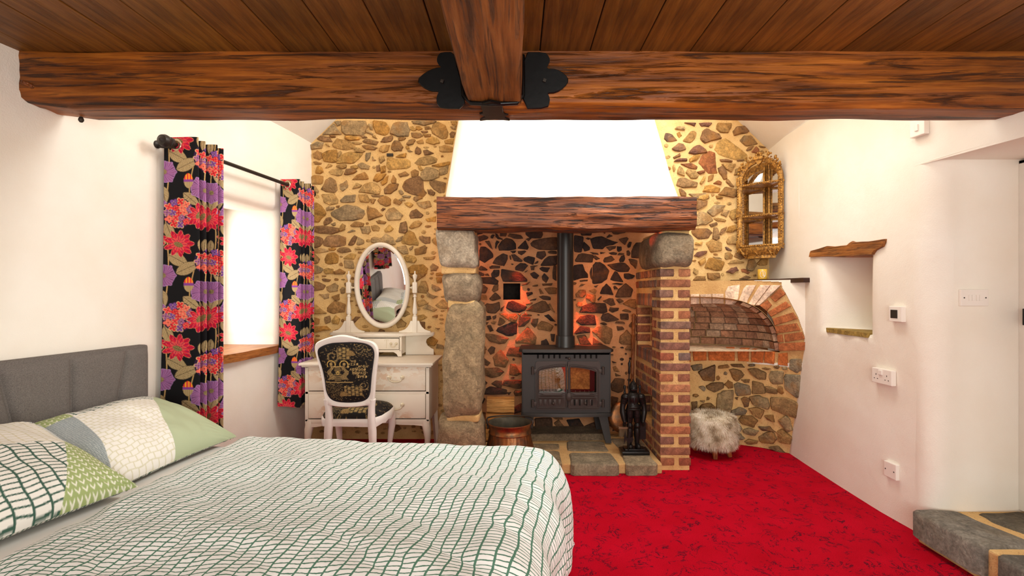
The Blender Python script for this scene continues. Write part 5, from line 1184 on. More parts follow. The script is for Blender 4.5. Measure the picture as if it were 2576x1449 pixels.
for sx, xx in ((-1, x0+.03), (1, x1-.03)):
    mb = MB(); pts = [(0, .30, .034), (.0, .27, .036), (.010*sx, .22, .032), (.016*sx, .16, .024), (.008*sx, .09, .019), (.002*sx, .04, .018), (.010*sx, .012, .024), (.012*sx, 0, .022)]
    mb.tube([(xx + a, 3.83 - abs(a)*.8, z) for a, z, r in pts], [r for a, z, r in pts], 10); mb.build('leg', M['cream_paint'], dt, smooth=60)
    mb = MB(); mb.tube([(xx, 4.21, .30), (xx + .01*sx, 4.215, .15), (xx + .02*sx, 4.22, 0)], [.028, .023, .02], 4); mb.build('leg', M['cream_paint'], dt, smooth=30)

dm = thing('dressing_mirror', (-1.15, 4.2, .742), 'oval swing mirror on a cream stand with one small drawer', 'mirror')
mb = MB(); sh = [(-1.595, 4.30), (-1.595, 4.24), (-1.57, 4.215), (-1.45, 4.20), (-1.38, 4.14), (-1.34, 4.115), (-.955, 4.115), (-.92, 4.14), (-.85, 4.20), (-.735, 4.215), (-.71, 4.24), (-.71, 4.30)]
mb.prism(sh, lambda u, v, d: Vector((u, v, d)), .915, .937, bev=.005); mb.build('shelf', M['cream_paint'], dm, smooth=40)
mb = MB(); 
for xx in (-1.335, -.965): mb.box((xx, 4.21, .84), (.018, .17, .15), bev=.002)
mb.box((-1.15, 4.29, .84), (.37, .012, .15)); mb.box((-1.15, 4.21, .795), (.37, .17, .012), bev=.002); mb.box((-1.15, 4.21, .908), (.37, .17, .012), bev=.002)
fo = [(-1.344, .80), (-.956, .80), (-.956, .745), (-.985, .745), (-.995, .765), (-1.02, .782), (-1.28, .782), (-1.305, .765), (-1.315, .745), (-1.344, .745)]
mb.prism(fo, lambda u, v, d: Vector((u, d, v)), 4.14, 4.126, bev=.002); mb.build('drawer_case', M['cream_paint'], dm, smooth=40)
mb = MB(); mb.box((-1.15, 4.128, .850), (.345, .02, .09), bev=.003); dr = mb.build('drawer', M['cream_paint'], dm, smooth=40)
handle(dr, -1.02, 4.117, .853, .022, .7); handle(dr, -1.28, 4.117, .853, .022, .7)
mb = MB()
for sx in (-1.20, -1.08, -1.0+.035, -1.345+.01):
    if -1.33 < sx < -.97:
        mb.tube([(sx, 4.1175, .884), (sx, 4.1175, .815)], .0018, 6)
        for k in (-1, 1): mb.tube([(sx, 4.1175, .884), (sx + .01*k, 4.1175, .89), (sx + .016*k, 4.1175, .880), (sx + .012*k, 4.1175, .874)], .0016, 6)
mb.build('carved_drops', M['handle_white'], dr, smooth=50)
for s in (-1, 1):       # scalloped side wings below the shelf
    xs = -1.15; mb = MB(); w_ = [(.195, .915), (.44, .915), (.43, .905), (.40, .895), (.375, .875), (.37, .85), (.385, .82), (.42, .795), (.435, .79), (.435, .742), (.36, .742), (.195, .742)]
    mb.prism([(xs + s*a, b) for a, b in w_], lambda u, v, d: Vector((u, d, v)), 4.285, 4.268, bev=.002); mb.build('side_wing', M['cream_paint'], dm, smooth=40)
    px_ = xs + s*.282; mb = MB()
    mb.box((px_, 4.235, 1.005), (.036, .036, .136), bev=.003)
    pr = [(.016, 1.073), (.018, 1.078), (.012, 1.084), (.012, 1.09), (.019, 1.10), (.020, 1.12), (.017, 1.15), (.011, 1.20), (.010, 1.235), (.015, 1.24), (.015, 1.25), (.010, 1.256), (.018, 1.266)]
    mb.lathe(pr, (px_, 4.235, 0), 14); mb.box((px_, 4.235, 1.318), (.040, .036, .094), bev=.009)
    mb.lathe([(.012, 1.365), (.008, 1.372), (.009, 1.38), (.019, 1.412), (.020, 1.425), (.014, 1.43), (.007, 1.436), (.005, 1.446), (.007, 1.452), (.006, 1.458), (0, 1.462)], (px_, 4.235, 0), 14)
    mb.build('post', M['cream_paint'], dm, smooth=40)
    mb = MB(); mb.tube([(px_ - s*.018, 4.235, 1.318), (px_ - s*.05, 4.235, 1.318)], .007, 10); mb.lathe([(.012, -.004), (.014, 0), (.012, .004)], (px_ - s*.026, 4.235, 1.318), 12, 'X'); mb.build('pivot', M['handle_white'], dm, smooth=50)
    for t_ in (-1, 1):
        br_ = [(.018, .937), (.135, .937), (.135, .948), (.115, .952), (.085, .962), (.06, .985), (.045, 1.01), (.035, 1.036), (.018, 1.036)]
        mb = MB(); mb.prism([(px_ + t_*a, b) for a, b in br_], lambda u, v, d: Vector((u, d, v)), 4.244, 4.226, bev=.002); mb.build('foot_bracket', M['cream_paint'], dm, smooth=40)
yawm = R(1.6); MC = Vector((-1.15, 4.235, 1.335))
def mp(a, b, d):
    q = Vector((a, d, b)); q = Matrix.Rotation(-yawm, 3, 'Z') @ (Matrix.Rotation(R(5.5), 3, 'X') @ q); return MC + q
N_ = 64; rx, rz = .238, .368; vs = []; fs = []
prof = [(0, .014), (0, -.004), (-.008, -.014), (-.018, -.016), (-.030, -.010), (-.036, -.002), (-.036, .012)]
for k in range(N_):
    th = 2*math.pi*k/N_
    for (o_, d_) in prof: vs.append(mp((rx+o_)*math.cos(th), (rz+o_)*math.sin(th), d_))
n_ = len(prof)
for k in range(N_):
    for j in range(n_-1): fs.append((k*n_+j, k*n_+j+1, ((k+1) % N_)*n_+j+1, ((k+1) % N_)*n_+j))
mb = MB(); mb.add(vs, fs); mf = mb.build('mirror_frame', M['cream_paint'], dm, smooth=50)
mb = MB(); mb.prism([((rx-.02)*math.cos(2*math.pi*k/N_), (rz-.02)*math.sin(2*math.pi*k/N_)) for k in range(N_)], lambda u, v, d: mp(u, v, d), .016, .012); mb.build('backing_board', M['log_wood'], mf)
t = NT('mirror_glass', .02, 1.0); t.color((.80, .80, .80, 1)); M['mirror_glass'] = t.m
mb = MB(); r1 = [((rx-.034)*math.cos(2*math.pi*k/N_), (rz-.034)*math.sin(2*math.pi*k/N_)) for k in range(N_)]; r2 = [(a*.945, b*.962) for a, b in r1]
mb.add([mp(a, b, .006) for a, b in r1] + [mp(a, b, .003) for a, b in r2], [(k, (k+1) % N_, N_+(k+1) % N_, N_+k) for k in range(N_)] + [tuple(N_+k for k in range(N_))])
mb.build('mirror_glass', M['mirror_glass'], mf, smooth=1)

# ------------------------------------------------------------------ chair
plain('chair_paint', C(240, 232, 224), .45, nscale=14, namt=.04)
CX, CY = -1.127, 3.33
ch_t = thing('dining_chair', (CX, 3.5, 0), 'white painted chair with black and gold upholstered back', 'chair')
def cpx(x, y): return ((770 + x/4.528 - VX)/F*3.3, H - (820 + y/4.528 - VY)/F*3.3)
def resamp(loop, n):
    L = [0]; m = len(loop)
    for i in range(m): a, b = loop[i], loop[(i+1) % m]; L.append(L[-1] + math.hypot(b[0]-a[0], b[1]-a[1]))
    out = []
    for k in range(n):
        s = L[-1]*k/n; i = max(j for j in range(m) if L[j] <= s); f = (s-L[i])/(L[i+1]-L[i] or 1); a, b = loop[i], loop[(i+1) % m]; out.append((a[0]+(b[0]-a[0])*f, a[1]+(b[1]-a[1])*f))
    return out
outer = [(410,97),(520,118),(640,158),(745,172),(800,215),(820,290),(808,400),(785,540),(768,700),(755,860),(735,935),(660,925),(640,930),(560,942),(450,946),(350,942),(270,930),(255,925),(215,940),(190,870),(178,720),(158,560),(130,420),(105,300),(97,220),(130,178),(200,150),(290,118)]
inner = [(410,186),(520,184),(620,188),(700,205),(765,250),(778,320),(762,420),(738,560),(722,700),(712,790),(680,850),(600,884),(450,892),(320,882),(245,845),(205,760),(200,640),(178,500),(150,400),(128,320),(130,265),(190,222),(290,192)]
ol = resamp(smooth_loop([cpx(*p) for p in outer]), 96); il = resamp(smooth_loop([cpx(*p) for p in inner]), 96)
# align starting angle
def backy(z): return 3.355 - .11*(z - .5)
def cm(u, v, d): return Vector((u, backy(v) + d, v))
mb = MB(); vs = [cm(*p, .014) for p in ol] + [cm(*p, -.008) for p in ol] + [cm(p[0]+(q[0]-p[0])*.18, p[1]+(q[1]-p[1])*.18, -.018) for p, q in zip(ol, il)] + [cm(p[0]+(q[0]-p[0])*.75, p[1]+(q[1]-p[1])*.75, -.017) for p, q in zip(ol, il)] + [cm(*p, -.010) for p in il] + [cm(*p, .014) for p in il]
fs = [(r*96+k, r*96+(k+1) % 96, ((r+1) % 6)*96+(k+1) % 96, ((r+1) % 6)*96+k) for r in range(6) for k in range(96)]
mb.add(vs, fs); mb.build('back_frame', M['chair_paint'], ch_t, smooth=50)
def damask(x, y):
    """x, y in metres; dark cloth with gold weave"""
    col = np.zeros(x.shape + (3,)); dark, mid, gold, gold2 = c3(30, 26, 24), c3(84, 70, 50), c3(196, 164, 104), c3(214, 176, 96)
    col[:] = dark; nz = rng.normal(0, 1, x.shape)
    def spiral(cx, cy, r, turns, w, s=1, c=mid, ph=0):
        dx, dy = (x-cx)*s, y-cy; rr = np.hypot(dx, dy); th = np.arctan2(dy, dx) + ph
        f = (rr/r*turns - th/(2*np.pi)) % 1.0; m = (rr < r) & (np.abs(f-.5) < w*np.clip(rr/r + .25, 0, 1)); col[m] = c; col[m & (nz > .6)] = gold
    def lattice(x0, x1, y0, y1, p=.026):
        m = (x > x0) & (x < x1) & (y > y0) & (y < y1); fx = (x/p) % 1 - .5; fy = (y/p + .5*(np.floor(x/p) % 2)) % 1 - .5
        q = (np.abs(np.hypot(np.abs(fx)-.2, np.abs(fy)-.2) - .15) < .07); col[m & q] = gold*.75; col[m & (np.hypot(fx, fy) < .07)] = gold2
    def fan(cx, cy, r, c=gold*.7):
        dx, dy = x-cx, y-cy; rr = np.hypot(dx, dy); th = np.arctan2(dy, dx); m = (rr < r*(.9+.1*np.cos(th*16))) & (dy > -.2*r); col[m] = c3(130, 98, 58); col[m & (np.sin(th*16) > .3)] = gold*.8
    def figure(cx, cy, h, s=1):
        dx, dy = (x-cx)*s, (y-cy)/h
        body = (np.abs(dx - .012*np.sin(dy*7)) < .012 + .016*np.clip(-dy, 0, 1)) & (dy > -.9) & (dy < .35); col[body] = mid*1.2
        col[body & (np.sin((dx*1.0 + dy*.02)*900) > .2)] = gold; hd = np.hypot(dx - .004, (dy-.5)*h) < .010; col[hd] = gold*.9
        arc = (np.abs(np.hypot(dx - .005, (dy - .45)*h) - .027) < .003) & (dy > .25); col[arc] = gold2
    lattice(-.06, .03, .08, .16); lattice(-.02, .10, -.17, -.10); spiral(-.09, .10, .045, 1.6, .26, 1); spiral(.10, -.005, .04, 1.7, .25, -1); spiral(.06, .005, .025, 1.4, .25, 1); spiral(.11, -.10, .032, 1.5, .25, 1)
    m = (x > .05) & (y > .09) & (np.sin(x*170 + 9*np.sin(y*60)) + np.sin(y*210 + 4*np.sin(x*90)) > .35); col[m] = mid; col[m & (nz > .9)] = gold*.8
    m = (x < -.03) & (y < -.08) & (np.sin(x*260 + 8*np.sin(y*90)) * np.sin(y*240 + 5*np.sin(x*120)) > .1); col[m] = mid*.9; col[m & (nz > .8)] = gold*.7
    fan(.03, .11, .032); fan(-.025, -.165, .03, gold); figure(-.105, .01, .075, 1); figure(-.01, .01, .075, -1)
    m = (np.abs(x + .058) < .020 + .004*np.sin(y*200)) & (y > -.065) & (y < .03); col[m] = mid; col[m & (np.sin(y*500) > .3)] = gold*.6
    col[(np.abs(np.hypot((x+.058)*1.3, y+.012) - .010) < .003)] = gold2; col[(np.abs(x + .058) < .028) & (np.abs(y - .03) < .004)] = gold
    m = (np.abs(y + .075) < .0035) & (x < .04); col[m] = gold*.8
    g2 = (np.sin(x*95 + 5*np.sin(y*70 + 1)) + np.sin(y*110 + 6*np.sin(x*50)) > 1.45); b_ = (col.sum(-1) < .05) & g2; col[b_] = mid*.8; col[b_ & (nz > .7)] = gold*.7
    return col*(.85 + .15*np.clip(nz, -1, 1))[..., None]
n1, n2 = 170, 46
cu0 = sum(p[0] for p in il)/96; cv0 = sum(p[1] for p in il)/96
ilh = np.array(resamp(il, n1)); tt = np.linspace(0, 1, n2); k_ = 1 - tt
Xp = cu0 + (ilh[None, :, 0]-cu0)*tt[:, None]; Zp = cv0 + (ilh[None, :, 1]-cv0)*tt[:, None]
nX = 150; gx = np.linspace(-1, 1, nX)
# square grid mapped into the outline
ang = np.arctan2(ilh[:, 1]-cv0, ilh[:, 0]-cu0); rad = np.hypot(ilh[:, 0]-cu0, ilh[:, 1]-cv0); od = np.argsort(ang); ang, rad = ang[od], rad[od]
GX, GY = np.meshgrid(gx, np.linspace(-1, 1, 190)); mx_ = np.maximum(np.abs(GX), np.abs(GY)); thq = np.arctan2(GY*1.2, GX)
rr_ = np.interp(thq, ang, rad, period=2*np.pi)*mx_; PX = cu0 + rr_*np.cos(thq); PZ = cv0 + rr_*np.sin(thq)
dome_ = (1 - mx_**5)*.016
P = np.stack([PX, (3.355 - .11*(PZ-.5)) - .010 - dome_, PZ], -1); cl = damask(PX - cu0, PZ - cv0); cl[mx_ > .955] = c3(36, 33, 36)
up = grid_mesh('back_upholstery', P, M['chair_print'], ch_t, cl)
# lettering woven into the back, in gold
plain('gold_thread', C(206, 172, 110), .6)
rows = [(545, 402, 'H\u0398', .0), (540, 437, '\u0397\u03a3\u03a7\u03a6', 0), (480, 468, '\u03a6', 0), (655, 462, '\u03a7\u0393\u0398\u0397\u02bc', 0), (590, 498, '\u039b\u03a9\u039c\u03a9\u0396\u03a6', 0), (598, 540, '\u03a7\u039f\u03a8\u039b\u03a9', 0), (640, 582, '\u039a\u0393\u03a7\u03a6', 0)]
for rx_, ry_, s, _ in rows:
    fc = bpy.data.curves.new('letters', 'FONT'); fc.body = s; fc.size = .0205; fc.align_x = 'CENTER'; fc.align_y = 'CENTER'; fc.space_character = 1.3; fc.extrude = .0004; fc.resolution_u = 2
    tmp = bpy.data.objects.new('letters', fc); COL.objects.link(tmp); bpy.context.view_layer.update()
    me = bpy.data.meshes.new_from_object(tmp.evaluated_get(bpy.context.evaluated_depsgraph_get())); bpy.data.objects.remove(tmp)
    lo = bpy.data.objects.new('gold_lettering', me); COL.objects.link(lo); lo.parent = up; me.materials.clear(); me.materials.append(M['gold_thread'])
    u_, v_ = cpx(rx_, ry_); q = Vector((u_, backy(v_) - .0275, v_)) - origin(ch_t); lo.location = q; lo.rotation_euler = (R(90 - 6.3), 0, 0)
# seat
SXC = -1.143
def seat_w(y): return np.interp(y, [3.37, 3.45, 3.60, 3.72, 3.78], [.165, .205, .222, .220, .19])
ns, nt_ = 150, 110; Sg, Tg = np.meshgrid(np.linspace(-1, 1, ns), np.linspace(0, 1, nt_)); Yg = 3.365 + .415*Tg; Wg = seat_w(Yg); Xg = SXC + Sg*Wg
ed = np.clip(1 - np.abs(Sg)**4, 0, 1)**.5*np.clip(1 - np.abs(2*Tg-1)**6, 0, 1)**.5; Zg = .415 + .065*ed + .004*np.sin(Yg*30)
grid_mesh('seat_cushion', np.stack([Xg, Yg, Zg], -1), M['chair_print'], ch_t, damask((Xg-SXC)*.9, (Yg-3.57)*.9))
mb = MB(); ring = [(SXC - seat_w(y), y) for y in np.linspace(3.37, 3.78, 16)] + [(SXC + seat_w(y), y) for y in np.linspace(3.78, 3.37, 16)]
n_ = len(ring); vs = []; fs = []; cc = (SXC, 3.58)
for (s_, z) in ((1.0, .425), (1.035, .418), (1.04, .395), (1.03, .372), (.92, .368), (.90, .41)):
    for k, (a, b) in enumerate(ring):
        dz = -.012*math.sin(k/n_*2*math.pi*4)**2 if z < .40 else 0
        vs.append((cc[0]+(a-cc[0])*s_, cc[1]+(b-cc[1])*s_, z + dz))
for r_ in range(5):
    for k in range(n_): fs.append((r_*n_+k, r_*n_+(k+1) % n_, (r_+1)*n_+(k+1) % n_, (r_+1)*n_+k))
mb.add(vs, fs); mb.build('seat_rail', M['chair_paint'], ch_t, smooth=50)
for s in (-1, 1):
    x_ = CX + s*.145 
    mb = MB(); pth = [(x_ + s*.008, backy(.56)+.002, .56), (x_, 3.36, .50), (x_ - s*.002, 3.365, .42), (x_ + s*.004, 3.365, .34), (x_ + s*.01, 3.36, .2), (x_ + s*.018, 3.34, .05), (x_ + s*.022, 3.33, 0)]
    mb.tube(pth, [.024, .024, .027, .029, .024, .019, .017], 8); mb.build('leg', M['chair_paint'], ch_t, smooth=60)
    x_ = SXC + s*.185; mb = MB(); pth = [(x_, 3.73, .41), (x_ + s*.012, 3.745, .36), (x_ + s*.016, 3.75, .28), (x_ + s*.004, 3.74, .16), (x_ - s*.006, 3.73, .06), (x_ + s*.002, 3.74, 0)]
    mb.tube(pth, [.03, .033, .026, .019, .016, .02], 10); mb.build('leg', M['chair_paint'], ch_t, smooth=60)
# ------------------------------------------------------------------ wood burning stove
t = NT('stove_iron', .55, .15); t.color(C(58, 54, 52)); t.bump(t.noise(t.coord(), 220, 2), .15, .002); M['stove_iron'] = t.m
t = NT('stove_door_iron', .5, .25); t.color(C(66, 56, 52)); t.bump(t.noise(t.coord(), 180, 2), .2, .002); M['stove_door_iron'] = t.m
t = NT('flue_enamel', .32, .35); t.color(C(52, 50, 48)); M['flue_enamel'] = t.m
SYF = 3.93
def sp_(cx, cy, d=SYF): return ((1290 + cx/5.175 - VX)/F*d, H - (850 + cy/5.175 - VY)/F*d)
sv = thing('wood_stove', (.393, 4.09, .1), 'black cast iron wood stove with two glazed doors and a tall flue pipe', 'stove')
def sm(u, v, d): return Vector((u, SYF - d, v))
xa, zb = sp_(120, 985); xb, zt_ = sp_(1275, 182)
mb = MB(); xm_, zm_ = (xa+xb)/2, (zb+zt_)/2
for c_, s_ in (((xa+.006, SYF+.15, zm_), (.012, .30, zt_-zb)), ((xb-.006, SYF+.15, zm_), (.012, .30, zt_-zb)), ((xm_, SYF+.294, zm_), (xb-xa, .012, zt_-zb)), ((xm_, SYF+.15, zb+.006), (xb-xa, .30, .012)), ((xm_, SYF+.15, zt_-.006), (xb-xa, .30, .012))): mb.box(c_, s_, bev=.003)
mb.box(((xa+xb)/2, SYF+.010, zt_-.012), (xb-xa, .02, .024), bev=.002)
# front sheet with the door opening
oa, oz0 = sp_(330, 900); ob, oz1 = sp_(1095, 330)
for a in ((xa, oa, zb, zt_), (ob, xb, zb, zt_), (oa, ob, oz1, zt_), (oa, ob, zb, oz0)): mb.box(((a[0]+a[1])/2, SYF+.011, (a[2]+a[3])/2), (a[1]-a[0], .022, a[3]-a[2]))
mb.build('body', M['stove_iron'], sv, smooth=30)
mb = MB(); q = [sp_(75, 0)[0], sp_(1325, 0)[0]]; tp = [(q[0]+.02, 4.26), (q[0]+.004, 3.96), (q[0]+.03, 3.915), (q[0]+.15, 3.898), (.393, 3.888), (q[1]-.15, 3.898), (q[1]-.03, 3.915), (q[1]-.004, 3.96), (q[1]-.02, 4.26)]
mb.prism(tp, lambda u, v, d: Vector((u, v, d)), zt_-.002, zt_+.022, bev=.007); mb.build('top_plate', M['stove_iron'], sv, smooth=40)
mb = MB(); z0 = sp_(0, 1022)[1]; fl_ = [(xa-.006, 4.22), (xa-.008, 3.94), (xa+.02, 3.915), (.393, 3.895), (xb-.02, 3.915), (xb+.008, 3.94), (xb+.006, 4.22)]
mb.prism(fl_, lambda u, v, d: Vector((u, v, d)), z0, zb+.004, bev=.006); mb.build('base_flange', M['stove_iron'], sv, smooth=40)
mb = MB()
for cx_ in (327, 398, 469, 540, 611, 805, 876, 947, 1017, 1088):
    a = sp_(cx_, 242); mb.box((a[0], SYF-.0005, a[1]), (.0135, .004, .030))
a = sp_(695, 258); mb.box((a[0], SYF-.0005, a[1]), (.016, .004, .012)); mb.build('air_slot', M['black'], sv)
def lever(par, cx_, cy_, r=.011):
    a = sp_(cx_, cy_); mb = MB(); mb.lathe([(.004, .0), (.004, .012), (r*.7, .014), (r, .020), (r*.9, .027), (r*.4, .031), (0, .032)], (0, 0, 0), 14, 'Y')
    mb.v = [Vector((a[0]+p.x, SYF - .012 - p.y, a[1]+p.z)) for p in mb.v]; mb.build('knob', M['stove_door_iron'], par, smooth=50)
lever(sv, 730, 262)
mb = MB(); mb.box((.393, SYF+.25, (oz0+oz1)/2), (ob-oa-.02, .01, oz1-oz0)); mb.build('fire_back', M['black'], sv)
mb = MB(); mb.box((.393, SYF+.20, .57), (ob-oa-.04, .03, .19), bev=.004); mb.build('fire_brick', M['brick_clay'], sv, color=C(226, 160, 90))
mb = MB()
for k in range(13): 
    if k in (6,): continue
    mb.tube([(oa+.05+k*.036, SYF+.05, .44), (oa+.05+k*.036, SYF+.05, .492)], [.009, .004], 6)
mb.box((.393, SYF+.05, .44), (ob-oa-.03, .012, .03), bev=.003); mb.build('log_guard', M['stove_door_iron'], sv, smooth=40)
t = NT('stove_glass'); tr = t.n('ShaderNodeBsdfTransparent'); tr.inputs[0].default_value = (.92, .88, .82, 1); gl = t.n('ShaderNodeBsdfGlossy'); gl.inputs['Roughness'].default_value = .01
mx = t.n('ShaderNodeMixShader'); mx.inputs[0].default_value = .20; t.l(tr.outputs[0], mx.inputs[1]); t.l(gl.outputs[0], mx.inputs[2]); t.l(mx.outputs[0], t.t.nodes['Material Output'].inputs[0]); M['stove_glass'] = t.m; g2_ = t.m.copy(); g2_.node_tree.nodes[mx.name].inputs[0].default_value = .06; M['stove_glass_clear'] = g2_
def archtop(xl, xr, yl, yr, n=10):
    return [(xl + (xr-xl)*k/n, yl + (yr-yl)*(1-(1-k/n)**2)) for k in range(n+1)]
for s, (L, Rr, gl_, gr_) in enumerate((((300, 706, 338, 688)), ((714, 1132, 748, 1085)))):
    dn = 'stove_door'; lft = s == 0
    def fx_(p): return sp_(*p)
    ytop = 302
    if lft: ot = [(L-6, 930), (L-6, 330), (L-2, 306), (L+20, 302), (Rr, 300), (Rr, 930)]; gt = archtop(gl_, gr_, 428, 376)
    else: ot = [(L, 930), (L, 300), (Rr-20, 302), (Rr-2, 306), (Rr+4, 330), (Rr+4, 930)]; gt = [(gl_+gr_-a, b) for a, b in archtop(gl_, gr_, 440, 382)][::-1]
    hole = gt + [(gr_, 708), (gl_, 708)]
    n_ = 60; o_ = resamp([fx_(p) for p in ot], n_); h_ = resamp([fx_(p) for p in hole], n_)
    # match start points by angle about the hole centre
    hc = (sum(p[0] for p in h_)/n_, sum(p[1] for p in h_)/n_)
    def byang(l): return sorted(l, key=lambda p: math.atan2(p[1]-hc[1], p[0]-hc[0]))
    h_ = byang(h_); oo = []
    for hp in h_:
        an = math.atan2(hp[1]-hc[1], hp[0]-hc[0]); best = None
        dx, dy = math.cos(an), math.sin(an)
        pts_ = [fx_(p) for p in ot]
        for i in range(len(pts_)):
            a, b = pts_[i], pts_[(i+1) % len(pts_)]; ex, ey = b[0]-a[0], b[1]-a[1]; den = dx*ey - dy*ex
            if abs(den) < 1e-9: continue
            tt_ = ((a[0]-hc[0])*ey - (a[1]-hc[1])*ex)/den; ss = ((a[0]-hc[0])*dy - (a[1]-hc[1])*dx)/den
            if tt_ > 0 and -1e-6 <= ss <= 1+1e-6 and (best is None or tt_ < best): best = tt_
        oo.append((hc[0]+dx*best, hc[1]+dy*best))
    mb = MB(); vs = [sm(*p, .0) for p in oo] + [sm(*p, .012) for p in oo] + [sm(p[0]+(q[0]-p[0])*.82, p[1]+(q[1]-p[1])*.82, .012) for p, q in zip(oo, h_)] + [sm(p[0]+(q[0]-p[0])*.88, p[1]+(q[1]-p[1])*.88, .017) for p, q in zip(oo, h_)] + [sm(*p, .016) for p in h_] + [sm(*p, -.006) for p in h_]
    mb.add(vs, [(r_*n_+k, r_*n_+(k+1) % n_, (r_+1)*n_+(k+1) % n_, (r_+1)*n_+k) for r_ in range(5) for k in range(n_)])
    dd_ = mb.build(dn, M['stove_door_iron'], sv, smooth=35)
    mb = MB(); xm = .174 if lft else .62; mb.prism([(p[0], p[1]) for p in h_], lambda u, v, d: sm(u, v, d - .085*abs(u - (.387 if lft else .43))), .001, .004); mb.build('door_glass', M['stove_glass' if lft else 'stove_glass_clear'], dd_)
    # mouldings: arched bead, rails, vent panel
    mb = MB(); ar = [( (L+18, 905), (L+18, 420), (L+50, 385)) if lft else ((Rr-18, 905), (Rr-18, 420), (Rr-50, 385))][0]
    bead = [sm(*fx_(p), .014) for p in ar] + [sm(*fx_((a, b-32)), .014) for a, b in (gt[3:] if lft else gt[:-3][::-1])] 
    bead += [sm(*fx_(((Rr-14) if lft else (L+16), 400)), .014), sm(*fx_(((Rr-14) if lft else (L+16), 905)), .014), bead[0]]
    mb.tube(bead, .0055, 6, cap=False)
    for yy in (742, 772, 912): mb.tube([sm(*fx_(((L+34), yy)), .013), sm(*fx_(((Rr-34), yy)), .013)], .0035, 6)
    for k in range(5):
        xk = (L+60 + k*62) if lft else (L+52 + k*62)
        a = fx_((xk, 835)); mb.box((a[0], SYF-.014, a[1]), (.020 if lft else .020, .006, .048), bev=.002)
    mb.build('moulding', M['stove_door_iron'], dd_, smooth=40)
    mb = MB()
    if not lft:
        for cx_ in (802, 870, 958, 1025): a = fx_((cx_, 836)); mb.box((a[0], SYF-.0145, a[1]), (.011, .006, .046))
        mb.build('vent_slot', M['black'], dd_)
    lever(dd_, 525 if lft else 938, 842, .012)
    for yy in (430, 855):
        cx_ = 258 if lft else 1172; a = fx_((cx_, yy)); mb = MB(); mb.tube([sm(a[0], a[1]-.026, .014), sm(a[0], a[1]+.026, .014)], [.011]*2, 12); mb.lathe([(.013, -.004), (.013, .002), (.008, .006), (0, .008)], sm(a[0], a[1]+.03, .014), 10)
        mb.box(sm(a[0] + (.02 if lft else -.02), a[1], .008), (.035, .012, .034), bev=.003); mb.build('hinge', M['stove_door_iron'], dd_, smooth=40)
a = sp_(727, 762); mb = MB(); mb.lathe([(.006, .010), (.006, .022), (.021, .024), (.024, .029), (.018, .034), (0, .036)], (0, 0, 0), 20, 'Y'); mb.v = [Vector((a[0]+p.x, SYF-p.y, a[1]+p.z*1.45)) for p in mb.v]
mb.build('door_handle', M['stove_door_iron'], sv, smooth=50)
for x_, y_, dx in ((xb-.06, 3.95, .045), (xa+.06, 3.95, -.045), (xb-.07, 4.2, .02), (xa+.07, 4.2, -.02)):
    mb = MB(); zl = .084 if y_ < 4 else .125; w = .036
    mb.add([(x_-w, y_-.012, z0+.004), (x_+w, y_-.012, z0+.004), (x_+w, y_+.03, z0+.004), (x_-w, y_+.03, z0+.004), (x_+dx-w*.65, y_-.016, zl), (x_+dx+w*.65, y_-.016, zl), (x_+dx+w*.65, y_+.02, zl), (x_+dx-w*.65, y_+.02, zl)], [(3,2,1,0), (4,5,6,7), (0,1,5,4), (1,2,6,5), (2,3,7,6), (3,0,4,7)])
    mb.build('leg', M['stove_iron'], sv)
px0 = (1422-VX)/F*4.09
mb = MB(); mb.lathe([(.067, zt_+.06), (.067, 2.05)], (px0, 4.09, 0), 32); mb.build('flue_pipe', M['flue_enamel'], sv, smooth=40)
mb = MB(); mb.lathe([(.082, zt_+.018), (.083, zt_+.03), (.080, zt_+.04), (.0785, zt_+.10), (.0765, zt_+.115), (.066, zt_+.117)], (px0, 4.09, 0), 32); mb.build('flue_collar', M['flue_enamel'], sv, smooth=40)

# ------------------------------------------------------------------ copper cauldron, logs, warming pan
t = NT('copper', .38, .9); v = t.coord(); t.color(t.mix(t.ramp(t.noise(v, 16, 5, .65), [(.38, 0), (.62, 1)]), C(176, 112, 66), C(120, 92, 70))); t.bump(t.noise(v, 60, 4), .25, .004); M['copper'] = t.m
plain('tarnish', C(92, 84, 70), .6, .5, nscale=22, namt=.3)
CC = (-.05, 3.64, .084)
ca = thing('copper_cauldron', CC, 'ribbed copper cauldron with iron handle standing on the hearth edge', 'cauldron')
def ribf(i, th): return (.022*abs(math.sin(16*th))-.011)*(1 if i < 6 else 0)
pr = [(.170, .0), (.186, .012), (.180, .045), (.168, .085), (.158, .125), (.152, .158), (.1505, .168), (.157, .172), (.157, .178), (.151, .182), (.152, .215), (.156, .232), (.163, .238), (.163, .244), (.156, .247)]
mb = MB(); mb.lathe(pr, CC, 96, rib=ribf, cap=False); mb.build('pot', M['copper'], ca, smooth=60)
mb = MB(); mb.lathe([(.157, .246), (.150, .236), (.147, .18), (.150, .12), (.155, .03), (.0, .028)], CC, 48, cap=False); mb.build('lining', M['tarnish'], ca, smooth=60)
C0 = Vector(CC)
for s in (-1, 1):
    mb = MB(); q = C0 + Vector((s*.166, 0, .225)); mb.tube([q + Vector((0, math.cos(a_)*.016, math.sin(a_)*.022 + .012)) for a_ in np.linspace(0, 2*math.pi, 15)], .004, 6, cap=False); mb.box(q + Vector((-s*.006, 0, -.01)), (.012, .03, .03), bev=.004)
    mb.build('lug', M['dark_iron'], ca, smooth=50)
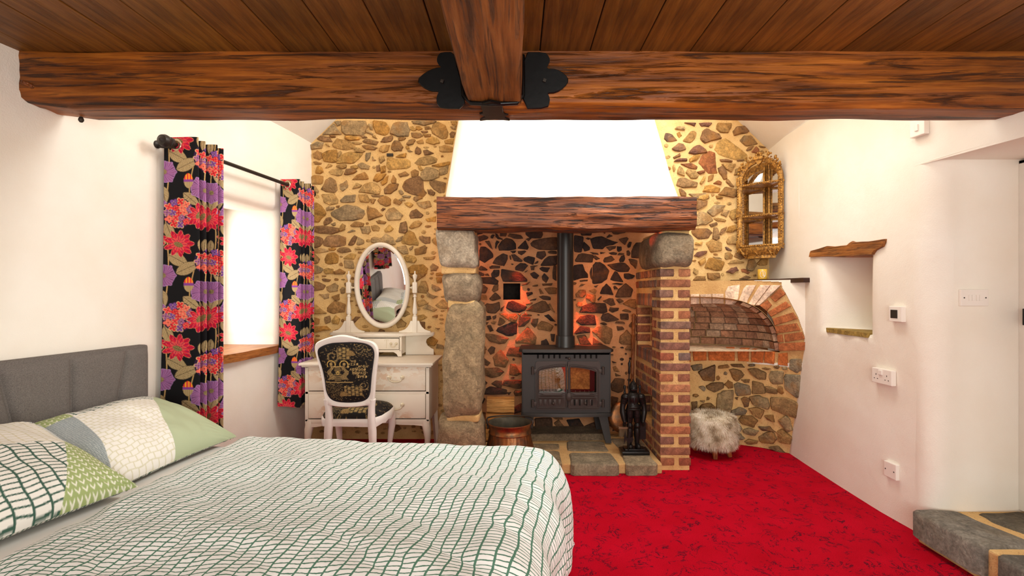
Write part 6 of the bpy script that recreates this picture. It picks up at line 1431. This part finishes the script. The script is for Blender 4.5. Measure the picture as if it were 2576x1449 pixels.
mb = MB(); mb.tube([C0 + Vector((-.170, 0, .236)), C0 + Vector((-.172, .03, .256)), ] + [C0 + Vector((-.168*math.cos(a_), .04 + .105*math.sin(a_), .262 - .006*math.sin(a_))) for a_ in np.linspace(.15, math.pi-.15, 22)] + [C0 + Vector((.172, .03, .256)), C0 + Vector((.170, 0, .236))], .0055, 8); mb.build('bail_handle', M['dark_iron'], ca, smooth=60)
def log(x0, x1, y, z, hgt, dep, rot, col, label):
    mb = MB(); prof = [(-dep/2, -hgt/2), (dep/2, -hgt/2*.9), (dep*.48, hgt*.1), (dep*.1, hgt/2), (-dep*.42, hgt*.40), (-dep/2, hgt*.1)]; vs = []; fs = []; nn_ = 14; n_ = len(prof)
    for i in range(nn_+1):
        a = x0 + (x1-x0)*i/nn_
        for (p, q) in prof: vs.append(Vector((a, y + p + .003*mnoise.noise(Vector((a*20, p*50, q*50))), z + q + .004*mnoise.noise(Vector((a*14, q*40, p*30))))))
    for i in range(nn_):
        for k in range(n_): fs.append((i*n_+k, i*n_+(k+1) % n_, (i+1)*n_+(k+1) % n_, (i+1)*n_+k))
    fs.append(tuple(range(n_))[::-1]); fs.append(tuple(nn_*n_+k for k in range(n_))); mb.add(vs, fs)
    o = mb.build('firewood_log', M['log_wood'], smooth=30, color=col); return tag(o, label, 'log', 'split logs beside the pillar')
log(-.245, -.02, 4.12, .355, .115, .12, 0, (1, 1, 1, 1), 'pale split log on top of the small stack behind the cauldron')
log(-.25, -.025, 4.10, .235, .115, .13, 0, (.9, .85, .8, 1), 'darker split log in the middle of the stack behind the cauldron')
log(-.285, -.07, 4.06, .128, .088, .12, 0, (1.05, 1.02, .95, 1), 'short pale log lying at the bottom of the stack next to the pillar')
wp = thing('warming_pan', (.88, 4.18, .13), 'copper warming pan with long turned wooden handle leaning on the fireplace back', 'warming pan')
pc = Vector(((1569-VX)/F*4.15, 4.15, H-(1050-VY)/F*4.15)); mb = MB(); mb.lathe([(0, -.03), (.11, -.028), (.145, -.018), (.152, -.004), (.156, 0), (.152, .006), (.12, .022), (0, .03)], (0, 0, 0), 40, 'Y')
mb.v = [pc + Matrix.Rotation(R(-10), 3, 'X') @ (q*.85) for q in mb.v]; mb.build('pan', M['copper'], wp, smooth=50)
h0 = Vector(((1590-VX)/F*4.17, 4.17, H-(985-VY)/F*4.17)); h1 = Vector(((1594.5-VX)/F*4.24, 4.24, H-(789-VY)/F*4.24)); mb = MB()
fr_ = [0, .03, .05, .07, .12, .3, .5, .62, .66, .68, .72, .74, .78, .84, .9, .93, .95, .975, .99, 1.0]; rd = [.008, .010, .016, .012, .013, .014, .014, .015, .02, .013, .019, .012, .014, .016, .014, .018, .013, .02, .016, .004]
mb.tube([h0 + (h1-h0)*f for f in fr_], rd, 12); mb.build('handle', M['handle_wood'], wp, smooth=60)

# ------------------------------------------------------------------ knight companion set
t = NT('cast_black', .35, .5); t.color(C(34, 30, 28)); t.bump(t.noise(t.coord(), 120, 3), .2, .003); M['cast_black'] = t.m
KX, KY, KZ = (1593-VX)/F*3.70, 3.70, .084
kt = thing('companion_set', (KX, KY, KZ), 'black cast iron knight fireside tool stand on the hearth', 'fireside set')
mb = MB(); mb.box((KX+.006, KY, KZ+.014), (.205, .13, .028), bev=.008); mb.box((KX+.004, KY-.004, KZ+.034), (.15, .09, .014), bev=.005); mb.build('stand_base', M['cast_black'], kt, smooth=40)
S = 1/338.0
def kp(px, py, dy=0): return Vector((KX + (px-1593)*S, KY + dy, KZ + (1143-py)*S))
mb = MB()
for s in (-1, 1):                                          # legs in plate armour
    x = 1593 + s*8.5
    mb.tube([kp(x, 1030), kp(x+s*.5, 1045), kp(x+s, 1058), kp(x+s, 1066)], [.030, .030, .026, .022], 12)
    for yy in (1036, 1044, 1052): mb.tube([kp(x+s*.5, yy), kp(x+s*.5, yy+3)], [.031, .028], 12)
    mb.ball(kp(x+s, 1074, -.006), (.024, .026, .025), 12, 8)
    mb.tube([kp(x+s, 1076), kp(x+s, 1084), kp(x+s*1.0, 1096), kp(x+s, 1110), kp(x+s, 1124)], [.020, .024, .025, .019, .017], 12)
    mb.ball(kp(x+s*1.5, 1124, -.022), (.022, .042, .022), 12, 8)
    mb.tube([kp(1593+s*20, 1003, 0), kp(1593+s*24, 1014, .002), kp(1593+s*27, 1028, 0), kp(1593+s*27, 1040, -.004), kp(1593+s*25, 1054, -.012), kp(1593+s*23.5, 1062, -.016)], [.026, .024, .019, .022, .018, .015], 12)   # arms
    for yy, w in ((1005, .031), (1010, .029), (1015, .027), (1034, .023)): mb.tube([kp(1593+s*(21+(yy-1003)*.17), yy), kp(1593+s*(21+(yy-1003)*.17), yy+3)], [w, w*.9], 12)
    mb.ball(kp(1593+s*19, 1002), (.034, .032, .026), 12, 8); mb.ball(kp(1593+s*23, 1063, -.016), (.013, .018, .02), 10, 6)
    for k in range(4): mb.tube([kp(1593+s*(21+k*1.3), 1066, -.03), kp(1593+s*(21+k*1.3), 1071, -.028), kp(1593+s*(21.5+k*1.1), 1074, -.02)], .004, 6)
mb.lathe([(.030, KZ+(1036-0)*0 + (1143-1034)*S), (.046, KZ+(1143-1030)*S), (.048, KZ+(1143-1024)*S), (.038, KZ+(1143-1019)*S), (.044, KZ+(1143-1012)*S), (.052, KZ+(1143-1003)*S), (.048, KZ+(1143-996)*S), (.030, KZ+(1143-990)*S), (.020, KZ+(1143-986)*S)], (KX, KY, 0), 20, sy=.78)
for yy, w in ((1022, .045), (1027, .048), (1032, .049)): mb.lathe([(w, KZ+(1143-yy-2)*S), (w*1.05, KZ+(1143-yy)*S), (w*.95, KZ+(1143-yy+2)*S)], (KX, KY, 0), 20, sy=.8)
mb.box(kp(1593, 1010, -.036), (.006, .012, .055), bev=.002)
mb.build('knight_body', M['cast_black'], kt, smooth=50)
mb = MB(); mb.ball(kp(1593, 980), (.032, .034, .032), 16, 10); mb.lathe([(.034, 0), (.030, .014), (.022, .03), (.010, .044), (.0, .056)], kp(1593, 978), 16); mb.box(kp(1593, 982, -.03), (.045, .02, .01), Matrix.Rotation(R(10), 3, 'X'), .003)
mb.tube([kp(1593, 968, -.03), kp(1593, 962, -.012), kp(1593, 958, .006)], [.004, .006, .004], 8); mb.lathe([(.024, -.002), (.030, .006), (.024, .012)], kp(1593, 990), 16); mb.build('helmet', M['cast_black'], kt, smooth=50)
mb = MB(); a = kp(1578, 908, -.05); b = kp(1577, 1138, -.05); mb.tube([b, kp(1577.5, 1060, -.05), kp(1578, 960, -.05), kp(1579, 942, -.05)], .0045, 8); mb.tube([kp(1579, 942, -.05), kp(1579, 938, -.05), kp(1579.5, 925, -.05), kp(1579.5, 916, -.05), kp(1580, 910, -.05), kp(1580, 906, -.05)], [.007, .010, .008, .011, .006, .002], 10)
hal = [(1579, 1080), (1582, 1100), (1588, 1096), (1589, 1104), (1586, 1112), (1581, 1110), (1579, 1118), (1575, 1112), (1571, 1104), (1566, 1116), (1566, 1104), (1569, 1082), (1571, 1096), (1575, 1102)]
mb.prism([(p[0], p[1]) for p in hal], lambda u, v, d: kp(u, v, d), -.046, -.054); mb.build('poker', M['cast_black'], kt, smooth=40)
plain('brush_bristle', C(120, 96, 70), .9); plain('brush_wood', C(112, 78, 52), .6)
mb = MB(); mb.tube([kp(1573, 974, .02), kp(1573, 978, .02), kp(1573, 986, .02), kp(1573, 994, .02)], [.006, .011, .007, .010], 10); mb.tube([kp(1573, 994, .02), kp(1570, 1040, .01), kp(1568, 1080, .0)], .005, 8); mb.build('brush_handle', M['cast_black'], kt, smooth=50)
mb = MB(); mb.box(kp(1567, 1079, -.01), (.075, .032, .016), bev=.005); hd_ = mb.build('brush_head', M['brush_wood'], kt, smooth=40)
mb = MB()
for k in range(150):
    q = kp(random.uniform(1557, 1577), 1082, random.uniform(-.022, .0)); mb.tube([q, q + Vector((random.uniform(-.006, .006), random.uniform(-.004, .004), -random.uniform(.045, .062)))], [.0014, .0008], 3)
tag(mb.build('bristles', M['brush_bristle'], hd_), kind='stuff')
mb = MB(); mb.tube([kp(1612, 974, .03), kp(1612, 978, .03), kp(1612, 986, .03), kp(1612, 994, .03)], [.006, .011, .007, .010], 10); mb.tube([kp(1612, 994, .03), kp(1614, 1060, .03)], .005, 8)
shv = [(1604, 1066), (1612, 1060), (1622, 1062), (1627, 1070), (1627, 1112), (1604, 1112)]; mb.prism(shv, lambda u, v, d: kp(u, v, d), .034, .026, bev=.003); mb.build('shovel', M['cast_black'], kt, smooth=40)

# ------------------------------------------------------------------ fur stool
FS = Vector((1.545, 3.94, 0)); fs_t = thing('fur_stool', FS, 'round fluffy fur covered stool on short wooden legs', 'stool')
t = NT('fur_skin', .95); v = t.coord(); fcol = t.ramp(t.noise(v, 13, 4, .6), [(.36, C(150, 128, 100)), (.46, C(206, 188, 160)), (.62, C(236, 224, 204))]); t.color(fcol); M['fur'] = t.m
pr = [(0, .085), (.16, .085), (.183, .10), (.188, .15), (.186, .24), (.178, .29), (.15, .312), (0, .316)]
mb = MB(); mb.lathe(pr[1:-1] , FS, 48); cov = mb.build('fur_cover', M['fur'], fs_t, smooth=80)
hv = []; hf = []
segs = [(pr[i], pr[i+1]) for i in range(len(pr)-1)]; wts = [((a[0]+b[0])/2)*math.hypot(b[0]-a[0], b[1]-a[1]) for a, b in segs]; wts[0] *= .15
for k in range(16000):
    (a, b) = random.choices(segs, wts)[0]; f = random.random(); r_ = a[0]+(b[0]-a[0])*f; z_ = a[1]+(b[1]-a[1])*f; th = random.uniform(0, 2*math.pi)
    tn = Vector((b[0]-a[0], 0, b[1]-a[1])).normalized(); nr = Vector((tn.z, 0, -tn.x)); rt = Matrix.Rotation(th, 3, 'Z'); n3_ = rt @ nr; p = FS + rt @ Vector((r_, 0, z_)) - n3_*.004
    cl_ = mnoise.noise_vector(p*9)*.6; d = (n3_ + Vector((0, 0, -.55)) + cl_ + Vector([random.uniform(-.35, .35) for _ in range(3)])).normalized(); L = random.uniform(.02, .040); sd = d.cross(n3_).normalized()*.0009
    mid = p + d*L*.55 + n3_*.002; tip = p + d*L + Vector((0, 0, -.008)); i0 = len(hv)
    hv += [p-sd, p+sd, mid-sd*.8, mid+sd*.8, tip]; hf += [(i0, i0+1, i0+3, i0+2), (i0+2, i0+3, i0+4)]
mb = MB(); mb.v = hv; mb.f = hf; tag(mb.build('fur_pile', M['fur'], cov, fix=False), kind='stuff')
for a_ in (-1.75, -.62, .9, 2.4):
    q = FS + Vector((.125*math.cos(a_), .125*math.sin(a_), 0)); e = Vector((math.cos(a_), math.sin(a_), 0)); mb = MB(); mb.tube([q + e*.012, q + Vector((0, 0, .05)), q + Vector((0, 0, .10)) - e*.012], [.016, .022, .026], 14); mb.build('leg', M['stool_wood'], fs_t, smooth=50)

# ------------------------------------------------------------------ gilded corner display shelf, candle
t = NT('gilt', .42, .45); v = t.coord(); t.color(t.mix(t.ramp(t.noise(v, 60, 4), [(.38, 0), (.62, 1)]), C(196, 144, 68), C(124, 88, 46))); t.bump(t.noise(v, 160, 3), .4, .004); M['gilt'] = t.m
GA, GB = Vector((1.905, 4.285, 0)), Vector((2.150, 4.010, 0)); GC_ = Vector((2.175, 4.305, 0))
gd = (GB - GA); GW = gd.length; ge = gd.normalized(); gn = Vector((ge.y, -ge.x, 0)); 
if gn.y > 0: gn = -gn
gi = thing('corner_display_shelf', (GA+GB+GC_)/3 + Vector((0, 0, 1.6)), 'gilded arched corner shelf unit with mirrored back', 'shelf')
def gp(u, z, d): return GA + ge*(u*GW) + gn*d + Vector((0, 0, z))
ZB, ZS, ZT = 1.655, 2.215, 2.405                   # base, spring of the arch, crown
def archo(u0, u1, zb, zs, zt, n=24):
    pts = [(u0, zb)] ; c = (u0+u1)/2; w = (u1-u0)/2
    pts += [(c - w*math.cos(math.pi*k/n), zs + (zt-zs)*math.sin(math.pi*k/n)) for k in range(n+1)]; return pts + [(u1, zb)]
o_ = archo(.0, 1.0, ZB-.02, ZS, ZT); i_ = archo(.105, .895, ZB+.02, ZS, ZT-.042); n_ = len(o_)
mb = MB(); vs = [gp(*p, -.012) for p in o_] + [gp(*p, .006) for p in o_] + [gp(p[0]*.7+q[0]*.3, p[1]*.7+q[1]*.3, .016) for p, q in zip(o_, i_)] + [gp(p[0]*.25+q[0]*.75, p[1]*.25+q[1]*.75, .010) for p, q in zip(o_, i_)] + [gp(*q, .004) for q in i_] + [gp(*q, -.012) for q in i_]
mb.add(vs, [(r_*n_+k, r_*n_+k+1, ((r_+1) % 6)*n_+k+1, ((r_+1) % 6)*n_+k) for r_ in range(6) for k in range(n_-1)]); mb.build('arched_frame', M['gilt'], gi, smooth=40)
mb = MB()     # bead moulding round the frame and carved blocks on the stiles
path = []
for p, q in zip(o_[:-1], o_[1:]):
    L = math.hypot((q[0]-p[0])*GW, q[1]-p[1]); 
    for k in range(max(1, int(L/.021))): f = k/max(1, int(L/.021)); path.append((p[0]+(q[0]-p[0])*f, p[1]+(q[1]-p[1])*f))
for j, (u, z) in enumerate(path): mb.ball(gp(.5+(u-.5)*.955, z-.004, .015), (.0075, .0075, .011 if j % 4 else .014), 7, 5)
for p, q in zip(i_[:-1], i_[1:]):
    L = math.hypot((q[0]-p[0])*GW, q[1]-p[1])
    for k in range(max(1, int(L/.012))): f = k/max(1, int(L/.012)); u, z = p[0]+(q[0]-p[0])*f, p[1]+(q[1]-p[1])*f; mb.ball(gp(.5+(u-.5)*1.03, z+.002, .010), .0042, 6, 4)
mb.build('beading', M['gilt'], gi, smooth=60)
mb = MB()
for z in (ZB+.0, ZB+.27, ZB+.54):
    for u in (.035, .965): mb.box(gp(u, z+.03, .016), (.030, .022, .07), Matrix.Rotation(math.atan2(ge.y, ge.x), 3, 'Z'), .004)
mb.build('carved_block', M['gilt'], gi, smooth=40)
mb = MB(); random.seed(21)
for k in range(46):            # flower crest over the crown
    th = math.pi*(.12 + .76*random.random()); u = .5 - .50*math.cos(th)*1.0; z = ZS + (ZT-ZS)*math.sin(th) + random.uniform(-.008, .03)*(1 + .5*math.sin(th)); r_ = random.uniform(.007, .013)
    mb.ball(gp(u, z, random.uniform(.008, .026)), (r_*random.uniform(.6, 1.3), r_, r_*random.uniform(.6, 1.3)), 7, 5)
for k in range(7): a_ = 2*math.pi*k/7; mb.ball(gp(.5 + .05*math.cos(a_), ZT+.012 + .02*math.sin(a_), .024), (.012, .012, .012), 8, 6)
mb.box(gp(.5, ZT-.01, .026), (.075, .018, .026), Matrix.Rotation(math.atan2(ge.y, ge.x), 3, 'Z'), .004)
mb.prism([(.41, ZT-.022), (.59, ZT-.022), (.54, ZT-.055), (.5, ZT-.07), (.46, ZT-.055)], gp, .0, .022, bev=.004); mb.build('flower_crest', M['gilt'], gi, smooth=50)
def tri_shelf(z, th, name, inset=.0):
    a, b, c = GA + gn*(-.01), GB + gn*(-.01), GC_; arc = [a + (b-a)*k/10 + gn*(.035*math.sin(math.pi*k/10)) for k in range(11)]
    mb = MB(); pts = arc + [c]; n_ = len(pts); mb.add([p + Vector((0, 0, z)) for p in pts] + [p + Vector((0, 0, z+th)) for p in pts], [tuple(range(n_)), tuple(range(n_, 2*n_))[::-1]] + [(k, (k+1) % n_, n_+(k+1) % n_, n_+k) for k in range(n_)])
    s_ = mb.build(name, M['gilt'], gi, smooth=30)
    mb = MB()
    for k in range(21): q = a + (b-a)*k/20 + gn*(.037*math.sin(math.pi*k/20)) + Vector((0, 0, z+th/2)); mb.ball(q, (.008, .008, th*.55), 7, 5)
    mb.build('shelf_edge_bead', M['gilt'], s_, smooth=60)
tri_shelf(2.178, .016, 'shelf'); tri_shelf(1.912, .016, 'shelf'); tri_shelf(ZB+.004, .018, 'shelf')
for (p, q, nm) in ((GA, GC_, 'mirror_panel'), (GB, GC_, 'mirror_panel')):
    e = (q-p).normalized(); L = (q-p).length; nn_ = Vector((-e.y, e.x, 0)); ctr = (GA+GB)/2 - p
    if nn_.dot(ctr) < 0: nn_ = -nn_
    def wp_(s_, z, d): return p + e*(s_*L) + nn_*d + Vector((0, 0, z))
    mb = MB(); pl_ = [(0, ZB), (1, ZB), (1, ZT), (.75, ZT-.01), (.45, ZT-.05), (.2, ZT-.11), (.05, ZS+.03), (0, ZS)]
    mb.prism(pl_, wp_, -.004, .004); bk = mb.build('back_panel', M['gilt'], gi)
    for (z0_, z1_) in ((ZB+.03, 1.90), (1.935, 2.165), (2.20, 2.345)):
        mb = MB(); lo_ = .13; hi_ = .84; zt1 = z1_
        pl2 = [(lo_, z0_), (hi_, z0_), (hi_, z1_), (lo_, z1_)] if z1_ < 2.3 else [(lo_, z0_), (hi_, z0_), (hi_, z1_-.005), (.6, z1_-.03), (.4, z1_-.07), (.25, z1_-.11), (lo_, z0_+.02)]
        mb.prism(pl2, wp_, .0042, .0062); mb.build('mirror_glass', M['mirror_glass'], bk)
    mb = MB()
    for s_ in (.10, .86): mb.tube([wp_(s_, ZB+.02, .008), wp_(s_, ZT-.1 if s_ < .5 else ZT-.03, .008)], .009, 8)
    mb.build('upright_moulding', M['gilt'], bk, smooth=50)
mb = MB(); 
for k in range(60): mb.ball(GC_ + (GA+GB-GC_*2)*.06 + Vector((0, 0, ZB+.03+k*.0118)), .007, 6, 4)
mb.build('corner_beading', M['gilt'], gi, smooth=60)
# carved bracket below with scrolled leaves
mb = MB(); vs = []; lv = [(1.0, ZB, .02), (.96, ZB-.018, .022), (.86, ZB-.04, .012), (.72, ZB-.068, -.012), (.68, ZB-.082, -.008), (.68, ZB-.092, -.008)]
for (w, z, d) in lv:
    c = (GA+GB)/2; a, b = c + (GA-c)*w, c + (GB-c)*w; cc_ = c + (GC_-c)*max(w, .7); vs += [x_ + Vector((0, 0, z)) for x_ in [a + (b-a)*k/8 + gn*(d + .03*math.sin(math.pi*k/8)) for k in range(9)] + [cc_]]
mb.add(vs, [(r_*10+k, r_*10+(k+1) % 10, (r_+1)*10+(k+1) % 10, (r_+1)*10+k) for r_ in range(len(lv)-1) for k in range(10)] + [tuple(range(10)), tuple((len(lv)-1)*10+k for k in range(10))])
mb.build('bracket', M['gilt'], gi, smooth=40)
mb = MB()
for u in (.20, .5, .80):
    for s in (-1, 1):
        mb.tube([gp(u + s*(.10*math.cos(a_)*(1-k/16)+.03), ZB-.042 + .026*math.sin(a_)*(1-k/16), .028 - .008*abs(u-.5)) for k, a_ in enumerate(np.linspace(0, 2*math.pi*1.35, 14))], [.006*(1-k/20) for k in range(14)], 6)
        mb.tube([gp(u + s*.02, ZB-.075, .012), gp(u + s*.05, ZB-.04, .034), gp(u + s*.10, ZB-.012, .036)], [.006, .009, .004], 6)
mb.build('acanthus_carving', M['gilt'], gi, smooth=60)
CNX = W(1918, 700, 4.12); plain('candle_glass', C(222, 176, 66), .25, 0, spec=.5); plain('label_paper', C(232, 216, 196), .7); plain('label_ink', C(168, 140, 116), .7); plain('candle_wax', C(244, 232, 200), .6)
cd = thing('candle', (CNX[0], 4.12, 1.386), 'yellow glass candle with oval label on the dark corner shelf', 'candle')
mb = MB(); mb.lathe([(.034, 1.386), (.0365, 1.389), (.0365, 1.468), (.0345, 1.470), (.0335, 1.465), (.0335, 1.448)], (CNX[0], 4.12, 0), 28); mb.build('jar', M['candle_glass'], cd, smooth=50)
mb = MB(); mb.lathe([(.033, 1.44), (.033, 1.449), (.0, 1.449)], (CNX[0], 4.12, 0), 20); mb.tube([(CNX[0], 4.12, 1.448), (CNX[0], 4.12, 1.458)], .001, 5); mb.build('wax', M['candle_wax'], cd)
def lab(u, v, d):
    a_ = R(-112) + u/.0365; return Vector((CNX[0] + (.0365+d)*math.cos(a_), 4.12 + (.0365+d)*math.sin(a_), 1.428 + v))
mb = MB(); mb.prism([(.022*math.cos(2*math.pi*k/28), .029*math.sin(2*math.pi*k/28)) for k in range(28)], lab, 0, .0006); lb = mb.build('label', M['label_paper'], cd)
mb = MB(); mb.tube([lab(.0165*math.cos(2*math.pi*k/28), .0225*math.sin(2*math.pi*k/28), .0007) for k in range(29)], .0007, 4, cap=False)
mb.tube([lab(-.006, -.012, .0007), lab(0, .014, .0007), lab(.006, -.012, .0007)], .0008, 4); mb.tube([lab(-.004, -.003, .0007), lab(.004, -.003, .0007)], .0007, 4); mb.build('label_emblem', M['label_ink'], lb)
